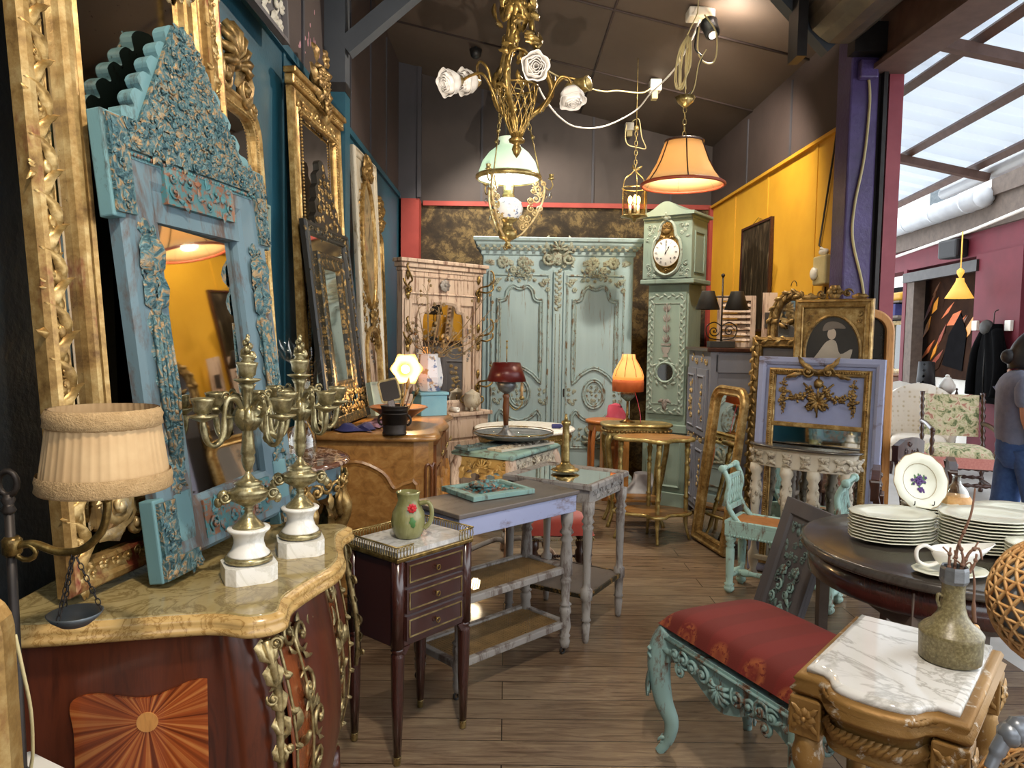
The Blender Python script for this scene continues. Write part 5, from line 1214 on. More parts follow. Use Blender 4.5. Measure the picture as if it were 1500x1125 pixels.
for sx in (-1, 1):
    for x in (.33, .52): b = B(); rosette(b, sx * x, wz(385), .062, -.004, 9); part('frieze_rosette', b, 'sage_carving', wd)
    for x in (.42, .6, .23): b = B(); leaf(b, sx * x, wz(385), 0 if sx > 0 else PI, .09, .05, -.002, .014); leaf(b, sx * x, wz(389), 0.3 if sx > 0 else PI - .3, .07, .03, -.002, .012); part('frieze_leaf', b, 'sage_carving', wd)
b = B(); carve(b, -.16, wz(392), .16, wz(356), .055, -.03, 23); shell(b, 0, wz(366), .1, y=-.05); b.ball((0, -.0, wz(376)), .1, (1.3, .5, .9), 12, 8)
for sx in (-1, 1): scroll(b, sx * .1, wz(380), .07, 1, 1.4, sx, .018, -.03); leaf(b, sx * .08, wz(366), PI / 2 - sx * 1.1, .13, .06, -.04, .03, sx)
part('cartouche', b, 'sage_carving', wd)
b = B().box(-.045, .045, -.035, 0, .2, wz(397)); cs_ = part('centre_stile', b, 'sage_wardrobe', wd, bevel=.008)
b = B()
for i in range(14): z = lerp(wz(400), wz(455), i / 13); leaf(b, 0, z, PI / 2 + (.7 if i % 2 else -.7), .05, .03, -.035, .014)
rosette(b, 0, wz(438), .035, -.036, 6); part('stile_carving', b, 'sage_carving', cs_)
b = B(); beads(b, [(-.02, -.036, wz(460)), (-.02, -.036, .3)], .006, 2.3); beads(b, [(.02, -.036, wz(460)), (.02, -.036, .3)], .006, 2.3); part('stile_beads', b, 'sage_carving', cs_)
MOULD = [(0, 0), (.0, .012), (.01, .022), (.02, .012), (.026, .012), (.032, .02), (.042, .008), (.042, 0)]
for sx in (-1, 1):
    x0, x1 = (.055, HW - .055)
    xs = lambda t: sx * lerp(x0, x1, t)
    d = part('door', B().prism(rect(min(xs(0), xs(1)), .2, max(xs(0), xs(1)), wz(397)), -.022, 0), 'sage_wardrobe', wd, bevel=.004)
    def P(*q): o = [(xs(a), z) for a, z in q]; return o if sx > 0 else o[::-1]
    def sp(*q, n=4): return [(p.x, p.z) for p in spline([(a, 0, z) for a, z in q], n)]
    b_ = B().sweep(P((.04, .24), (.96, .24), (.96, wz(402)), (.04, wz(402))), [(0, 0), (0, .008), (.012, .014), (.02, .006), (.02, 0)], m=M.Translation((0, -.022, 0))); part('door_moulding', b_, 'sage_moulding', d)
    up = sp((.13, wz(452)), (.13, wz(552)), (.2, wz(560)), (.32, wz(549)), (.5, wz(541)), (.68, wz(549)), (.8, wz(560)), (.87, wz(552)), (.87, wz(452))) + sp((.87, wz(437)), (.76, wz(436)), (.72, wz(424)), (.62, wz(416)), (.5, wz(420)), (.38, wz(416)), (.28, wz(424)), (.24, wz(436)), (.13, wz(437)))
    part('upper_panel', B().sweep(P(*up), MOULD, m=M.Translation((0, -.022, 0))), 'sage_moulding', d)
    lo = sp((.13, .42), (.87, .42), (.87, wz(610)), n=1)[:3] + sp((.87, wz(606)), (.78, wz(598)), (.66, wz(608)), (.5, wz(613)), (.34, wz(608)), (.22, wz(598)), (.13, wz(606)))
    part('lower_panel', B().sweep(P(*lo), MOULD, m=M.Translation((0, -.022, 0))), 'sage_moulding', d)
    ov = ellipse(xs(.5), wz(575), .115, .15, 30)
    part('medallion_ring', B().sweep(ov, MOULD, m=M.Translation((0, -.022, 0))), 'sage_moulding', d)
    carvp(d, 'sage_carving', xs(.5) - .08, wz(575) - .12, xs(.5) + .08, wz(575) + .12, .04, -.024, 7, 'medallion_carving', lambda x, z: ((x - xs(.5)) / .075) ** 2 + ((z - wz(575)) / .11) ** 2 < 1)
    b = B(); carve(b, xs(.5) - .15, wz(415), xs(.5) + .15, wz(392), .045, -.03, 13); shell(b, xs(.5), wz(405), .06, y=-.03); rosette(b, xs(.5) - .07, wz(396), .04, -.035); rosette(b, xs(.5) + .07, wz(396), .04, -.035); part('door_crest', b, 'sage_carving', d)
    for t in (.12, .88): b = B(); rosette(b, xs(t), wz(413), .032, -.03); rosette(b, xs(t) + .03, wz(424), .026, -.03); leaf(b, xs(t), wz(420), 2.5, .07, .03, -.026, .014); leaf(b, xs(t), wz(412), .4, .06, .03, -.026, .014); part('corner_flowers', b, 'sage_carving', d)
    for t in (.14, .86): carvp(d, 'sage_carving', xs(t) - .05, wz(596), xs(t) + .05, wz(566), .045, -.024, 17, 'spandrel_carving')
    for t in (.2, .8): b = B(); beads(b, [(xs(t), -.03, wz(448)), (xs(t), -.03, wz(545))], .0055, 2.2); part('panel_beads', b, 'sage_carving', d)
    b = B(); shell(b, xs(.5), .5, .13, y=-.03); wreath(b, arch(xs(.5) - .16, .48, xs(.5) + .16, .5, .15, 10)[2:], .04, -.026); part('lower_shell', b, 'sage_carving', d)
    if sx > 0: part('escutcheon', B().prism(rect(xs(.03) - .008, wz(580), xs(.03) + .008, wz(568), .005, 3), -.03, -.02), 'iron', d)
# ---------------------------------------------------------------- longcase clock set across the corner
q = onz(976, 741); rz = -rad(36)
ck = thing('longcase_clock', 'tall sage green painted longcase clock standing across the back corner', 'clock', (q.x + .06, q.y + .16, 0), rz)
k = 6.4 / 1080
def cz(py): return CAMH + (490 - py) * k
Wc, Dc = .205, .16
def cbox(nm, w, d, z0, z1, par=ck, mt='sage_clock', bv=.006): return part(nm, B().box(-w, w, -d, d, z0, z1), mt, par, bevel=bv)
cbox('plinth', Wc + .02, Dc + .02, 0, cz(722)); cbox('base', Wc, Dc, cz(722), cz(632))
part('base_panel', B().sweep(rect(-Wc + .04, cz(715), Wc - .04, cz(640)), [(0, 0), (0, .006), (.01, .014), (.022, .006), (.022, 0)], m=M.Translation((0, -Dc, 0))), 'sage_clock', ck)
cbox('waist_moulding', Wc + .025, Dc + .025, cz(632), cz(620)); cbox('trunk', Wc - .015, Dc - .015, cz(622), cz(412))
part('trunk_door', B().prism(rect(-Wc + .03, cz(605), Wc - .03, cz(424)), -Dc - .006, -Dc + .016), 'sage_clock', ck, bevel=.004)
b = B(); wreath(b, rect(-Wc + .055, cz(600), Wc - .055, cz(430)), .034, -Dc - .006, 2); part('guilloche_border', b, 'clock_carving', ck)
b = B().sweep(rect(-Wc + .08, cz(590), Wc - .08, cz(440)), [(0, 0), (0, .005), (.006, .005), (.006, 0)], m=M.Translation((0, -Dc - .006, 0))); part('door_line', b, 'clock_carving', ck)
b = B(); y = -Dc - .007
for i in range(4):
    z = lerp(cz(495), cz(450), i / 3)
    for a in (-1.0, -.55, 0, .55, 1.0): leaf(b, 0, z - .02, PI / 2 + a, .085 - .012 * abs(a) * 2, .016, y, .005, -a * .4)
b.tube([(0, y - .002, cz(497)), (0, y - .002, cz(440))], .003, 5); part('painted_palm', b, 'grey_leg', ck)
b = B().prism([(-.05, cz(500)), (.05, cz(500)), (.045, cz(503)), (-.045, cz(503))][::-1], y - .004, y).prism([(-.045, cz(505)), (-.025, cz(514)), (.025, cz(514)), (.045, cz(505))], y - .004, y).prism([(-.012, cz(514)), (-.028, cz(520)), (.028, cz(520)), (.012, cz(514))], y - .004, y); part('painted_urn', b, 'grey_leg', ck)
b = B(); leaf(b, 0, cz(583), -PI / 2, .1, .05, y, .01); leaf(b, -.01, cz(583), PI + .5, .06, .03, y, .008); leaf(b, .01, cz(583), -.5, .06, .03, y, .008); part('painted_drop', b, 'grey_leg', ck)
o = ellipse(0, cz(543), .098, .098, 32); part('lenticle_ring', B().sweep(o, [(0, 0), (0, .008), (.012, .016), (.024, .008), (.026, 0)], m=M.Translation((0, -Dc - .005, 0))), 'sage_clock', ck)
part('lenticle_glass', B().prism(ellipse(0, cz(543), .073, .073, 28), -Dc - .012, -Dc - .004), 'dark_reflection_glass', ck)
b = B(); wreath(b, ellipse(0, cz(543), .11, .11, 18), .04, -Dc - .006, 5); part('lenticle_wreath', b, 'clock_carving', ck)
cbox('hood_sill', Wc + .045, Dc + .04, cz(412), cz(405), bv=.008); cbox('hood', Wc + .01, Dc + .01, cz(406), cz(312))
yf = -Dc - .01
b = B().prism([(-Wc - .02, cz(404)), (Wc + .02, cz(404)), (Wc + .02, cz(318))] + [(p.x, p.z) for p in spline([(Wc + .02, 0, cz(318)), (.12, 0, cz(316)), (0, 0, cz(304)), (-.12, 0, cz(316)), (-Wc - .02, 0, cz(318))], 4)][1:], yf - .03, yf); hd = part('hood_front', b, 'sage_clock', ck, bevel=.004)
oc = [(p.x, p.z) for p in spline([(-Wc - .02, 0, cz(313)), (-.13, 0, cz(310)), (-.05, 0, cz(300)), (0, 0, cz(297)), (.05, 0, cz(300)), (.13, 0, cz(310)), (Wc + .02, 0, cz(313))], 4)]
part('hood_cornice', B().prism([(Wc + .02, cz(318)), ] + oc[::-1] + [(-Wc - .02, cz(318))], yf - .05, Dc + .02).prism([(Wc + .05, cz(314)), (Wc + .05, cz(311))] + [(x * 1.15, z + .02) for x, z in oc[::-1]] + [(-Wc - .05, cz(311)), (-Wc - .05, cz(314))], yf - .075, Dc + .04), 'sage_clock', ck, bevel=.008)
b = B(); rosette(b, 0, cz(311), .06, yf - .05, 7); leaf(b, 0, cz(313), .2, .1, .04, yf - .05, .02); leaf(b, 0, cz(313), PI - .2, .1, .04, yf - .05, .02); part('hood_crest', b, 'clock_carving', ck)
dd = [(p.x, p.z) for p in spline([(-.125, 0, cz(366)), (-.11, 0, cz(385)), (-.07, 0, cz(395)), (0, 0, cz(400)), (.07, 0, cz(395)), (.11, 0, cz(385)), (.125, 0, cz(366)), (.11, 0, cz(350)), (.08, 0, cz(343)), (.06, 0, cz(328)), (0, 0, cz(320)), (-.06, 0, cz(328)), (-.08, 0, cz(343)), (-.11, 0, cz(350))], 4, True)]
ring = part('hood_door_ring', B().sweep([(x * 1.16, z + (z - cz(362)) * .06) for x, z in dd], [(0, 0), (0, .012), (.014, .022), (.028, .01), (.03, 0)], m=M.Translation((0, yf - .03, 0))), 'clock_carving', hd)
part('dial_opening', B().prism(dd, yf - .034, yf - .02), 'dark_void', hd)
part('brass_surround', B().prism([(x * .95, cz(362) + (z - cz(362)) * .97) for x, z in dd], yf - .04, yf - .034), 'brass_dark', hd)
part('dial', B().lathe([(.122, 0), (.122, .006), (.116, .01), (.001, .012)], 48, m=mat_of((0, yf - .04, cz(367)), 0, PI / 2)), 'cream_enamel', hd)
part('dial_bezel', B().tube([(.122 * cos(2 * PI * i / 40), yf - .046, cz(367) + .122 * sin(2 * PI * i / 40)) for i in range(40)], .005, 6, True), 'brass_dark', hd)
b = B(); y = yf - .0535
NUM = ['XII', 'I', 'II', 'III', 'IIII', 'V', 'VI', 'VII', 'VIII', 'IX', 'X', 'XI']
for i, s in enumerate(NUM):      # Roman numerals standing radially
    m = M.Translation((0, y, cz(367))) @ M.Rotation(2 * PI * i / 12, 4, 'Y') @ M.Translation((0, 0, .094)); u = .0055; x = -(sum({'I': 1, 'V': 1.7, 'X': 1.7}[c] for c in s) - 1) * u / 2
    for c in s:
        w = {'I': 1, 'V': 1.7, 'X': 1.7}[c] * u; h = .011
        if c == 'I': b.box(x - .0012, x + .0012, -.001, 0, -h, h, m=m)
        elif c == 'V':
            for sg in (-1, 1): b.prism([(x + .002, -h), (x + .002 + sg * .004 - .001, h), (x + .002 + sg * .004 + .001, h), (x + .003, -h)], -.001, 0, m=m)
        else:
            for sg in (-1, 1): b.prism([(x + .002 - sg * .004 - .001, -h), (x + .002 - sg * .004 + .001, -h), (x + .002 + sg * .004 + .001, h), (x + .002 + sg * .004 - .001, h)], -.001, 0, m=m)
        x += w
part('numerals', b, 'ink', hd)
for a, L, w, nm in ((2 * PI * 1.02 / 12, .062, .005, 'hour_hand'), (2 * PI * .03 / 12, .09, .0035, 'minute_hand')):
    m = M.Translation((0, y - .002, cz(367))) @ M.Rotation(a, 4, 'Y'); b = B().prism([(-w / 2, -.018), (w / 2, -.018), (w / 2, L * .6), (w * 1.3, L * .7), (0, L), (-w * 1.3, L * .7), (-w / 2, L * .6)], -.0015, 0, m=m); b.lathe([(.007, 0), (.006, .004), (.001, .005)], 10, m=m @ M.Rotation(PI / 2, 4, 'X')); part(nm, b, 'ink', hd)
for sx in (-1, 1): part('winding_hole', B().lathe([(.006, 0), (.006, .002), (.001, .002)], 10, m=mat_of((sx * .045, y, cz(367) - .05), 0, PI / 2)), 'ink', hd)
b = B(); carve(b, -.09, cz(346), .09, cz(322), .04, yf - .04, 8, 1, lambda x, z: abs(x) < .1 - (z - cz(346)) * .35); b.ball((0, yf - .04, cz(335)), .035, (1, .6, 1)); shell(b, 0, cz(331), .04, y=yf - .05); part('gilt_mask', b, 'gilt_dark', hd)
b = B(); scroll(b, 0, cz(394), .025, 0, 1.4, 1, .006, yf - .04); part('gilt_apron', b, 'brass_dark', hd)
for sx in (-1, 1):
    carvp(hd, 'clock_carving', sx * .15 - .05, cz(352), sx * .15 + .05, cz(322), .045, yf - .03, 4); carvp(hd, 'clock_carving', sx * .15 - .05, cz(403), sx * .15 + .05, cz(380), .045, yf - .03, 5)
part('hood_side_panel', B().sweep(rect(-.11, cz(395), .11, cz(335)), [(0, 0), (0, .008), (.012, .008), (.012, 0)], m=mat_of((Wc + .01, 0, 0), PI / 2)), 'sage_clock', ck)
# ---------------------------------------------------------------- gilt side tables, scallop lamp and things behind them
g1 = thing('gilt_kidney_table', 'gilt side table with shaped top carrying the glowing scalloped lamp', 'side table', (1.03, 5.83, 0))
oT = [(p.x, p.y) for p in spline([(-.27, 0, 0), (-.24, -.14, 0), (-.1, -.17, 0), (.0, -.15, 0), (.1, -.17, 0), (.25, -.13, 0), (.28, 0, 0), (.22, .14, 0), (0, .17, 0), (-.22, .14, 0)], 4, True)]
part('top', B().edge(oT, [(-.01, .79), (.006, .795), (.01, .806), (0, .814), (-.01, .815)]), 'gilt_green', g1); part('apron', B().edge([(x * .93, y * .9) for x, y in oT], [(0, .72), (.004, .73), (0, .74), (0, .79)]), 'gilt_green', g1)
b = B()
for i in range(0, len(oT), 1): x, y = oT[i]; b.ball((x * .96, y * .95, .76), .018, (1, .8, .7), 6, 4)
part('apron_carving', b, 'gilt', g1)
for x, y in ((-.2, -.1), (.2, -.1), (.2, .1), (-.2, .1)):
    sx, sy = math.copysign(1, x), math.copysign(1, y)
    part('leg', B().tube(spline([(x, y, .74), (x + sx * .03, y + sy * .02, .66), (x + sx * .0, y, .4), (x - sx * .02, y - sy * .01, .15), (x + sx * .02, y + sy * .02, 0)], 5), [.028] * 5 + [.022] * 6 + [.016] * 10, 8), 'gilt_green', g1)
part('undershelf', B().slab([(x * .75, y * .75) for x, y in oT], .2, .215), 'walnut', g1)
c = at(920, 562, 5.85); zb = .816; sl = thing('scallop_lamp', 'glowing amber scalloped shade lamp on a brass stem', 'lamp', (c.x, 5.85, zb))
def z2(py): return at(920, py, 5.85).z - zb
part('base', B().lathe([(.06, 0), (.062, .006), (.03, .018), (.012, .03), (.01, .05), (.014, .06), (.01, .07), (.01, z2(586))], 24), 'brass_dark', sl)
part('font', B().lathe([(.012, z2(588)), (.05, z2(582)), (.058, z2(577)), (.05, z2(574)), (.02, z2(571))], 24, fn=lambda a, z: 1 + .04 * cos(a * 10)), 'grey_green', sl)
b = B().lathe([(.118, z2(556)), (.12, z2(551)), (.108, z2(543)), (.08, z2(533)), (.055, z2(525)), (.05, z2(519))], 64, cap=False, fn=lambda a, z: 1 + .06 * (abs(cos(a * 4)) ** .6) - .03)
shd = part('scalloped_shade', b, 'scallop_shade', sl, solid=.002)
b = B()
for i in range(8):
    a = (i + .5) * PI / 4; b.tube([(r * .985 * cos(a), r * .985 * sin(a), z2(py)) for r, py in ((.12, 551), (.108, 543), (.08, 533), (.055, 525), (.05, 519))], .0022, 5)
part('shade_ribs', b, 'shade_rib', shd)
b = B().lathe([(.12, z2(573)), (.122, z2(560)), (.118, z2(556))], 64, cap=False, fn=lambda a, z: 1 + .05 * (abs(cos(a * 4)) ** .6) - .02); part('fringe_band', b, 'shade_trim', shd, solid=.002)
part('bulb', B().ball((0, 0, z2(545)), .028, seg=10, rings=6), 'bulb_warm', sl); light('scallop_light', 'POINT', (c.x, 5.85, zb + z2(575)), 3, (1, .6, .28), .03)
part('switch_cord', B().tube(spline([(.05, -.02, z2(572)), (.075, -.05, z2(590)), (.09, -.07, z2(605)), (.095, -.08, .004)], 5), .0028, 5), 'pink_cloth', sl)
g2 = thing('gilt_tier_table', 'gilt two tier table with inlaid top nearest the wooden floor', 'side table', (1.09, 5.36, 0))
oD = [(p.x, p.y) for p in spline([(-.29, .05, 0), (-.24, -.04, 0), (-.09, -.09, 0), (-.03, -.18, 0), (.06, -.17, 0), (.12, -.09, 0), (.25, -.06, 0), (.3, .04, 0), (.2, .17, 0), (0, .22, 0), (-.2, .17, 0)], 4, True)]
part('top', B().edge(oD, [(-.012, .735), (.004, .738), (.008, .748), (.002, .762), (-.006, .764)]), 'gilt_green', g2); part('inlaid_top', B().slab([(x * .92, y * .92) for x, y in oD], .762, .766), 'walnut', g2)
lg = [(.008, 0), (.014, .05), (.018, .2), (.012, .23), (.02, .24), (.02, .26), (.014, .28), (.014, .5), (.018, .66), (.012, .68), (.02, .7), (.013, .72), (.016, .8), (.022, .88), (.014, .9), (.02, .93), (.02, 1)]
for x, y in ((-.24, .03), (.01, -.13), (.25, .02), (.0, .16)):
    part('leg', B().lathe(turned(lg, .18, .738), 12, m=M.Translation((x, y, 0))).tube(spline([(x, y, .2), (x * 1.02, y * 1.02, .1), (x * 1.14, y * 1.14, 0)], 4), [.017] * 4 + [.011] * 5, 8), 'gilt_green', g2)
part('lower_shelf', B().edge([(x * .98, y * .98) for x, y in oD], [(-.01, .19), (.004, .193), (.004, .21), (-.01, .213)]), 'gilt_green', g2); part('inlaid_shelf', B().slab([(x * .9, y * .9) for x, y in oD], .212, .216), 'walnut', g2)
bs = thing('bentwood_stool', 'brown bentwood plant stand behind the gilt tables', 'plant stand', (.87, 6.42, 0))
part('seat', B().lathe([(.16, .74), (.175, .745), (.175, .765), (.16, .772), (.002, .772)], 32), 'bent_wood', bs); part('apron', B().lathe([(.15, .68), (.155, .69), (.15, .745)], 32, cap=False), 'oak_light', bs)
for i in range(4):
    a = i * PI / 2 + PI / 4; m = mat_of((0, 0, 0), a); part('leg', B().tube(spline([(.13, 0, .74), (.165, 0, .6), (.17, 0, .35), (.15, 0, .12), (.17, 0, 0)], 5), .018, 8, m=m), 'bent_wood', bs)
b = B(); b.grid(20, 10, lambda u, v: ((.13 + .03 * sin(v * PI)) * cos(2 * PI * u) * (.6 + .4 * sin(PI * min(1, v * 1.25))) * (1 + .06 * sin(6 * PI * u + v * 3)), .13 * sin(2 * PI * u) * (.6 + .4 * sin(PI * min(1, v * 1.25))), .34 * v + .002), cu=True)
solo('white_bag', b, 'white_cloth', 'white plastic bag on the floor behind the gilt tables', 'bag', loc=(1.17, 6.2, 0))
solo('carton', B().box(-.12, .12, -.1, .1, 0, .72), 'oak_light', 'tall brown carton in the corner beside the green clock', 'carton', loc=(1.0, 6.72, 0), rz=.0, bevel=.003)
b = B(); b.grid(18, 8, lambda u, v: ((.11 - .05 * v) * cos(2 * PI * u) * (1 + .15 * sin(3 * 2 * PI * u + 4 * v)), .08 * (1 - .5 * v) * sin(2 * PI * u), .14 * v + .015 * sin(4 * PI * u)), cu=True); b.v = [(x, y, max(0, z)) for x, y, z in b.v]
b.ball((.0, 0, .13), .05, (1, .8, .7)); solo('pink_bundle', b, 'pink_cloth', 'crumpled pink cloth on the carton beside the clock', 'cloth', loc=(1.0, 6.71, .724))
# work light on the floor
q = onz(697, 896)
wl = thing('floor_spotlight', 'small bright spotlight lying on the floor under the tier tables', 'spotlight', (q.x, q.y + .25, 0))
m = M.Translation((0, 0, .06)) @ V((-.35, -.6, .42)).to_track_quat('Z', 'Y').to_matrix().to_4x4()
part('head', B().lathe([(.02, -.05), (.028, -.04), (.036, .02), (.036, .03)], 16, m=m, cap=False), 'black_plastic', wl, solid=.002); part('bulb', B().ball(m @ V((0, 0, .03)), .034, seg=14, rings=9), 'bulb_white', wl); part('bracket', B().tube([(-.05, 0, .005), (-.045, 0, .07)], .006, 6).box(-.06, .06, -.03, .03, 0, .008).tube([(.05, 0, .005), (.045, 0, .07)], .006, 6), 'black_plastic', wl)
FLOORSPOT = V((q.x, q.y + .25, .06))
# ---------------------------------------------------------------- hanging lamps
def onceil(px, py):
    d = ray(px, py); k = (3.55 - 4.32) / (XR - XL); t = (4.32 + (0 - XL) * k - CAMH) / (d.z - k * d.x); return CAM + d * t
# brass chandelier with glass roses
Y = 3.2; c = at(757, 205, Y); ch = thing('rose_chandelier', 'brass stemmed chandelier with white glass rose shades', 'chandelier', (c.x, Y, c.z)); s = Y / 1080
def L(px, py, dy=0.0): p = at(px, py, Y); return V((p.x - c.x, dy, p.z - c.z))
part('finial', B().lathe([(.001, -.075), (.012, -.06), (.02, -.04), (.016, -.025), (.012, -.018), (.03, -.012), (.034, 0), (.028, .008), (.012, .014)], 16, fn=lambda a, z: 1 + .05 * cos(6 * a)), 'brass_dark', ch)
stem_r = [(205, .012), (190, .02), (172, .05), (152, .115), (138, .142), (124, .15), (105, .128), (85, .098), (60, .072), (30, .055), (0, .05), (-40, .05), (-110, .03)]
for k, a in enumerate((.2, .2 + 2 * PI / 3, .2 + 4 * PI / 3)):
    p = spline([(r * cos(a), r * sin(a), L(757, py).z) for py, r in stem_r], 4)
    b = B().tube(p, [.0105 + .003 * sin(PI * i / len(p)) for i in range(len(p))], 8, flat=.8)
    for i in range(8, len(p) - 8, 6): leaf(b, 0, 0, PI / 2 + (.6 if i % 4 else -.6), .05, .022, -.01, .01, .5, m=M.Translation(p[i]) @ M.Rotation(a + PI / 2, 4, 'Z'))
    part('stem', b, 'brass_dark', ch)
b = B()
for k in range(14):
    a = k * 2 * PI / 14
    for sg in (-1, 1): b.tube(spline([(.02 * cos(a), .02 * sin(a), .01), (.05 * cos(a + sg * .3), .05 * sin(a + sg * .3), .08), (.075 * cos(a + sg * .7), .075 * sin(a + sg * .7), .15), (.085 * cos(a + sg * 1.1), .085 * sin(a + sg * 1.1), .22)], 3), .0035, 4)
b.tube([(.085 * cos(q * PI / 12), .085 * sin(q * PI / 12), .22) for q in range(24)], .005, 5, True); part('openwork_basket', b, 'brass_dark', ch)
b = B(); q = random.Random(3)
for k in range(26):
    a, z = q.uniform(0, 2 * PI), q.uniform(.2, .52); leaf(b, 0, 0, q.uniform(0, 3.1), .07, .03, -.05 - q.uniform(0, .05), .02, q.uniform(-1, 1), m=mat_of((0, 0, z), a))
part('leaf_sprays', b, 'brass_dark', ch)
b = B()
for k in range(16):
    a = k * 2 * PI / 16; leaf(b, 0, 0, -PI / 2 + .4 * (-1) ** k, .09, .04, -.055, .02, m=mat_of((0, 0, L(757, 8).z + .03 * (k % 3)), a)); b.ball((.06 * cos(a), .06 * sin(a), L(757, 14).z), .012)
part('leaf_crown', b, 'brass_dark', ch)
part('suspension', B().tube([(0, 0, L(757, -112).z), (0, 0, ceil_z(c.x) - c.z)], .006, 6).lathe([(.06, ceil_z(c.x) - c.z - .07), (.05, ceil_z(c.x) - c.z)], 20), 'brass_dark', ch)
def rose(nm, center, axis, r, parent):
    m = M.Translation(V(center)) @ V(axis).to_track_quat('Z', 'Y').to_matrix().to_4x4(); b = B()
    for k, (sc_, h, ph) in enumerate(((1.0, .75, 0), (.86, .95, 1.1), (.66, 1.05, 2.0), (.46, 1.1, .6), (.26, 1.12, 1.7))):
        b.lathe([(r * .2 * sc_, -r * .7), (r * .72 * sc_, -r * .5), (r * 1.0 * sc_, r * .0), (r * .96 * sc_, r * .4 * h), (r * (.86 if k else 1.06) * sc_, r * .68 * h), (r * (.8 if k else 1.12) * sc_, r * .74 * h)], 40, m=m, cap=False, fn=lambda a, z, k=k, ph=ph: 1 + .09 * sin(a * (5 - k // 2) + ph) * (z + r) / (2 * r) + .05 * sin(a * 9 + ph * 2 + z * 60) * (z + r) / (2 * r))
    part(nm, b, 'rose_glass', parent, solid=.0015)
    b = B().lathe([(r * .12, -r * 1.35), (r * .3, -r * 1.2), (r * .45, -r * .85), (r * .62, -r * .55), (r * .66, -r * .42)], 20, m=m, cap=False, fn=lambda a, z: 1 + .1 * cos(a * 8)); return b
arms = [((684, 107), (.11), (-.75, -.65, -.25), [(722, 140, .05), (716, 105, .0), (704, 88, .02), (698, 92, .06)]),
        ((661, 123), (-.02), (-.7, -.65, -.35), [(732, 165, -.02), (722, 140, -.06), (708, 116, -.06), (690, 113, -.02)]),
        ((781, 114), (-.13), (.15, -.95, -.25), [(752, 165, -.02), (745, 120, -.1), (748, 95, -.14), (764, 92, -.15), (776, 100, -.1)]),
        ((837, 143), (-.02), (.12, -.35, -.9), [(790, 165, 0), (806, 140, 0), (818, 117, -.02), (830, 116, -.02), (836, 124, -.02)]),
        ((855, 119), (.05), (.75, -.55, .1), [(795, 160, .03), (808, 130, .05), (824, 109, .06), (840, 108, .06), (849, 113, .06)])]
for i, (pc, dy, ax, path) in enumerate(arms):
    pc3 = L(pc[0], pc[1], dy); a3 = V(ax).normalized(); r = .052 if i < 4 else .0
    end = pc3 - a3 * .068
    p = spline([L(x, y, d) for x, y, d in path] + [end], 5)
    a = part('arm', B().tube(p, .0062, 7), 'brass_dark', ch)
    if i < 4: b = rose('rose_shade', pc3, ax, r, a); part('calyx', b, 'brass', a)
    else:
        m = M.Translation(pc3) @ a3.to_track_quat('Z', 'Y').to_matrix().to_4x4()
        part('empty_socket', B().lathe([(.006, -.06), (.022, -.05), (.034, -.02), (.03, .02), (.034, .03), (.022, .03), (.015, 0), (.001, 0)], 20, m=m, fn=lambda a, z: 1 + .05 * cos(8 * a)), 'brass', a)
# oil lamp chandelier with opal dome
Y = 4.3; c = at(745, 262, Y); s = Y / 1080; oc = thing('oil_lamp_chandelier', 'hanging oil lamp with pale green glass dome and pierced brackets', 'chandelier', (c.x, Y, c.z))
def zq(py): return (262 - py) * s
def rq(px): return px * s
part('opal_dome', B().lathe([(rq(44), 0), (rq(43), zq(252)), (rq(38), zq(238)), (rq(29), zq(226)), (rq(19), zq(218)), (rq(14), zq(214)), (rq(13), zq(208)), (rq(16), zq(205))], 44, cap=False), 'opal_green', oc, solid=.003)
part('inner_dome', B().lathe([(rq(42), zq(261)), (rq(41), zq(252)), (rq(36), zq(239)), (rq(27), zq(228)), (rq(17), zq(221))], 44, cap=False), 'opal_white', oc)
part('brass_ring', B().lathe([(rq(44), zq(264)), (rq(47), zq(262)), (rq(47), zq(258)), (rq(44), zq(256))], 44, cap=False, fn=lambda a, z: 1 + .012 * cos(a * 44)), 'brass', oc, solid=.003)
part('chimney', B().lathe([(rq(7), zq(292)), (rq(9), zq(272)), (rq(6), zq(250)), (rq(6), zq(180)), (rq(6.5), zq(178))], 20, cap=False), 'clear_glass', oc)
part('porcelain_font', B().lathe([(rq(12), zq(290)), (rq(19), zq(295)), (rq(21.5), zq(304)), (rq(20), zq(312)), (rq(14), zq(319)), (rq(10), zq(322))], 32), 'faience', oc)
part('brass_font', B().lathe([(rq(15), zq(317)), (rq(13), zq(322)), (rq(7), zq(325)), (rq(7), zq(331)), (rq(12), zq(334)), (rq(13.5), zq(340)), (rq(12), zq(347)), (rq(5), zq(350)), (rq(3), zq(353)), (rq(5), zq(356)), (rq(2), zq(362))], 32, fn=lambda a, z: 1 + .02 * cos(a * 12)), 'brass', oc)
b = B().lathe([(rq(4), zq(292)), (rq(9), zq(289)), (rq(9), zq(285)), (rq(7), zq(282)), (rq(7), zq(272))], 20); part('burner', b, 'brass', oc)
for sg in (-1, 1): b = B(); scroll(b, sg * rq(3.5), zq(360), rq(4), 0, 1.2, sg, rq(.8), 0); part('bottom_hook', b, 'brass_dark', oc)
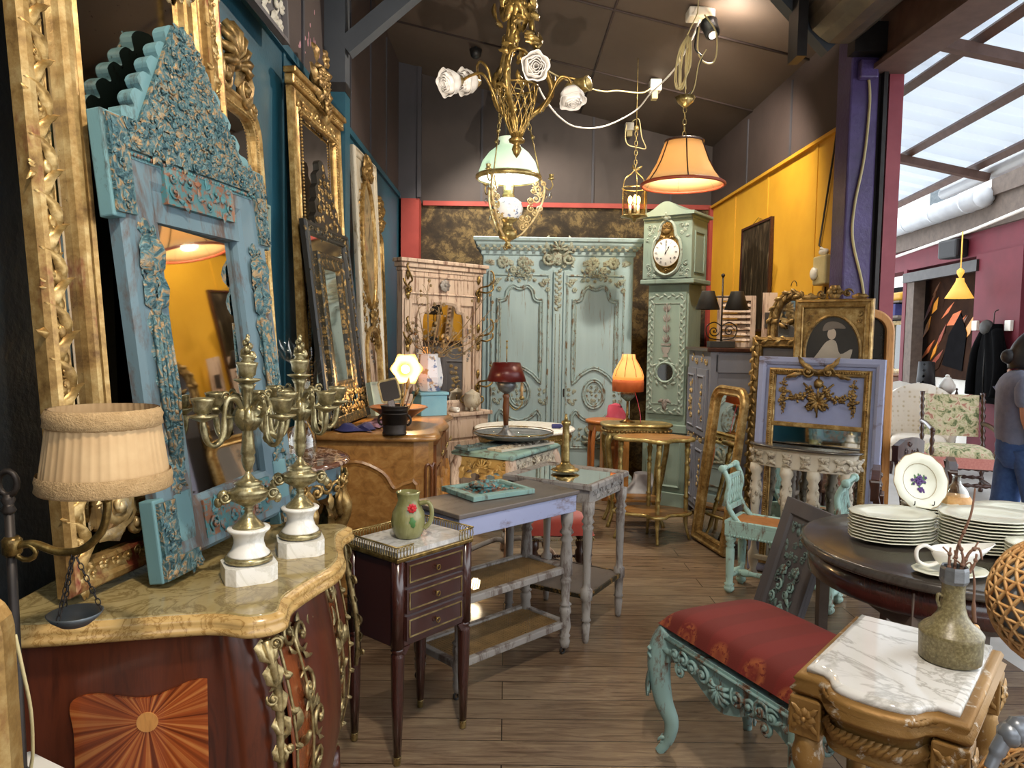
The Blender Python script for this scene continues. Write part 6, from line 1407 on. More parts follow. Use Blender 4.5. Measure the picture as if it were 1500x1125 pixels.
for k in range(3):
    m = mat_of((0, 0, 0), k * 2 * PI / 3 + PI * .02)      # bracket in the local x-z plane
    b = B().tube(spline([(rq(47), 0, zq(262)), (rq(52), 0, zq(272)), (rq(50), 0, zq(292)), (rq(38), 0, zq(318)), (rq(22), 0, zq(338)), (rq(12), 0, zq(345))], 6), rq(1.7), 6, m=m)
    for (x, py, r, a) in ((44, 276, 7, 0), (40, 290, 7, 2), (46, 304, 5, 4), (33, 304, 6, 1), (28, 318, 6, 3), (21, 330, 5, 0), (36, 278, 5, 2), (50, 268, 4, 5), (20, 318, 4, 1), (40, 268, 5, 3), (47, 284, 5, 1), (38, 310, 5, 2), (27, 327, 5, 4), (32, 292, 5, 0)):
        scroll(b, rq(x), zq(py), rq(r), a, 1.5, 1 if a % 2 else -1, rq(1.4), rq(.6), m=m)
    br = part('pierced_bracket', b, 'gilt_pale', oc)
    b = B().tube(spline([(rq(48), 0, zq(266)), (rq(58), 0, zq(276)), (rq(64), 0, zq(270)), (rq(62), 0, zq(262))], 5), rq(1), 6, m=m)
    b.lathe([(rq(2), 0), (rq(5), rq(2)), (rq(3), rq(3)), (rq(3.4), rq(7)), (rq(4), rq(8))], 12, m=m @ M.Translation((rq(62), 0, zq(262)))); part('candle_arm', b, 'brass', br)
    b = B()
    for x, py in ((54, 285), (47, 312), (34, 330), (61, 285)): b.lathe([(.001, 0), (rq(2.6), -rq(6)), (rq(1.4), -rq(9)), (.001, -rq(11))], 6, m=m @ M.Translation((rq(x), 0, zq(py - 6))), sm=False)
    part('crystal_drops', b, 'crystal', br)
    b = B().tube([m @ V((rq(46), 0, zq(258))), m @ V((rq(30), 0, zq(190)))], rq(.9), 6); chain(b, m @ V((rq(30), 0, zq(192))), m @ V((rq(20), 0, zq(140))), .02); b.lathe([(rq(2), 0), (rq(3), rq(3)), (rq(1), rq(6))], 8, m=m @ M.Translation((rq(34), 0, zq(205)))); part('suspension_rod', b, 'brass', oc)
b = B().lathe([(rq(3), zq(180)), (rq(7), zq(172)), (rq(8), zq(165)), (rq(4), zq(158)), (rq(2), zq(150))], 20); b.tube([(0, 0, zq(152)), (0, 0, ceil_z(c.x) - c.z)], rq(.8), 6); b.tube([(rq(20) * cos(q * PI / 10), rq(20) * sin(q * PI / 10), zq(140)) for q in range(20)], rq(1), 6, True); part('smoke_bell', b, 'brass', oc)
part('bulb', B().ball((0, 0, zq(250)), rq(6), seg=12, rings=8), 'bulb_white', oc)
light('opal_light', 'POINT', (c.x, Y, c.z - .0), 7, (.95, 1, .95), .05)
# big parchment pendant
Y = 4.6; c = at(1000, 271, Y); s = Y / 1080; pl = thing('parchment_pendant', 'bell shaped parchment pendant lamp with dark wood rims', 'pendant lamp', (c.x, Y, c.z))
def zq(py): return (271 - py) * s
prof = [(58, 271), (47, 256), (38, 240), (31, 222), (27, 211)]
part('parchment_shade', B().lathe([(rq(r), zq(y)) for r, y in prof], 40, cap=False), 'parchment', pl, solid=.002)
for r, y, t_ in ((58.5, 271, 2.4), (27.5, 210, 1.6)): part('wood_rim', B().tube([(rq(r) * cos(q * PI / 20), rq(r) * sin(q * PI / 20), zq(y)) for q in range(40)], rq(t_), 8, True), 'dark_wood' if r < 50 else 'shade_red', pl)
for k in range(6): a = k * PI / 3 + .42; part('rib', B().tube([(rq(r + .4) * cos(a), rq(r + .4) * sin(a), zq(y)) for r, y in prof], rq(1), 5), 'dark_wood', pl)
part('bulb', B().ball((0, 0, zq(243)), rq(7), (1, 1, 1.2), 12, 8), 'bulb_warm', pl)
b = B(); chain(b, (0, 0, zq(212)), (0, 0, zq(160)), .022); b.tube([(rq(-27), 0, zq(211)), (0, 0, zq(207)), (rq(27), 0, zq(211))], rq(.9), 5); part('chain', b, 'brass', pl)
part('canopy_cup', B().lathe([(rq(2), zq(162)), (rq(11), zq(154)), (rq(14), zq(147)), (rq(6), zq(150)), (rq(1), zq(152))], 24, fn=lambda a, z: 1 + .06 * cos(a * 8)), 'brass', pl)
b = B(); q = random.Random(8)
for k in range(8):
    x, dy = q.uniform(-9, 9), q.uniform(-8, 8); b.tube(spline([(rq(2 + x * .2), rq(dy * .3), zq(62)), (rq(x - 3), rq(dy), zq(85 + q.uniform(-5, 5))), (rq(x * 1.3 - 4), rq(-dy), zq(115 + q.uniform(-6, 6))), (rq(x - 2), rq(dy * .5), zq(136)), (rq(-x * .6), rq(dy), zq(105)), (rq(3 - x * .3), 0, zq(64))], 5), rq(.9), 5)
b.tube([(0, 0, zq(150)), (0, 0, zq(60))], rq(.8), 5); b.tube(spline([(0, 0, zq(150)), (rq(12), 0, zq(135)), (rq(18), 0, zq(100)), (rq(28), 0, zq(80))], 5), rq(.9), 5)
b.tube([(0, 0, zq(62)), (rq(14), 0, zq(30)), (rq(20), .05, ceil_z(c.x) - c.z)], rq(.9), 5); part('bundled_flex', b, 'old_plastic', pl)
light('pendant_light', 'POINT', (c.x, Y, c.z + zq(256)), 13, (1, .82, .58), .04)
# glass lantern
Y = 6.3; c = at(929, 318, Y); s = Y / 1080; ln = thing('glass_lantern', 'small cylindrical glass hall lantern with three lit candle bulbs', 'lantern', (c.x, Y, c.z))
def zq(py): return (318 - py) * s
part('glass_cylinder', B().lathe([(rq(18), zq(317)), (rq(18), zq(276))], 32, cap=False), 'amber_glass', ln)
b = B()
for py in (317, 277): b.tube([(rq(18.4) * cos(q * PI / 16), rq(18.4) * sin(q * PI / 16), zq(py)) for q in range(32)], rq(1), 6, True)
b.lathe([(rq(2), zq(325)), (rq(4), zq(321)), (rq(17), zq(318)), (rq(17), zq(316))], 28); part('base_ring', b, 'brass', ln)
for k in range(3):
    a = k * 2 * PI / 3 + .5; p = (cos(a), sin(a)); part('frame_rod', B().tube(spline([(rq(18.4) * p[0], rq(18.4) * p[1], zq(317)), (rq(18.4) * p[0], rq(18.4) * p[1], zq(277)), (rq(15) * p[0], rq(15) * p[1], zq(262)), (rq(5) * p[0], rq(5) * p[1], zq(255)), (0, 0, zq(250))], 4), rq(.8), 5), 'brass', ln)
    cd_ = part('candle', B().lathe([(rq(2), zq(312)), (rq(2), zq(300))], 10, m=M.Translation((rq(7) * p[0], rq(7) * p[1], 0))), 'porcelain', ln); part('flame_bulb', B().ball((rq(7) * p[0], rq(7) * p[1], zq(293)), rq(3), (1, 1, 2), 8, 6), 'flame_bulb', cd_)
b = B()
for k in range(3): a = k * 2 * PI / 3; leaf(b, 0, 0, .6, rq(12), rq(4), 0, rq(2), m=mat_of((0, 0, zq(252)), a))
part('top_leaves', b, 'brass', ln)
b = B(); chain(b, (0, 0, zq(250)), (0, 0, zq(190)), .025); b.ball((0, 0, zq(192)), rq(4)); b.tube([(0, 0, zq(190)), (0, 0, ceil_z(c.x) - c.z)], rq(.6), 5); part('chain', b, 'brass', ln)
light('lantern_light', 'POINT', (c.x, Y, c.z + zq(290)), 5, (1, .75, .45), .03)
# sockets, spotlights and trailing cables under the ceiling
def cable(label, pts, m='white_plastic', r=.006): return solo('power_cord', B().tube(spline([at(*p) for p in pts], 6), r, 5), m, label, 'cable')
p = onceil(960, 116)
t = thing('ceiling_socket', 'white double socket on the ceiling with cables running into it', 'socket', (p.x, p.y, p.z - .05)); part('box', B().box(-.05, .05, -.05, .05, -.06, .04), 'white_plastic', t, bevel=.008); part('plug', B().box(-.035, .02, -.045, .03, -.13, -.06), 'old_plastic', t, bevel=.008)
p = onceil(922, 179)
t = thing('ceiling_socket', 'small white ceiling socket above the glass lantern', 'socket', (p.x, p.y, p.z - .05)); part('box', B().box(-.045, .045, -.045, .045, -.04, .04), 'white_plastic', t, bevel=.008); part('plug', B().box(-.03, .03, -.03, .03, -.1, -.04), 'old_plastic', t, bevel=.006)
p = onceil(1026, 14); z1 = p.z
t = thing('ceiling_spotlight', 'black spotlight clipped to a white ceiling fitting', 'spotlight', (p.x, p.y, p.z)); part('fitting', B().box(-.09, .09, -.06, .06, -.07, 0), 'white_plastic', t, bevel=.01)
m = M.Translation((.05, -.1, -.17)) @ V((-.1, .55, .8)).to_track_quat('Z', 'Y').to_matrix().to_4x4(); part('head', B().lathe([(.03, -.07), (.05, -.05), (.055, .05), (.06, .06)], 20, m=m, cap=False), 'black_plastic', t, solid=.003); part('arm', B().tube([(.02, 0, -.06), (.03, -.04, -.12), (.05, -.08, -.16)], .01, 6), 'black_plastic', t); part('bulb', B().ball(m @ V((0, 0, .01)), .035, seg=10, rings=6), 'bulb_warm', t)
SPOT = p + V((.05, -.05, -.12))
p = onceil(697, 68); t = thing('clip_lamp', 'small black clip lamp on the ceiling behind the rose chandelier', 'spotlight', (p.x, p.y, p.z)); part('head', B().lathe([(.02, -.11), (.045, -.09), (.06, -.03), (.03, -.02)], 14, cap=True), 'black_plastic', t); part('clip', B().tube([(0, 0, -.03), (0, 0, 0)], .01, 6), 'black_plastic', t)
cable('white flex looping from the rose chandelier across to the ceiling fitting', [(789, 128, 5.0), (800, 148, 5.0), (820, 172, 5.1), (845, 186, 5.3), (885, 185, 5.5), (930, 163, 5.5), (952, 138, 5.4), (985, 105, 5.2), (1012, 60, 5.0), (1024, 30, 4.9)])
cable('brown flex running from the black clip lamp to the socket', [(752, 66, 5.4), (790, 95, 5.5), (820, 113, 5.6), (860, 128, 5.7), (885, 134, 5.8), (905, 133, 5.9), (940, 136, 6.1), (955, 128, 6.2)], 'old_plastic')
cable('thin wire looping around the lantern socket', [(918, 182, 6.9), (916, 200, 6.8), (920, 212, 6.8), (934, 216, 6.8), (946, 217, 6.8), (940, 200, 6.9), (936, 175, 6.9), (926, 178, 7.0)], 'old_plastic', .005)
cable('pale loop of flex hanging from the ceiling fitting', [(1032, 22, 4.75), (1048, 45, 4.7), (1050, 75, 4.7), (1044, 92, 4.7), (1030, 90, 4.7), (1022, 72, 4.7), (1024, 40, 4.7)], 'old_plastic', .005)
cable('black flex hanging from the spotlight to the pendant', [(1022, 40, 4.72), (1018, 70, 4.7), (1028, 84, 4.7), (1022, 100, 4.68), (1016, 130, 4.64), (1004, 142, 4.62)], 'black_plastic', .006)
# right wall fittings
b = B(); p0, p1 = onx(1188, 410, XR), onx(1214, 372, XR)
t = thing('switch_box', 'grey plastic switch box on the yellow wall by the purple post', 'switch box', (XR - .04, 5.08, 1.97)); part('box', B().box(-.035, .035, -.1, .1, -.1, .1), 'old_plastic', t, bevel=.012); part('socket', B().lathe([(.04, 0), (.045, .02), (.03, .03), (.001, .03)], 16, m=mat_of((-.035, .04, -.02), 0, 0, -PI / 2)), 'white_plastic', t); part('wire_knot', B().ball((0, 0, .125), .05, (.6, 1.2, .5)).tube([(-.0, -.06, .12), (-.02, 0, .15), (0, .06, .12)], .01, 6), 'white_plastic', t)
solo('power_cord', B().tube([onx(1238, 100, XR - .04), onx(1222, 220, XR - .015), onx(1200, 360, XR - .012)] + [V((XR - .015, 5.1, 2.1))], .007, 6), 'iron', 'dark cable running down the yellow wall to the switch box', 'cable')
solo('power_cord', B().tube([V((XR - .012, 5.1, 1.86)), V((XR - .012, 5.14, 1.5)), V((XR - .012, 5.2, 1.1))], .007, 6), 'iron', 'dark cable below the switch box', 'cable')
t = thing('junction_box', 'purple painted junction box high on the purple post', 'junction box', (2.22, YC0 - .03, at(1262, 102, 4.7).z)); part('box', B().box(-.055, .055, -.03, .028, -.06, .055), 'purple_paint', t, bevel=.01)
pz = lambda px, py: at(px, py, YC0 - .012)
solo('power_cord', B().tube(spline([pz(1272, 110), pz(1274, 150), pz(1266, 230), pz(1252, 300), pz(1249, 350), pz(1262, 410), pz(1266, 440)] , 6), .009, 6), 'old_plastic', 'pale cable running down the purple post', 'cable')
# painting on the yellow wall
a0, a1 = onx(1130, 322, XR - .03), onx(1090, 336, XR - .03)
m = lean((XR - .035, a1.y, 1.55), (XR - .012, a0.y, 1.56), (XR - .02, a1.y, 2.5)); Wd = (a0.y - a1.y) * -1
t = thing('dark_painting', 'narrow dark woodland painting hanging on the yellow wall', 'painting', mw=m); Hh = .95
part('frame', B().sweep(rect(0, 0, Wd, Hh), [(0, 0), (0, .03), (.02, .03), (.02, 0)]), 'mahogany', t)
tt = NT('dark_canvas').set(Roughness=.35); tt.col(tt.ramp(tt.noise(5, 6, .7, (6, 1, .7), .6), [(.42, '16130e'), (.56, '3a3024'), (.66, '7a6c54'), (.78, 'a89878')])); part('canvas', B().prism(rect(.01, .01, Wd - .01, Hh - .01), -.02, -.004), 'dark_canvas', t); part('hanging_wire', B().tube([(Wd * .3, -.01, Hh), (Wd / 2, -.005, Hh + .05), (Wd * .7, -.01, Hh)], .003, 5), 'brass', t)
# ---------------------------------------------------------------- grey cabinet against the yellow wall
gc = thing('grey_cabinet', 'tall grey painted cabinet with gilt carved door panels', 'cabinet', (1.56, 6.3, 0), -PI / 2); W, D, H = .66, .62, 1.42    # local x runs toward the viewer
part('body', B().box(0, W, 0, D, .08, H - .03), 'grey_cabinet', gc, bevel=.004); part('top', B().box(-.02, W + .02, -.03, D + .005, H - .03, H), 'dark_wood', gc, bevel=.006)
for x in (.03, W - .03):
    for y in (.03, D - .04): part('foot', B().tube([(x, y, .1), (x, y - .01, .05), (x, y, 0)], [.04, .025, .02], 8), 'grey_cabinet', gc)
for z0, z1 in ((.72, H - .17), (.14, .66)):
    for x0 in (.04, W / 2 + .01):
        d = part('door', B().prism(rect(x0, z0, x0 + W / 2 - .05, z1), -.018, 0), 'grey_cabinet', gc, bevel=.003); w = W / 2 - .05
        part('door_moulding', B().sweep(rect(x0 + .04, z0 + .05, x0 + w - .04, z1 - .05), [(0, 0), (0, .008), (.01, .012), (.016, .004), (.016, 0)], m=M.Translation((0, -.018, 0))), 'grey_cabinet', d)
        carvp(d, 'gilt_pale', x0 + w / 2 - .05, z0 + .1, x0 + w / 2 + .05, z1 - .1, .05, -.018, 6)
for x0 in (.1, W / 2 + .06): carvp(gc, 'gilt_pale', x0, H - .13, x0 + .2, H - .06, .05, 0, 3); carvp(gc, 'gilt_pale', x0, .66, x0 + .2, .72, .05, -.012, 4)
part('end_rail', B().box(W, W + .008, .04, D - .02, H - .19, H - .05).box(W, W + .008, .0, .06, .08, H - .03), 'grey_cabinet', gc, bevel=.003)
# tole lamp and shutters on the cabinet
t = thing('tole_lamp', 'two armed dark tole lamp on the grey cabinet', 'lamp', (1.70, 5.86, H + .001)); zt = .50
part('base', B().box(-.1, .1, -.05, .05, 0, .05), 'dark_tole', t, bevel=.004); part('rod', B().tube([(0, 0, .05), (0, 0, zt + .06)], .007, 6).ball((0, 0, zt + .07), .016), 'iron', t); part('crossbar', B().tube([(-.11, 0, zt - .1), (.11, 0, zt - .1)], .006, 6), 'iron', t)
b = B()
for sx in (-1, 1): scroll(b, sx * .06, .13, .045, 0, 1.5, sx, .006); b.tube(spline([(0, 0, .06), (sx * .1, 0, .08), (sx * .12, 0, .16), (sx * .06, 0, .2), (0, 0, .17)], 5), .005, 5)
part('scrollwork', b, 'iron', t)
for sx in (-1, 1): part('tole_shade', B().lathe([(.095, zt - .2), (.05, zt - .06), (.05, zt - .055)], 28, m=M.Translation((sx * .115, 0, 0)), cap=False), 'dark_tole', t, solid=.002)
t = thing('louvred_shutter', 'limed louvred shutter standing behind the tole lamp', 'shutter', mw=lean((1.72, 6.06, H + .002), (2.0, 5.98, H + .002), (1.74, 6.1, 1.9)))
part('frame', B().sweep(rect(0, 0, .3, .42), [(0, 0), (0, .03), (.04, .03), (.04, 0)]), 'pink_wood', t)
b = B()
for k in range(7): b.add([(.04, -.03, .05 + .047 * k), (.26, -.03, .05 + .047 * k), (.26, -.005, .09 + .047 * k), (.04, -.005, .09 + .047 * k)], [(0, 1, 2, 3)], False)
part('slats', b, 'pink_wood', t, solid=.008)
t = thing('wood_offcut', 'pale weathered board standing upright beside the shutter', 'board', mw=lean((2.02, 5.86, H + .002), (2.13, 5.82, H + .002), (2.06, 5.92, 1.9))); part('board', B().prism(rect(0, 0, .11, .44), -.03, 0), 'pink_wood', t, bevel=.003); part('latch', B().box(.02, .07, -.036, -.03, .16, .28), 'iron', t)
# ---------------------------------------------------------------- leaning mirrors and frames at the right
a, bq = onz(1018, 787, .004), onz(1074, 822, .004)
m = lean(a, bq, V((a.x + .1, a.y + .16, 1.06)))
W, H = .5, 1.16
t = framed('shoulder_mirror', 'small gilt round shouldered mirror on the floor leaning on the grey cabinet', 'mirror', m, rect(0, 0, W, H, .13, 7, True), prof_scale(P_GILT, 1.0, 1.0), 'gilt', 'mirror')
b = B(); beads(b, [(x, -.03, z) for x, z in inset(rect(0, 0, W, H, .13, 7, True), .058)], .005, 2.2, closed=True); part('bead_border', b, 'gilt', t)
# lavender trumeau with garlands
BL, BR = onz(1081, 842, .005), V((2.02, 4.16, .005)); hw = V((BR.x - BL.x, BR.y - BL.y, 0)).normalized(); bk = V((-hw.y, hw.x, 0)); BL += bk * .2; BR += bk * .2 + hw * .07
m = lean(BL, BR, BL + bk * .1 + hw * .02 + V((0, 0, 1.36))); W, H = (BR - BL).length, 1.38
t = thing('garland_trumeau', 'lavender trumeau mirror with a gilt garland relief leaning among the frames', 'mirror', mw=m)
part('board', B().prism(rect(0, 0, W, H), -.02, 0), 'lavender_flat', t); part('outer_frame', B().sweep(rect(0, 0, W, H), [(0, 0), (0, .04), (.03, .04), (.05, .03), (.05, .02)]), 'lavender_blue', t, bevel=.003)
g = part('gilt_frame', B().sweep(rect(.07, .05, W - .07, H - .07), prof_scale(P_GILT, .62, 1.1)), 'gilt', t); zr = H - .44
part('mirror_glass', B().prism(rect(.1, .08, W - .1, zr), -.026, -.02), 'mirror', t); part('gilt_rail', B().box(.1, W - .1, -.042, -.02, zr, zr + .03), 'gilt', g, bevel=.006)
b = B(); beads(b, [(x, -.042, z) for x, z in rect(.088, .07, W - .088, H - .088)], .007, 2.0, closed=True); part('bead_border', b, 'gilt', g)
y = -.028; ga = part('garland_relief', B().ball((W / 2, y, H - .16), .03), 'gilt_dark', t)
x1, x2, zt = .165, W - .165, H - .165
for nm, pts, r, sd in (('garland', [lerp(x1, W / 2, k / 12) for k in range(13)], .022, 1), ('garland', [lerp(x2, W / 2, k / 12) for k in range(13)], .022, 2)):
    b = B(); garland(b, [(x, y, zt - .1 * sin(PI * (k / 12) ** .8) + .02 * k / 12) for k, x in enumerate(pts)], r, sd, dens=1.5); part(nm, b, 'gilt_dark', ga)
for x in (x1, x2): b = B(); garland(b, [(x, y, zt + .02 - .2 * k / 10) for k in range(11)], .02, 4, dens=1.5); part('garland_drop', b, 'gilt_dark', ga)
b = B(); garland(b, [(W / 2 + .045 * cos(k), y, H - .275 + .04 * sin(k * 1.7)) for k in range(14)], .02, 6, dens=1.6)
for k in range(10): leaf(b, W / 2, H - .275, k * .63, .07, .024, y, .02, .3)
b.tube([(W / 2 - .09, y, H - .16), (W / 2 + .07, y - .01, H - .31)], .006, 6); b.tube([(W / 2 + .09, y, H - .16), (W / 2 - .07, y - .01, H - .31)], .006, 6); b.tube([(W / 2, y, H - .1), (W / 2, y, H - .37)], .006, 6); part('trophy', b, 'gilt_dark', ga)
b = B()
for sx in (-1, 1): scroll(b, W / 2 + sx * .06, H - .09, .035, 0, 1.4, sx, .01, -.05); leaf(b, W / 2, H - .09, PI / 2 - sx * 1.4, .16, .04, -.05, .02, sx * .5); leaf(b, W / 2 + sx * .1, H - .1, -sx * .3 + (PI if sx < 0 else 0), .1, .03, -.05, .02)
part('ribbon_bow', b, 'gilt_dark', g)
# portrait in oval spandrel frame, behind the trumeau
def onn(px, n):      # ground point on the line n of constant distance into the corner
    k = (px - 743) / 1080; y = n / (bk.x * k + bk.y); return V((k * y, y, .004))
def stacked(px0, px1, n, ln, zpy):
    p, q = onn(px0, n), onn(px1, n); return lean(p, q, p + bk * ln + V((0, 0, 1.5))), (q - p).length, at(px0, zpy, p.y + bk.y * ln).z
def upright(px0, px1, Y0, Y1, z0, z1, ln=.06):
    p, q = at(px0, 500, Y0), at(px1, 500, Y1); p.z = q.z = z0; d = V((q.x - p.x, q.y - p.y, 0)).normalized(); n = V((-d.y, d.x, 0))
    return lean(p, q, p + n * ln + V((0, 0, z1 - z0))), (q - p).length
m, W, H = stacked(1163, 1279, 4.95, .03, 440)
t = thing('oval_portrait', 'gilt frame with an oval print of a lady in a hat behind the trumeau', 'picture', mw=m)
part('frame', B().sweep(rect(0, 0, W, H), prof_scale(P_GILT, .8, 1)), 'gilt', t); oe = ellipse(W / 2, H - .34, .165, .235, 40)
part('mount', B().prism(rect(.05, .05, W - .05, H - .05), -.016, -.004), 'gilt', t); part('oval_rim', B().sweep(oe, [(-.012, 0), (-.012, .008), (0, .012), (.008, .004), (.008, 0)], m=M.Translation((0, -.016, 0))), 'gilt_dark', t)
pr = part('print', B().prism(oe, -.0185, -.016), 'dark_tole', t); y = -.0195; cx, cz = W / 2, H - .285
plain('print_light', 'a89e8e', 'b4aa9a', .7); plain('print_mid', '6a6259', '756c62', .7); plain('print_face', 'b8a896', 'c0b09e', .7)
part('dress', B().prism([(p.x, p.z) for p in spline([(cx - .13, 0, cz - .14), (cx - .07, 0, cz - .2), (cx + .02, 0, cz - .22), (cx + .08, 0, cz - .16), (cx + .12, 0, cz - .03), (cx + .05, 0, cz - .06), (cx + .02, 0, cz + .02), (cx - .03, 0, cz + .02), (cx - .08, 0, cz - .05)], 4, True)], y - .001, y), 'print_light', pr)
part('face', B().prism(ellipse(cx - .005, cz + .065, .026, .036, 20), y - .002, y - .001), 'print_face', pr); part('hat', B().prism([(p.x, p.z) for p in spline([(cx - .06, 0, cz + .085), (cx - .045, 0, cz + .13), (cx + .0, 0, cz + .145), (cx + .05, 0, cz + .13), (cx + .075, 0, cz + .1), (cx + .02, 0, cz + .1), (cx - .02, 0, cz + .09)], 4, True)], y - .003, y - .002), 'print_mid', pr)
for sx in (-1, 1): carvp(t, 'gilt_dark', cx + sx * .17 - .05, H - .17, cx + sx * .17 + .05, H - .07, .04, -.016, 5)
b = B(); beads(b, [(x, -.034, z) for x, z in inset(rect(0, 0, W, H), .016)], .007, 2.2, closed=True); part('bead_border', b, 'gilt', t)
b = B(); carve(b, cx - .16, H, cx + .16, H + .05, .05, -.01, 4); rosette(b, cx, H + .045, .05, -.01); 
for sx in (-1, 1): scroll(b, cx + sx * .08, H + .035, .03, 0, 1.3, sx, .008, -.01); leaf(b, cx + sx * .1, H + .015, 0 if sx > 0 else PI, .1, .04, -.01, .015)
part('ribbon_crest', b, 'gilt_dark', t)
# oval topped mirror further back, and two dark gilt frames in front of it
m, W, Hs = stacked(1116, 1186, 5.3, .14, 474)
o = arch(0, 0, W, Hs, .24); t = framed('arched_mirror', 'gilt mirror with a rounded arched top on the stack by the yellow wall', 'mirror', m, o, prof_scale(P_GILT, 1.0, 1.0), 'gilt_dark', 'mirror')
b = B(); wreath(b, inset(o, .025)[2:], .05, -.04); part('leaf_border', b, 'gilt_dark', t); part('hanging_loop', B().tube([(W / 2 + .02 * cos(a), -.01, Hs + .27 + .04 * sin(a)) for a in [PI * k / 8 for k in range(9)]], .003, 5), 'iron', t)
m, W, H = stacked(1099, 1176, 5.1, .08, 494)
t = framed('gilt_picture', 'dark gilt picture frame with leafy moulding leaning behind the trumeau', 'frame', m, rect(0, 0, W, H), prof_scale(P_GILT, 1.0, 1.1), 'gilt_dark', 'grey_panel', 'picture')
b = B(); wreath(b, rect(.02, .02, W - .02, H - .02), .04, -.045); part('leaf_border', b, 'gilt', t)
# narrow arched frame leaning on the maroon post, outside
m = lean((2.14, 4.65, .002), (2.43, 4.63, .002), (2.14, 4.685, 1.69)); o = arch(0, 0, .29, 1.55, .14)
t = thing('arched_mirror', 'tall narrow arched wooden frame leaning by the maroon post', 'frame', mw=m); part('frame', B().sweep(o, [(0, 0), (0, .05), (.012, .055), (.05, .05), (.05, 0)]), 'oak_light', t, bevel=.004); part('mirror_glass', B().prism(inset(o, .045), -.02, -.014), 'dark_reflection_glass', t)
# ---------------------------------------------------------------- white carved console
P0, P1 = onz(1101, 646, .845), onz(1263, 664, .845)
d = V((P1.x - P0.x, P1.y - P0.y, 0)); W = d.length; rz = math.atan2(d.y, d.x)
ZK = .845 / .88
cn = thing('white_console', 'half round white carved console with dark top in front of the lavender trumeau', 'console table', mw=mat_of(((P0.x + P1.x) / 2, (P0.y + P1.y) / 2, 0), rz, s=(1, 1, ZK))); r = W / 2
def demi2(rx, ry, n=20): return [(-rx, .0)] + [(-rx * cos(PI * k / n), -ry * sin(PI * k / n)) for k in range(1, n)] + [(rx, .0)]
part('top', B().edge(demi2(r, .14), [(-.01, .865), (.004, .868), (.006, .878), (-.008, .882)]), 'table_top_dark', cn); part('apron', B().edge(demi2(r - .02, .12), [(0, .745), (.006, .75), (0, .757), (0, .85), (.006, .866)]), 'cream_wood', cn)
for k in range(3):
    b = B()
    for j in range(6):
        a = PI * (k + (j + .5) / 6) / 3; x, yv = -(r - .02) * cos(a), -.12 * sin(a); nx, ny = cos(a) / (r), sin(a) / .15; m = mat_of((x, yv, 0), math.atan2(-cos(a) / r, sin(a) / .12))
        leaf(b, 0, .8, .6 if j % 2 else PI - .6, .07, .03, -.003, .014, m=m); leaf(b, 0, .8, -.6 if j % 2 else PI + .6, .07, .03, -.003, .014, m=m)
    part('apron_carving', b, 'cream_carving', cn)
lw = [(.02, 0), (.03, .03), (.018, .06), (.028, .12), (.034, .2), (.02, .24), (.016, .3), (.02, .5), (.03, .72), (.036, .8), (.022, .84), (.034, .87), (.026, .9), (.04, .94), (.034, 1)]
for x, yv in ((-r + .06, -.05), (-.06, -.105), (.1, -.105), (r - .06, -.05)):
    l = part('leg', B().lathe(turned(lw, .0, .75), 14, m=M.Translation((x, yv, 0)), fn=lambda a, z: 1 + .06 * cos(a * 6 + z * 30)), 'cream_wood', cn); b = B()
    for k in range(10): leaf(b, 0, 0, PI / 2, .06, .03, -.026, .014, m=mat_of((x, yv, .48 + .025 * (k % 5)), k * 1.9))
    part('leaf_carving', b, 'cream_carving', l)
part('stretcher', B().box(-r + .06, r - .06, -.08, -.05, .12, .15).box(-.02, .02, -.12, -.05, .12, .15), 'cream_wood', cn, bevel=.004)
b = B(); b.lathe([(.03, .15), (.05, .17), (.03, .2), (.06, .24), (.075, .32), (.05, .38), (.03, .4)], 18, m=M.Translation((-.0, -.08, 0)), fn=lambda a, z: 1 + .08 * cos(a * 7))
for k in range(12): leaf(b, 0, 0, PI / 2 + .3 * (-1) ** k, .12, .05, -.06, .03, m=mat_of((0, -.08, .24 + .03 * (k % 4)), k * .9))
part('carved_urn', b, 'cream_carving', cn)
# ---------------------------------------------------------------- turquoise window seat with cane
A, Bv = onz(1061, 868), onz(1109, 862)
q = onz(1226, 716, .70); ux = V((q.x - A.x, q.y - A.y, 0)); Ls = ux.length; rz = math.atan2(ux.y, ux.x)
ws = thing('window_seat', 'turquoise window seat with cane seat and spindled scroll arms', 'bench', (A.x, A.y, 0), rz); D = .25; zs = .43
part('seat_rail', B().box(-.01, Ls + .01, -.01, D + .01, zs - .09, zs - .015), 'turq_seat', ws, bevel=.006); part('cane_seat', B().box(.01, Ls - .01, .01, D - .01, zs - .02, zs), 'cane_seat', ws)
part('seat_border', B().sweep(rect(-.01, -.01, Ls + .01, D + .01), [(0, 0), (0, .02), (.012, .024), (.026, .018), (.026, 0)], m=M(((1, 0, 0, 0), (0, 0, 1, 0), (0, -1, 0, zs - .016), (0, 0, 0, 1)))), 'turq_seat', ws)
b = B(); beads(b, [(0, -.012, zs - .08), (Ls, -.012, zs - .08)], .008, 2.2); part('bead_row', b, 'turq_seat', ws)
sl_ = [(.012, 0), (.022, .03), (.03, .06), (.03, .1), (.02, .12), (.03, .15), (.02, .17), (.022, .3), (.026, .75), (.018, .79), (.028, .82), (.02, .86), (.03, .9), (.032, 1)]
for x in (.02, Ls - .02):
    for yv in (.02, D - .02): part('leg', B().lathe(turned(sl_, 0, zs - .08), 14, m=M.Translation((x, yv, 0)), fn=lambda a, z: 1 + .04 * cos(8 * a)), 'turq_seat', ws)
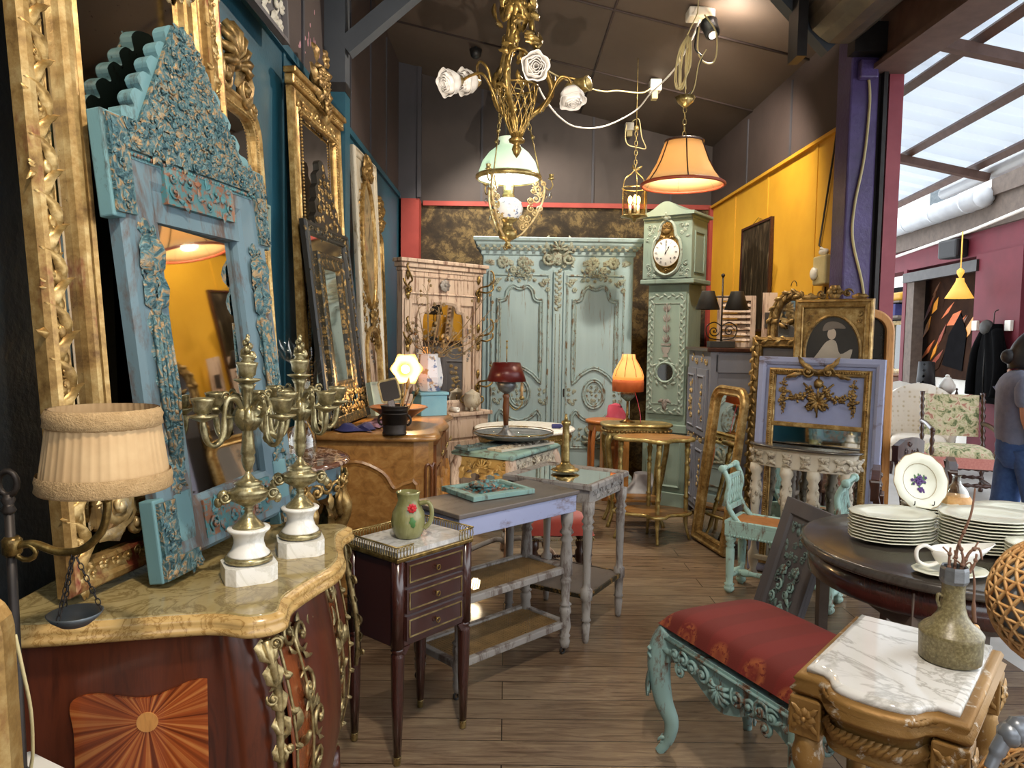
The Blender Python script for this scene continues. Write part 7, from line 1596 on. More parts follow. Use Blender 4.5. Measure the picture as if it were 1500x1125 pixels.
for x in (.02, Ls - .02): part('end_stretcher', B().tube([(x, .02, .1), (x, D * .3, .1), (x, D * .5, .1), (x, D * .7, .1), (x, D - .02, .1)], [.012, .018, .026, .018, .012], 10), 'turq_seat', ws)
part('long_stretcher', B().tube([(.02, D / 2, .1), (.08, D / 2, .1), (.12, D / 2, .1), (Ls / 2, D / 2, .1), (Ls - .12, D / 2, .1), (Ls - .08, D / 2, .1), (Ls - .02, D / 2, .1)], [.014, .024, .014, .02, .014, .024, .014], 10), 'turq_seat', ws)
for s, x0 in ((-1, 0), (1, Ls)):
    for yv in (.012, D - .012):
        b = B().tube(spline([(x0 - s * .07, yv, zs - .01), (x0 - s * .02, yv, zs + .05), (x0 + s * .01, yv, zs + .12), (x0 - s * .0, yv, zs + .22), (x0 + s * .035, yv, zs + .3)], 5), .015, 8); b.lathe([(.001, -.018), (.02, -.018), (.024, 0), (.02, .018), (.001, .018)], 14, m=mat_of((x0 + s * .04, yv, zs + .3), 0, PI / 2)); part('arm_post', b, 'turq_seat', ws)
    part('arm_rail', B().tube([(x0 + s * .04, .012, zs + .3), (x0 + s * .04, D * .2, zs + .305), (x0 + s * .04, D * .5, zs + .3), (x0 + s * .04, D * .8, zs + .305), (x0 + s * .04, D - .012, zs + .3)], [.011, .015, .011, .015, .011], 10), 'turq_seat', ws)
    part('arm_lower_rail', B().box(x0 - .012, x0 + .012, .012, D - .012, zs + .06, zs + .09).box(x0 - .01 + s * .01, x0 + .01 + s * .01, .012, D - .012, zs + .24, zs + .265), 'turq_seat', ws, bevel=.003)
    for k in range(5): yv = lerp(.05, D - .05, k / 4); part('spindle', B().lathe([(.006, zs + .085), (.011, zs + .12), (.007, zs + .14), (.012, zs + .165), (.007, zs + .19), (.01, zs + .21), (.006, zs + .245)], 10, m=M.Translation((x0 + s * .005, yv, 0))), 'turq_seat', ws)
# ---------------------------------------------------------------- red damask bench
A, Bq = V((.565, 2.58, 0)), V((.835, 1.96, 0)); ux = Bq - A; Ls = ux.length; rz = math.atan2(ux.y, ux.x)
rb_ = thing('damask_bench', 'carved turquoise bench with red damask seat', 'bench', A, rz); D = .42; zf = .45
def seatf(u, v):
    x, yv = lerp(-.01, Ls + .01, u), lerp(-.01, D + .01, v); e = (1 - abs(2 * u - 1) ** 5) * (1 - abs(2 * v - 1) ** 5); s = .012 * (1 - e)
    return (x, yv, zf + .025 + .075 * e ** .45)
b = B().grid(31, 23, seatf); b.box(-.008, Ls + .008, -.008, D + .008, zf - .02, zf + .03); part('damask_seat', b, 'red_fabric', rb_, sub=1)
def brail(w): return [(-0.0, zf), (0, zf - .12)] + [(p.x, p.z) for p in spline([(.05, 0, zf - .1), (w * .18, 0, zf - .075), (w * .3, 0, zf - .09), (w * .38, 0, zf - .115), (w * .5, 0, zf - .14), (w * .62, 0, zf - .115), (w * .7, 0, zf - .09), (w * .82, 0, zf - .075), (w - .05, 0, zf - .1)], 4)] + [(w, zf - .12), (w, zf)]
for w, m in ((Ls, M.Identity(4)), (D, mat_of((Ls, 0, 0), PI / 2)), (Ls, mat_of((Ls, D, 0), PI)), (D, mat_of((0, D, 0), -PI / 2))):
    r_ = part('rail', B().prism(brail(w), -.006, .03, m=m), 'turq_bench', rb_, bevel=.003)
    b = B(); shell(b, w / 2, zf - .06, .06, -PI / 2, PI * 1.2, -.006, 9, m=m)
    for sg in (-1, 1):
        for f, rr in ((.12, .032), (.2, .028), (.27, .035), (.34, .025)): scroll(b, w / 2 + sg * w * f, zf - .055 + .01 * (f > .25), rr, f * 20, 1.5, sg, .008, -.006, m=m)
        for f in (.1, .17, .24, .31, .38): leaf(b, w / 2 + sg * w * f, zf - .05, (0 if sg > 0 else PI) - sg * .5, .06, .024, -.005, .012, sg * .6, m=m)
        scroll(b, w / 2 + sg * w * .3, zf - .09, .028, 2, 1.4, -sg, .007, -.006, m=m)
    b.tube([m @ V((.03, -.01, zf - .012)), m @ V((w - .03, -.01, zf - .012))], .006, 5); part('rail_carving', b, 'turq_bench', r_)
for sx, x in ((-1, .02), (1, Ls - .02)):
    for sy, yv in ((-1, .02), (1, D - .02)):
        m = mat_of((x, yv, 0), math.atan2(sy, sx))     # local x points outward along the diagonal
        p = spline([(-.01, 0, zf), (.018, 0, zf - .05), (.03, 0, zf - .13), (.012, 0, zf - .25), (-.02, 0, .12), (-.012, 0, .05), (.012, 0, .012), (.02, 0, 0)], 5); rr = [lerp(.045, .042, i / 10) if i < 10 else lerp(.042, .016, min(1, (i - 10) / 17)) if i < 28 else .017 for i in range(len(p))]
        l = part('leg', B().tube(p, rr, 10, m=m), 'turq_bench', rb_); b = B(); m2 = m @ M.Rotation(PI / 2, 4, 'Z')
        for k in range(5): leaf(b, 0, zf - .12, -PI / 2 + (k - 2) * .3, .12, .035, -.055, .012, m=m2)
        shell(b, 0, zf - .06, .05, -PI / 2, PI, -.05, 5, m=m2); part('knee_carving', b, 'turq_bench', l); b = B(); scroll(b, .0, .04, .02, 0, 1.4, 1, .006, -.02, m=m); scroll(b, .004, .04, .022, 0, 1.4, 1, .007, .012, m=m); part('foot_scroll', b, 'turq_bench', l)
# ---------------------------------------------------------------- gilt table with marble top, pottery bottle
A, Fq, Bk = onz(1168, 978, .75), onz(1418, 1053, .75), onz(1340, 926, .75)
ux = V((Fq.x - A.x, Fq.y - A.y, 0)); W = ux.length; rz = math.atan2(ux.y, ux.x); D = .46
gt = thing('gilt_marble_table', 'carved gilt table with chipped gesso and a white veined marble top', 'table', (A.x, A.y, 0), rz)
def serp(g=0.0):
    c = [(-g, .0 - g), (.055, -.0 - g), (.075, -.02 - g), (W * .3, -.06 - g), (W * .5, -.072 - g), (W * .7, -.06 - g), (W - .075, -.02 - g), (W - .055, -.0 - g), (W + g, -g)]
    o = [c[0], c[1]] + [(p.x, p.y) for p in spline([(x, y, 0) for x, y in c[2:7]], 5)] + [c[7], c[8]]
    return o + [(W + g, D + g), (-g, D + g)]
part('marble_top', B().edge(serp(-.02), [(-.002, .735), (.004, .74), (.004, .75), (0, .754), (-.012, .757)]), 'marble_veined', gt)
part('top_moulding', B().edge(serp(), [(-.02, .69), (.006, .695), (.012, .705), (.0, .715), (.006, .728), (.0, .738), (-.01, .74)]), 'gesso_gilt', gt)
part('apron', B().edge(serp(-.016), [(0, .61), (.006, .615), (0, .625), (0, .68), (.006, .69)]), 'gesso_gilt', gt)
so = serp(-.014); b = B()
for (x0, y0), (x1, y1) in zip(so[1:24], so[2:25]):
    if math.hypot(x1 - x0, y1 - y0) > .06: continue
    m = mat_of(((x0 + x1) / 2, (y0 + y1) / 2, 0), math.atan2(y1 - y0, x1 - x0)); leaf(b, -.012, .635, .8, .05, .018, 0, .01, m=m); [b.ball((lerp(x0, x1, f), lerp(y0, y1, f) - .004, .703), .0085, (.7, 1, 1.2), 6, 4) for f in (.25, .75)]; leaf(b, -.012, .727, 0, .03, .014, -.012, .006, m=m)
part('front_carving', b, 'gesso_gilt', gt)
m_ = mat_of((W - .014, 0, 0), PI / 2); b = B()
for k in range(9): x = .06 + (D - .12) * k / 8; leaf(b, x - .015, .635, .8, .055, .02, 0, .01, m=m_); b.box(x - .012, x + .012, -.012, 0, .695, .715, m=m_)
part('side_carving', b, 'gesso_gilt', gt)
gl = [(.014, 0), (.022, .03), (.016, .06), (.026, .78), (.03, .8), (.02, .83), (.032, .87), (.036, .92), (.03, .96), (.03, 1)]
for x, yv in ((.025, .02), (W - .025, .02), (.025, D - .03), (W - .025, D - .03)):
    bl_ = part('corner_block', B().box(x - .035, x + .035, yv - .035, yv + .035, .6, .69), 'gesso_gilt', gt, bevel=.004)
    for a in (0, PI / 2, -PI / 2):
        b = B(); m = mat_of((x, yv, 0), a); rosette(b, 0, .645, .026, -.035, 8, m=m)
        for c4 in range(4): leaf(b, 0, .645, PI / 4 + c4 * PI / 2, .042, .016, -.035, .006, m=m)
        part('block_rosette', b, 'gesso_gilt', bl_)
    part('leg', B().lathe(turned(gl, 0, .6), 18, m=M.Translation((x, yv, 0)), fn=lambda a, z: 1 + (.08 * cos(a * 9) if .05 < z < .47 else 0)), 'gesso_gilt', gt)
q = onz(1391, 966, .757)
pv = thing('pottery_bottle', 'squat brown stoneware bottle with a narrow neck on the marble top', 'bottle vase', (q.x, q.y, .758))
part('body', B().lathe([(.06, 0), (.065, .004), (.066, .03), (.067, .06), (.068, .068), (.064, .072)], 40), 'stoneware', pv); part('shoulder', B().lathe([(.066, .07), (.06, .078), (.044, .09), (.032, .108), (.026, .13), (.024, .16), (.025, .185), (.028, .188)], 40, cap=False), 'stoneware', pv); part('collar', B().lathe([(.027, .182), (.031, .19), (.03, .215), (.028, .222), (.024, .22), (.022, .19), (.002, .186)], 9, sm=False), 'pewter', pv); part('handle', B().tube(spline([(-.025, 0, .15), (-.035, 0, .155), (-.036, 0, .14), (-.03, 0, .125)], 4), .004, 6), 'stoneware', pv)
tw = thing('dry_twigs', 'dry brown twigs and a seed pod standing in the stoneware bottle', 'twigs', (q.x, q.y, .758 + .19)); qq = random.Random(12)
for k, (pts) in enumerate(([(0, 0, 0), (.01, .01, .07), (.03, .0, .15), (.05, .02, .21)], [(-.01, 0, 0), (-.014, 0, .04), (-.012, 0, .075)], [(.008, 0, 0), (.012, -.01, .05), (.006, 0, .09)], [(.01, 0, 0), (.03, 0, .06), (.05, -.005, .075), (.056, -.01, .05)], [(.014, 0, 0), (.035, -.01, .03), (.05, 0, .06)])):
    p = spline(pts, 4); b = B().tube(p, [lerp(.0042, .002, i / len(p)) for i in range(len(p))], 6)
    for j in (3, 6): 
        if j < len(p): b.ball(p[j], .0055, seg=6, rings=4); b.tube([p[j], p[j] + V((qq.uniform(-.02, .02), .005, .015))], .002, 5)
    part('twig', b, 'twig', tw)
part('seed_stalk', B().tube(spline([(.014, 0, .02), (.035, 0, .04), (.044, -.005, .0), (.046, -.005, -.06), (.05, -.005, -.1)], 5), [.002] * 10 + [.003] * 5 + [.005] * 6, 6), 'twig', tw); part('seed_pod', B().lathe([(.001, -.004), (.012, -.003), (.015, 0), (.012, .003), (.001, .004)], 16, m=mat_of((.05, -.005, -.118), 0, PI / 2)), 'wicker', tw)
# ---------------------------------------------------------------- wicker ball lamp at the right edge
Y = 1.24; c = at(1549, 884, Y); rr = .103; z2 = at(1551, 1190, Y).z
wb = thing('wicker_lamp', 'wicker ball lamp with a grey metal beak at the right edge', 'lamp', (c.x, Y, 0))
def wicker_ball(nm, z, r):
    o = part(nm, B().ball((0, 0, z), r * .95, (1, 1, 1.08), 24, 14), 'bottle_glass', wb); n = 22
    for d in (-1, 1):
        b = B()
        for k in range(n): b.tube([((r * sin(t)) * cos(2 * PI * k / n + d * t * .75), (r * sin(t)) * sin(2 * PI * k / n + d * t * .75), z + r * 1.08 * cos(t)) for t in [PI * (.06 + .88 * i / 16) for i in range(17)]], r * .034, 4)
        part('wicker_weave', b, 'wicker', o)
    b = B()
    for i in range(1, 16): t = PI * i / 16; b.tube([(r * sin(t) * cos(2 * PI * k / 28), r * sin(t) * sin(2 * PI * k / 28), z + r * 1.08 * cos(t)) for k in range(28)], r * .03, 4, True)
    part('wicker_hoops', b, 'wicker', o)
wicker_ball('upper_ball', c.z, rr); wicker_ball('lower_ball', z2, .106)
part('pole', B().lathe([(.1, 0), (.1, .012), (.02, .03), (.012, .05), (.012, z2 - .11)], 24).tube([(0, 0, z2 + .1), (0, 0, c.z - .1)], .014, 10), 'antler_grey', wb)
def lw_(px, py, dy=0): p = at(px, py, Y); return V((p.x - c.x, dy, p.z))
b = B().tube(spline([lw_(1551, 1062), lw_(1510, 1060, -.02), lw_(1480, 1058, -.03), lw_(1462, 1060, -.03), lw_(1450, 1076, -.03), lw_(1440, 1096, -.03), lw_(1434, 1110, -.03)], 5), [.022] * 8 + [.026] * 6 + [.02, .017] + [.014] * 8 + [.011] * 7, 10, flat=.8); b.ball(lw_(1463, 1062, -.03), .022); part('metal_beak', b, 'antler_grey', wb)
# ---------------------------------------------------------------- round dining table with crockery
TC, TR_ = V((1.66, 2.64, 0)), .54
rd = thing('round_dining_table', 'round dark topped table with mahogany apron loaded with plates', 'table', TC)
part('top', B().lathe([(TR_ - .03, .715), (TR_ - .004, .718), (TR_, .728), (TR_ - .006, .736), (TR_ - .004, .744), (TR_ - .02, .75), (TR_ - .05, .748), (TR_ - .055, .75), (.002, .75)], 72), 'table_top_dark', rd)
part('apron', B().lathe([(TR_ - .035, .62), (TR_ - .03, .625), (TR_ - .03, .715)], 72, cap=False), 'mahogany', rd, solid=.01)
part('under_frame', B().box(-.36, .36, -.36, -.33, .56, .7).box(-.36, .36, .33, .36, .56, .7).box(-.36, -.33, -.33, .33, .56, .7).box(.33, .36, -.33, .33, .56, .7), 'timber', rd)
for x in (-.34, .34):
    for yv in (-.34, .34): part('leg', B().lathe([(.02, 0), (.03, .55), (.034, .7)], 4, m=mat_of((x, yv, 0), PI / 4), sm=False), 'timber', rd)
ZT = .751
def plate(b, r, asp=.82, z=0.0, n=40, m=None):
    f = lambda a, q: 1 + (.018 * cos(a * 12) if q > z + .008 else 0)
    b.lathe([(r * .5, z), (r * .56, z + .002), (r * .62, z + .006), (r * .96, z + .014), (r, z + .016), (r * .97, z + .0185), (r * .64, z + .0105), (r * .58, z + .006), (.001, z + .005)], n, m=(m or M.Identity(4)) @ M.Diagonal((1, asp, 1, 1)), fn=f)
def plates(px, py, n, r, asp, grp, lab, rz=0.0, dz=.0112, z=ZT):
    p = onz(px, py, z); src = None
    for k in range(n):
        l = (lab % ('lowest' if k == 0 else 'topmost' if k == n - 1 else ['second', 'third', 'fourth', 'fifth', 'sixth', 'seventh', 'eighth', 'ninth', 'tenth', 'eleventh'][k - 1] + ' from the bottom'))
        if src is None:
            b = B(); plate(b, r, asp); src = solo('dinner_plate', b, 'cream_plate', l, 'plate', (p.x, p.y, z + .0005), rz, grp)
        else: dup(src, (p.x + R.uniform(-.002, .002), p.y + R.uniform(-.002, .002), z + .0005 + dz * k), rz + R.uniform(-.02, .02), l, grp)
    return p, z + dz * (n - 1) + .019
pS, _z = plates(1306, 791, 9, .158, .8, 'cream plates in the left stack', 'cream oval plate, %s of the left stack on the round table', .1)
plates(1449, 805, 11, .175, .8, 'cream plates in the big stack', 'cream oval plate, %s of the tall stack right of the gravy boat', .0)
pD, zD = plates(1362, 763, 6, .112, 1.0, 'cream plates behind', 'small round cream plate, %s of the stack under the violet plate', .0)
plates(1478, 757, 3, .16, .8, 'cream platters', 'large cream platter, %s of the low pile behind the tall plate stack', .2, .012)
plates(1514, 838, 8, .085, 1.0, 'small cream plates', 'small cream side plate, %s of the stack by the wicker ball', .0)
# plate with violets on a wire stand
Y = pD.y - .02; c = at(1347, 705, Y); m = M.Translation(c) @ M.Rotation(.1, 4, 'Z') @ M.Rotation(rad(74), 4, 'X') @ M.Translation((0, 0, -.008))
vp = thing('violet_plate', 'cream plate painted with violets standing upright behind the stacks', 'plate', mw=m); b = B(); plate(b, .118, 1.0, 0); part('plate', b, 'cream_plate', vp)
part('gilt_rim', B().tube([(.1175 * (1 + .018 * cos(12 * a)) * cos(a), .1175 * (1 + .018 * cos(12 * a)) * sin(a), .0175) for a in [2 * PI * k / 96 for k in range(96)]], .0012, 5, True).tube([(.073 * cos(a), .073 * sin(a), .0108) for a in [2 * PI * k / 60 for k in range(60)]], .0008, 4, True), 'plate_rim', vp)
FL_ = M(((1, 0, 0, 0), (0, 0, 1, 0), (0, -1, 0, 0), (0, 0, 0, 1))); b, b2 = B(), B(); q = random.Random(6)
for x, z, r in ((0, .01, .014), (-.012, .004, .012), (.01, .0, .011), (-.004, -.008, .012), (.006, .016, .01), (-.03, .006, .008), (-.026, -.01, .006), (.03, .014, .007), (.024, -.004, .006), (.006, -.03, .008), (-.008, -.032, .007), (0, -.04, .008), (.012, -.036, .006), (.014, -.044, .005)): rosette(b, x, z, r, -.0065, 5, M(((1, 0, 0, 0), (0, 0, 1, 0), (0, -1, 0, 0), (0, 0, 0, 1))), q.uniform(0, 6))
for k in range(12): leaf(b2, q.uniform(-.02, .02), q.uniform(-.01, .015), q.uniform(0, 6.3), .024, .01, -.006, .001, m=FL_)
part('violets', b, 'violet', vp); part('leaves', b2, 'leaf_green', vp)
b = B(); s_ = thing('plate_stand', 'thin wire easel holding the violet plate', 'plate stand', (c.x, Y, zD))
for sx in (-1, 1): b.tube(spline([(sx * .04, .05, .004), (sx * .04, .0, .006), (sx * .04, -.04, .004), (sx * .04, -.045, .022)], 4), .002, 5); b.tube([(sx * .04, .05, .004), (sx * .035, .05, .1)], .002, 5)
part('wire', b, 'iron', s_)
# gravy boat on its saucer
q = onz(1396, 842, ZT); gb = thing('gravy_boat', 'white porcelain gravy boat with a looped handle', 'gravy boat', (q.x, q.y, ZT + .012), .06)
def boat(u, v):
    a = 2 * PI * u; prof = [(.028, 0), (.032, .004), (.028, .014), (.045, .03), (.056, .055), (.06, .075), (.057, .075), (.05, .05), (.03, .02), (.001, .016)]; r, z = prof[int(round(v * 9))]
    k = max(0, cos(a)) ** 3 * max(0, z - .015); kb = max(0, -cos(a)) ** 4 * max(0, z - .03)
    return (r * cos(a) * 1.25 + k * 1.0, r * sin(a) * .8, z + k * .25 - kb * .1)
part('body', B().grid(36, 10, boat, cu=True), 'porcelain', gb); part('handle', B().tube(spline([(-.07, 0, .07), (-.1, 0, .085), (-.125, 0, .07), (-.12, 0, .035), (-.085, 0, .02), (-.05, 0, .03)], 5), .0065, 8), 'porcelain', gb)
b = B(); plate(b, .12, .7); solo('saucer', b, 'cream_plate', 'oval cream saucer under the white gravy boat', 'saucer', (q.x - .01, q.y + .0, ZT + .0005), .06)
t = thing('wicker_flask', 'round glass flask in a straw cover behind the violet plate', 'flask', (at(1400, 730, 3.06).x, 3.06, ZT)); part('body', B().lathe([(.05, 0), (.06, .01), (.066, .05), (.06, .085), (.052, .1)], 24, cap=True), 'wicker', t); part('neck', B().lathe([(.05, .1), (.04, .125), (.018, .15), (.015, .18), (.02, .185)], 20, cap=False), 'clear_glass', t)
# carved grey panel leaning behind the round table
m = lean((1.22, 3.58, .003), (1.275, 3.21, .003), (1.43, 3.59, .68)); W, H = (V((1.22, 3.58)) - V((1.275, 3.21))).length, .74
t = thing('carved_door_panel', 'grey door panel with a carved turquoise relief leaning behind the round table', 'carved panel', mw=m); part('board', B().prism(rect(0, 0, W, H), -.02, 0), 'grey_panel', t); part('stiles', B().sweep(rect(0, 0, W, H), [(0, .02), (0, .035), (.07, .035), (.08, .02)]), 'grey_panel', t, bevel=.002)
carvp(t, 'grey_green', .09, .1, W - .09, H - .1, .045, -.02, 5); carvp(t, 'turq_bench', .1, .12, W - .1, H - .3, .06, -.024, 8)
# dark wooden chairs standing behind the table, backs seen nearly edge on
def dark_chair():
    t = thing('dark_chair', '', 'chair'); W, D = .36, .36
    for x in (-W / 2, W / 2):
        part('leg', B().tube(spline([(x, .0, 0), (x, .0, .44), (x, .03, .66), (x, .07, .86)], 4), .021, 4, sm=False), 'dark_wood', t, bevel=.004); part('leg', B().lathe([(.014, 0), (.02, .4), (.022, .43)], 12, m=M.Translation((x, -D, 0))), 'dark_wood', t)
    part('seat', B().box(-W / 2 - .02, W / 2 + .02, -D - .02, .02, .42, .45), 'cane_seat', t, bevel=.008); part('top_rail', B().prism([(-W / 2 - .02, .76)] + [(W / 2 + .02, .76), (W / 2 + .02, .86), (W / 4, .89), (-W / 4, .89), (-W / 2 - .02, .86)], .04, .075), 'dark_wood', t, bevel=.01)
    part('back_splat', B().box(-.06, .06, .02, .04, .45, .77), 'dark_wood', t, bevel=.004); b = B(); carve(b, -.1, .78, .1, .86, .05, .04, 3); part('rail_carving', b, 'dark_wood', t); return t
d0 = dark_chair(); d0.matrix_world = mat_of((1.83, 3.46, 0), rad(62)); d0['label'] = 'dark carved chair behind the violet plate, nearest the lavender trumeau'; d0['group'] = 'dark carved chairs'
dup(d0, (2.55, 4.5, 0), rad(40), 'dark carved chair whose top rail shows just above the violet plate', 'dark carved chairs'); dup(d0, (2.36, 3.74, 0), rad(62), 'dark carved chair behind the straw covered flask', 'dark carved chairs')
# ---------------------------------------------------------------- across the alley
def facade_at(px, py, out): x, z = fx(px, py, out); return fm @ V((x, -out, z)), x, z
# abstract painting on the wall of the opposite shop
_, xl, zt = facade_at(1346, 388, -.25); _, xr, zb = facade_at(1432, 549, -.25); zb = facade_at(1346, 549, -.25)[2]; zt = min(zt, 2.48)
pm_ = fm @ M.Translation((xl, .27, 0)); 
pt = thing('abstract_painting', 'large brown and orange abstract painting in the shop across the alley', 'painting', mw=fm @ M.Translation((xl, .275, zb))); W, H = xr - xl, zt - zb
part('canvas', B().prism(rect(0, 0, W, H), -.03, 0), 'canvas_dark', pt)
q = random.Random(14); cols = ['shade_red', 'glow_orange', 'canvas_dark', 'shade_rib', 'shade_trim']
for k in range(20):
    cx, cz, a, l, w = q.uniform(.15, .85) * W, q.uniform(.1, .9) * H, .8 + q.uniform(-.35, .35), q.uniform(.2, .55), q.uniform(.04, .16); u = V((cos(a), sin(a)))
    o = [(cx - u.x * l / 2, cz - u.y * l / 2), (cx + u.y * w * .7, cz - u.x * w * .7), (cx + u.x * l / 2, cz + u.y * l / 2), (cx - u.y * w * .4, cz + u.x * w * .4)]
    o = [(min(W - .01, max(.01, x)), min(H - .01, max(.01, z))) for x, z in o]; part('shape', B().prism(o, -.0315 - .0006 * k, -.03), cols[k % 5], pt)
part('dark_shape', B().prism([(W * .5, H * .12), (W * .8, H * .08), (W * .84, H * .42), (W * .74, H * .6), (W * .58, H * .4)], -.043, -.03), 'dark_void', pt)
part('edge_strip', B().box(-.04, -.01, -.05, 0, -.05, H + .05), 'white_paint', pt)
# yellow hanging lamp
p, x, z = facade_at(1405, 437, .35); hl = thing('yellow_pendant', 'small yellow pleated pendant lamp hanging in the opposite shop', 'pendant lamp', p)
part('pleated_shade', B().lathe([(.15, 0), (.1, .09), (.045, .2), (.04, .24)], 48, cap=False, fn=lambda a, z: 1 + .03 * cos(a * 24)), 'yellow_shade', hl, solid=.002); part('bow', B().lathe([(.01, .24), (.04, .3), (.04, .33), (.01, .36)], 12).tube([(0, 0, .24), (0, 0, 2.8 - z)], .008, 6), 'yellow_shade', hl)
# black coat on its hanger
p, x, z = facade_at(1449, 590, .12); k = fx(1449, 462, .12)[1] - z; ct_ = thing('black_coat', 'black hooded coat hanging on the maroon pillar', 'coat', p, math.atan2(-FD.y, -FD.x))
def coat(u, v):
    a = 2 * PI * u; w = lerp(.3, .07, max(0, (v - .55) / .45) ** 1.3) if v > .55 else lerp(.34, .3, v / .55); return (w * cos(a) * (1 + .04 * sin(7 * a)), .085 * sin(a) * (1 + .1 * sin(9 * a + 3 * v)), k * .9 * v)
b = B().grid(40, 14, coat, cu=True); part('body', b, 'black_cloth', ct_, sub=1)
for sx in (-1, 1): part('sleeve', B().tube(spline([(sx * .12, -.02, k * .82), (sx * .24, -.05, k * .6), (sx * .29, -.07, k * .3), (sx * .27, -.09, k * .08)], 4), [.06] * 6 + [.055] * 7, 10), 'black_cloth', ct_)
part('hood', B().ball((-.03, -.06, k * .86), .1, (1.1, .7, .9), 14, 8), 'dark_tole', ct_, sub=1); part('hanger', B().tube(spline([(0, 0, k * .88), (0, 0, k * 1.0), (.02, 0, k * 1.04), (0, .04, k * 1.06)], 4), .006, 6), 'iron', ct_); part('zip', B().tube([(.02, -.088, k * .1), (.01, -.09, k * .4), (0, -.08, k * .7)], .006, 5), 'dark_tole', ct_)
for px, lab in ((1429, 'small white switch plate left of the black coat'), (1478, 'small white switch plate right of the black coat')):
    p, x, z = facade_at(px, 477, .05); solo('switch_plate', B().box(-.06, .06, -.02, .018, -.06, .06), 'white_plastic', lab, 'switch', p, math.atan2(-FD.y, -FD.x), bevel=.006)
p, x, z = facade_at(1396, 365, .12); solo('loudspeaker', B().box(-.18, .18, -.09, .09, -.12, .12), 'black_plastic', 'black loudspeaker box under the fascia of the opposite shop', 'loudspeaker', p, math.atan2(-FD.y, -FD.x) + .2, bevel=.03)
# glimpse of the other shop's interior at the left opening
p, x, z = facade_at(1312, 560, -.7); im = fm @ M.Translation((x - .25, .75, 0))
t = framed('cream_mirror', 'cream framed mirror inside the shop across the alley', 'mirror', im @ M.Translation((-.1, 0, .915)), rect(0, 0, .75, .93, .1, 5), [(0, 0), (0, .04), (.04, .05), (.07, .02), (.07, 0)], 'gilt_pale', 'dark_reflection_glass')
t = thing('sideboard', 'brown sideboard under the cream mirror across the alley', 'sideboard', mw=im); part('body', B().box(-.4, .85, -.45, -.02, .08, .88), 'walnut_dark', t, bevel=.01); part('top', B().box(-.43, .88, -.48, 0, .881, .91), 'walnut_dark', t, bevel=.008)
for k in range(2): d = part('door', B().prism(rect(-.35 + .6 * k, .15, .2 + .6 * k, .82), -.465, -.45), 'walnut', t, bevel=.004); part('knob', B().ball((.13 + .3 * k, -.47, .5), .02), 'brass', d)
for k in range(3): t2 = thing('candlestick', 'cream candle in a holder, one of three on the sideboard', 'candlestick', im @ V((.02 + .2 * k, -.25, .911)), group='candles on the sideboard'); part('holder', B().lathe([(.04, 0), (.04, .01), (.012, .02), (.012, .12), (.02, .13)], 12), 'brass', t2); part('candle', B().lathe([(.012, .13), (.012, .33)], 10), 'porcelain', t2)
solo('yellow_bolster', B().lathe([(.06, -.5), (.08, -.45), (.08, .45), (.06, .5)], 16, m=mat_of((0, 0, .0), 0, 0, PI / 2)), 'yellow_panel', 'yellow rolled fabric on a high shelf across the alley', 'fabric roll', mw=im @ M.Translation((.35, -.2, 2.25))); solo('blue_box', B().box(-.5, .5, -.25, .1, 0, .2), 'navy_cloth', 'dark blue box on the high shelf under the yellow roll', 'box', mw=im @ M.Translation((.35, -.1, 1.92)), bevel=.01); solo('high_shelf', B().box(-.6, 1.0, -.35, .15, 2.14, 2.168).box(-.6, 1.0, -.36, .15, 1.88, 1.918), 'timber', 'pair of plank shelves high on the wall across the alley', 'shelf', mw=im)
# white chair
def slat_chair(name, lab, loc, rz, mt='white_paint'):
    t = thing(name, lab, 'chair', loc, rz); W, D = .42, .4
    for x in (-W / 2, W / 2): part('leg', B().tube([(x, .02, 0), (x, .0, .44), (x, .07, .98)], .024, 4, sm=False), mt, t); part('leg', B().tube([(x, -D, 0), (x, -D, .44)], .022, 4, sm=False), mt, t)
    part('seat', B().box(-W / 2 - .03, W / 2 + .03, -D - .03, .02, .42, .455), mt, t, bevel=.008); part('top_rail', B().prism([(-W / 2, .82), (W / 2, .82), (W / 2, .94), (0, .99), (-W / 2, .94)], .04, .07), mt, t, bevel=.006); part('lower_rail', B().box(-W / 2, W / 2, .012, .035, .56, .62), mt, t, bevel=.004)
    for k in range(4): x = lerp(-.12, .12, k / 3); part('slat', B().tube([(x, .025, .6), (x, .05, .84)], .016, 4, sm=False, flat=.5), mt, t)
    part('stretcher', B().tube([(-W / 2, -D, .2), (W / 2, -D, .2)], .012, 6).tube([(-W / 2, 0, .2), (-W / 2, -D, .2)], .012, 6).tube([(W / 2, 0, .2), (W / 2, -D, .2)], .012, 6), mt, t); return t
p = onz(1318, 664); slat_chair('white_chair', 'white painted slat back chair in the alley', (4.92, 9.2, 0), -.6)
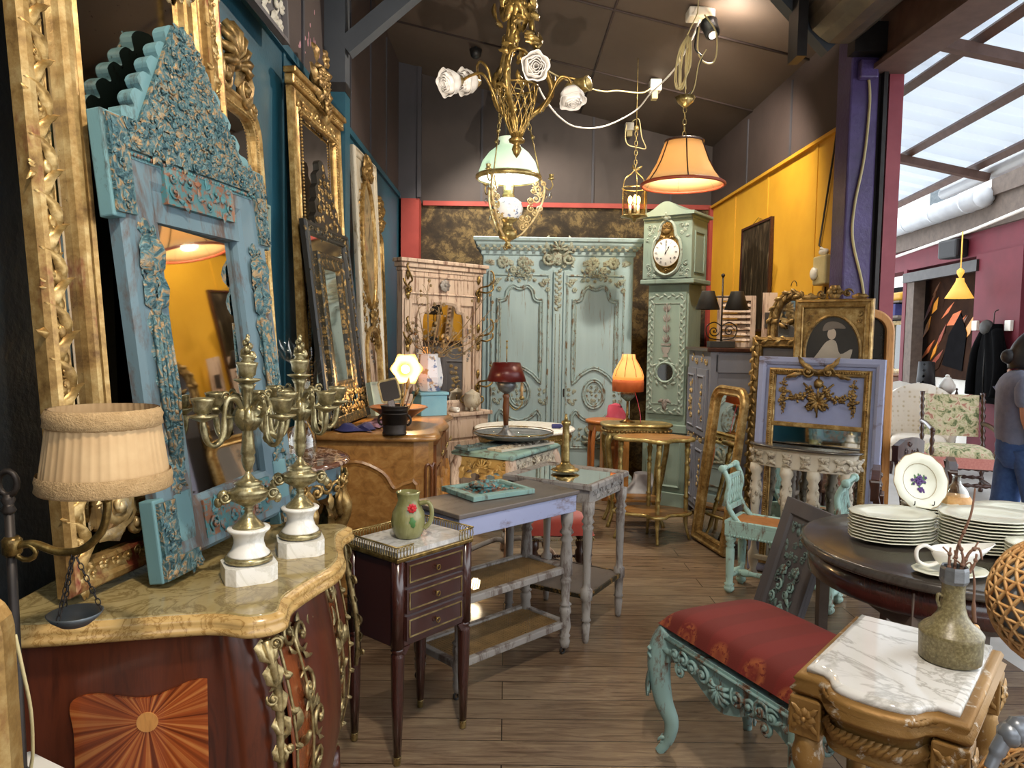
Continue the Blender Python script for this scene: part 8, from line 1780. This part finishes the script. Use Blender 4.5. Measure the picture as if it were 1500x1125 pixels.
# small table with black perforated lamp and a white vase
sd = thing('spindle_table', 'small dark tiered spindle table beside the upholstered armchair', 'side table', (5.58, 9.62, 0)); W = .26
for z in (.5, .78): part('shelf', B().box(-W, W, -.2, .2, z, z + .025), 'dark_wood', sd, bevel=.006)
for x in (-W + .03, W - .03):
    for yv in (-.17, .17): part('leg', B().lathe([(.015, 0), (.022, .06), (.014, .15), (.024, .3), (.014, .45), (.024, .52), (.014, .6), (.024, .7), (.016, .78), (.02, .82), (.008, .86), (.016, .88), (.001, .9)], 10, m=M.Translation((x, yv, 0))), 'dark_wood', sd)
part('gallery', B().box(-W, W, .185, .2, .805, .85), 'dark_wood', sd)
t = NT('pierced_black').set(Roughness=.5, Base_Color=srgb('141416')); t.l(cane_alpha(t, 13, .2, .24), t.b.inputs['Alpha'])
t = thing('black_lamp', 'black perforated cylinder lamp on the spindle table', 'lamp', (5.5, 9.62, .806)); part('shade', B().lathe([(.12, .02), (.095, .42)], 32, cap=False), 'pierced_black', t, solid=.003); part('base', B().lathe([(.1, 0), (.1, .02), (.02, .03), (.02, .2)], 20), 'black_plastic', t)
t = thing('white_jar', 'white ceramic jar beside the black perforated lamp', 'jar', (5.76, 9.58, .806)); part('body', B().lathe([(.05, 0), (.1, .06), (.1, .12), (.05, .2), (.04, .22)], 20), 'porcelain', t); part('knob', B().ball((0, 0, .23), .03), 'porcelain', t)
# tufted armchair
ar = thing('tufted_armchair', 'pale buttoned low armchair standing in the alley', 'armchair', (4.72, 8.35, 0), -.5)
def arm_back(u, v):
    a = lerp(-.15, PI + .15, u); z = lerp(.2, lerp(.5, .98, sin(PI * u) ** .6), v); lean_ = .06 * v * v; return ((.34 + lean_) * cos(a), (.3 + lean_ * 2) * sin(a) - .02, z)
part('back', B().grid(28, 10, arm_back), 'tufted', ar, solid=.07); part('seat', B().grid(15, 13, lambda u, v: ((u - .5) * .62, lerp(-.36, .24, v), .3 + .13 * ((1 - (2 * u - 1) ** 6) * (1 - (2 * v - 1) ** 6)) ** .5)), 'tufted', ar, solid=.02); part('skirt', B().box(-.3, .3, -.35, .22, .14, .31), 'tufted', ar, bevel=.03)
for x in (-.26, .26):
    for yv in (-.31, .2): part('leg', B().lathe([(.016, 0), (.026, .1), (.026, .15)], 10, m=M.Translation((x, yv, 0))), 'dark_wood', ar)
part('price_tag', B().box(-.04, .04, .0, .004, .84, .96), 'white_plastic', ar).matrix_local = mat_of((.12, .26, 0), -.3)
# barley twist chair with needlepoint seat
nc = thing('twist_chair', 'open armchair with barley twist frame, needlepoint back and pink fringe', 'armchair', (4.5, 7.35, 0), -.35); W, D = .54, .5
def twist(p, q, r=.02): b = B(); n = 22; pts = [V(p).lerp(V(q), k / n) for k in range(n + 1)]; b.tube(pts, [r * (1 + .35 * sin(k * 2.1)) for k in range(n + 1)], 8); return b
for x in (-W / 2, W / 2):
    part('leg', twist((x, -D, 0), (x, -D, .64)), 'dark_wood', nc); part('leg', twist((x, 0, 0), (x, .0, .44)), 'dark_wood', nc); part('back_post', twist((x, 0, .44), (x, .1, .98)), 'dark_wood', nc); part('arm', B().tube(spline([(x, .05, .68), (x, -.2, .68), (x, -D - .03, .65)], 4), .022, 8), 'dark_wood', nc); part('side_stretcher', twist((x, 0, .12), (x, -D, .12), .016), 'dark_wood', nc)
for yv, z in ((-D, .14), (-D, .3), (0, .14)): part('front_stretcher', twist((-W / 2, yv, z), (W / 2, yv, z), .018), 'dark_wood', nc)
part('seat', B().grid(15, 13, lambda u, v: ((u - .5) * (W + .02), lerp(-D - .02, .0, v), .4 + .09 * ((1 - (2 * u - 1) ** 6) * (1 - (2 * v - 1) ** 6)) ** .5)), 'needlepoint', nc, solid=.02); part('back_panel', B().prism(rect(-W / 2 + .03, .55, W / 2 - .03, .97), .04, .09, m=M.Translation((0, -.05, 0)) @ M.Rotation(-.12, 4, 'X')), 'needlepoint', nc, bevel=.02)
part('fringe', B().box(-W / 2 - .01, W / 2 + .01, -D - .03, -D - .012, .3, .4).box(-W / 2 - .025, -W / 2 - .01, -D - .01, 0, .3, .4).box(W / 2 + .01, W / 2 + .025, -D - .01, 0, .3, .4), 'fringe', nc)
# ---------------------------------------------------------------- passer-by in a grey t-shirt, walking to the right
def skin(name, verts, edges, radii, mt, parent, sub=2):
    import bmesh
    bm = bmesh.new(); sl = bm.verts.layers.skin.verify(); vs = []
    for k, (p, r) in enumerate(zip(verts, radii)):
        v = bm.verts.new(p); v[sl].radius = r if isinstance(r, tuple) else (r, r); v[sl].use_root = (k == 0); vs.append(v)
    for a, c in edges: bm.edges.new((vs[a], vs[c]))
    me = bpy.data.meshes.new(name); bm.to_mesh(me); bm.free(); me.materials.append(MATS[mt])
    o = link(bpy.data.objects.new(name, me), parent); s = o.modifiers.new('s', 'SKIN'); s.use_smooth_shade = True
    d = o.modifiers.new('d', 'SUBSURF'); d.levels = d.render_levels = sub; return o
Yp = 4.55; cx = at(1501, 600, Yp).x; top = at(1495, 487, Yp).z; s = top / 1.66
pn = thing('person', 'person in a grey t-shirt and blue jeans walking to the right in the alley', 'person', mw=M.Translation((cx, Yp, 0)) @ M.Rotation(-.25, 4, 'Z') @ M.Scale(s, 4))
# local +x is the walking direction
hips, chest, neck, head = (0, 0, .93), (-.0, 0, 1.25), (.02, 0, 1.42), (.04, 0, 1.5)
vt = [hips, (0, 0, 1.08), chest, (.0, 0, 1.36), neck, head]; ed = [(0, 1), (1, 2), (2, 3), (3, 4), (4, 5)]; rd_ = [(.125, .1), (.115, .095), (.125, .095), (.075, .065), .05, .05]
def add(chain, root, rr): 
    k = root
    for p, r in zip(chain, rr): vt.append(p); ed.append((k, len(vt) - 1)); rd_.append(r); k = len(vt) - 1
add([(-.05, -.17, 1.35), (-.06, -.21, 1.1), (.03, -.21, .89), (.06, -.2, .84)], 3, [.06, .046, .034, .028]); add([(.0, .17, 1.35), (-.04, .21, 1.1), (-.02, .21, .86), (-.01, .21, .81)], 3, [.06, .046, .034, .028])
add([(.02, -.09, .86), (.08, -.09, .48), (.02, -.09, .08), (.14, -.1, .03)], 0, [.085, .058, .04, .035]); add([(-.02, .09, .86), (-.06, .09, .48), (-.22, .09, .12), (-.12, .1, .04)], 0, [.085, .058, .04, .035])
skin('body', vt, ed, rd_, 'skin', pn)
hd_ = B()
hd_.grid(24, 15, lambda u, v: (.05 + (.098 + .012 * max(0, cos(2 * PI * u)) * (v < .45)) * cos(2 * PI * u) * sin(PI * v) * (1 - .12 * (1 - v)), .075 * sin(2 * PI * u) * sin(PI * v) * (.85 + .15 * v), 1.555 - .118 * cos(PI * v)), cu=True)
h = part('head', hd_, 'skin', pn, sub=1); part('nose', B().tube([(.14, 0, 1.575), (.165, 0, 1.54), (.15, 0, 1.53)], [.008, .014, .01], 8), 'skin', h)
for sg in (-1, 1): part('eye', B().ball((.132, sg * .032, 1.572), .012), 'porcelain', h); part('ear', B().ball((.045, sg * .074, 1.55), .03, (.6, .3, 1)), 'skin', h)
part('mouth', B().ball((.146, 0, 1.505), .02, (.4, 1, .3)), 'shade_red', h)
hr = part('hair', B().grid(26, 12, lambda u, v: (.025 + .112 * cos(2 * PI * u) * sin(PI * v * .62) - .02 * v, .09 * sin(2 * PI * u) * sin(PI * v * .62), 1.58 + .1 * cos(PI * v * .62) - .12 * v * (cos(2 * PI * u) < 0.2)), cu=True), 'hair', pn, solid=.012); part('bun', B().ball((-.11, 0, 1.5), .05, (1, .9, 1), 12, 8), 'hair', hr)
skin('t_shirt', [(-.02, 0, .86), (-.03, 0, 1.05), (-.03, 0, 1.25), (-.015, 0, 1.375), (-.05, -.17, 1.355), (-.06, -.21, 1.16), (.0, .17, 1.355), (-.03, .215, 1.16)], [(0, 1), (1, 2), (2, 3), (3, 4), (4, 5), (3, 6), (6, 7)], [(.175, .15), (.17, .145), (.18, .15), (.115, .105), .09, .082, .09, .082], 't_shirt' if 't_shirt' in MATS else 'tshirt', pn)
b = B().lathe([(.001, .74), (.1, .76), (.15, .84), (.155, .9), (.15, .95)], 24, m=M.Diagonal((1, .95, 1, 1)))
for pts in ([(.0, -.08, .9), (.03, -.09, .75), (.08, -.09, .48), (.05, -.09, .28), (.02, -.09, .07)], [(0, .08, .9), (-.03, .09, .75), (-.06, .09, .48), (-.14, .09, .28), (-.225, .09, .12)]):
    q = spline(pts, 5); b.tube(q, [lerp(.105, .072, min(1, 1.3 * k / len(q))) for k in range(len(q))], 14)
part('jeans', b, 'denim', pn)
for sg, hx, hz, hy in ((-1, .065, .835, -.2), (1, -.01, .805, .21)):
    hv, he, hrr = [(hx, hy, hz), (hx + .008, hy, hz - .04), (hx + .012, hy, hz - .075)], [(0, 1), (1, 2)], [(.026, .018), (.034, .016), (.036, .014)]
    ho = skin('hand', hv, he, hrr, 'skin', pn, 1)
    for k in range(4):
        fxx = hx - .02 + .018 * k; L_ = (.07, .078, .074, .058)[k]
        part('finger', B().tube(spline([(fxx, hy, hz - .07), (fxx + .004, hy, hz - .075 - L_ * .45), (fxx + .002, hy - sg * .012, hz - .075 - L_ * .8), (fxx - .004, hy - sg * .024, hz - .075 - L_)], 3), [.0085] * 6 + [.0075] * 3 + [.006], 8), 'skin', ho)
    part('thumb', B().tube(spline([(hx + .025, hy, hz - .02), (hx + .045, hy - sg * .012, hz - .05), (hx + .045, hy - sg * .018, hz - .085)], 3), [.011, .011, .01, .01, .009, .008, .006], 8), 'skin', ho)
for sg, p in ((-1, (.07, -.1, 0)), (1, (-.2, .1, 0))): part('shoe', B().grid(16, 8, lambda u, v: (p[0] + .14 * cos(2 * PI * u) * sin(PI * (.15 + .5 * v)) * (1 if v < .5 else 1 - (v - .5) * .8) , p[1] + .05 * sin(2 * PI * u) * sin(PI * (.2 + .5 * v)), .09 * v), cu=True), 'white_plastic', pn, sub=1)
part('necklace', B().tube([(.02 + .065 * cos(a), .06 * sin(a), 1.415 - .012 * cos(a)) for a in [2 * PI * k / 20 for k in range(20)]], .004, 5, True), 'brass', pn)
# ---------------------------------------------------------------- light
sc = bpy.context.scene
w = bpy.data.worlds.new('world'); sc.world = w; w.use_nodes = True
bg = w.node_tree.nodes['Background']; bg.inputs[0].default_value = (.9, .95, 1, 1); bg.inputs[1].default_value = 3.0
sc.view_settings.view_transform = 'Standard'; sc.view_settings.look = 'None'; sc.view_settings.gamma = 1; sc.view_settings.exposure = 0.22
sc.view_settings.use_curve_mapping = False
sc.cycles.use_denoising = True; sc.cycles.max_bounces = 10; sc.cycles.diffuse_bounces = 5; sc.cycles.glossy_bounces = 4; sc.cycles.transparent_max_bounces = 12
sc.cycles.sample_clamp_indirect = 6; sc.cycles.caustics_reflective = False; sc.cycles.caustics_refractive = False
WARM = (1, .88, .72)
light('spot_light_back', 'SPOT', SPOT, 420, WARM, .07, to=(1.2, 7.2, 1.4), angle=125)
light('spot_light_left', 'SPOT', SPOT + V((0, -.05, 0)), 380, WARM, .07, to=(-.9, 4.4, 1.4), angle=100)
light('spot_light_ceiling', 'SPOT', SPOT + V((.1, -.1, -.1)), 14, WARM, .05, to=SPOT + V((.5, .1, .6)), angle=150)
light('added_shadow_lamp', 'SPOT', (.1, .4, 1.15), 520, WARM, .012, to=onceil(770, 40), angle=40, blend=.9)  # added unseen lamp, throws the chandelier's shadow on the ceiling
p = onceil(697, 68); light('clip_light', 'SPOT', p - V((0, 0, .14)), 300, WARM, .05, to=(.5, 7.6, 1.2), angle=110)
light('floor_light', 'SPOT', FLOORSPOT + V((-.045, -.075, .06)), 12, (1, .86, .66), .004, to=onceil(760, 45), angle=100)
light('added_near_lamp', 'SPOT', (.2, .5, 3.7), 260, WARM, .1, to=(-.7, 2.2, .9), angle=110)  # added lamp with no fixture, brightens the left foreground
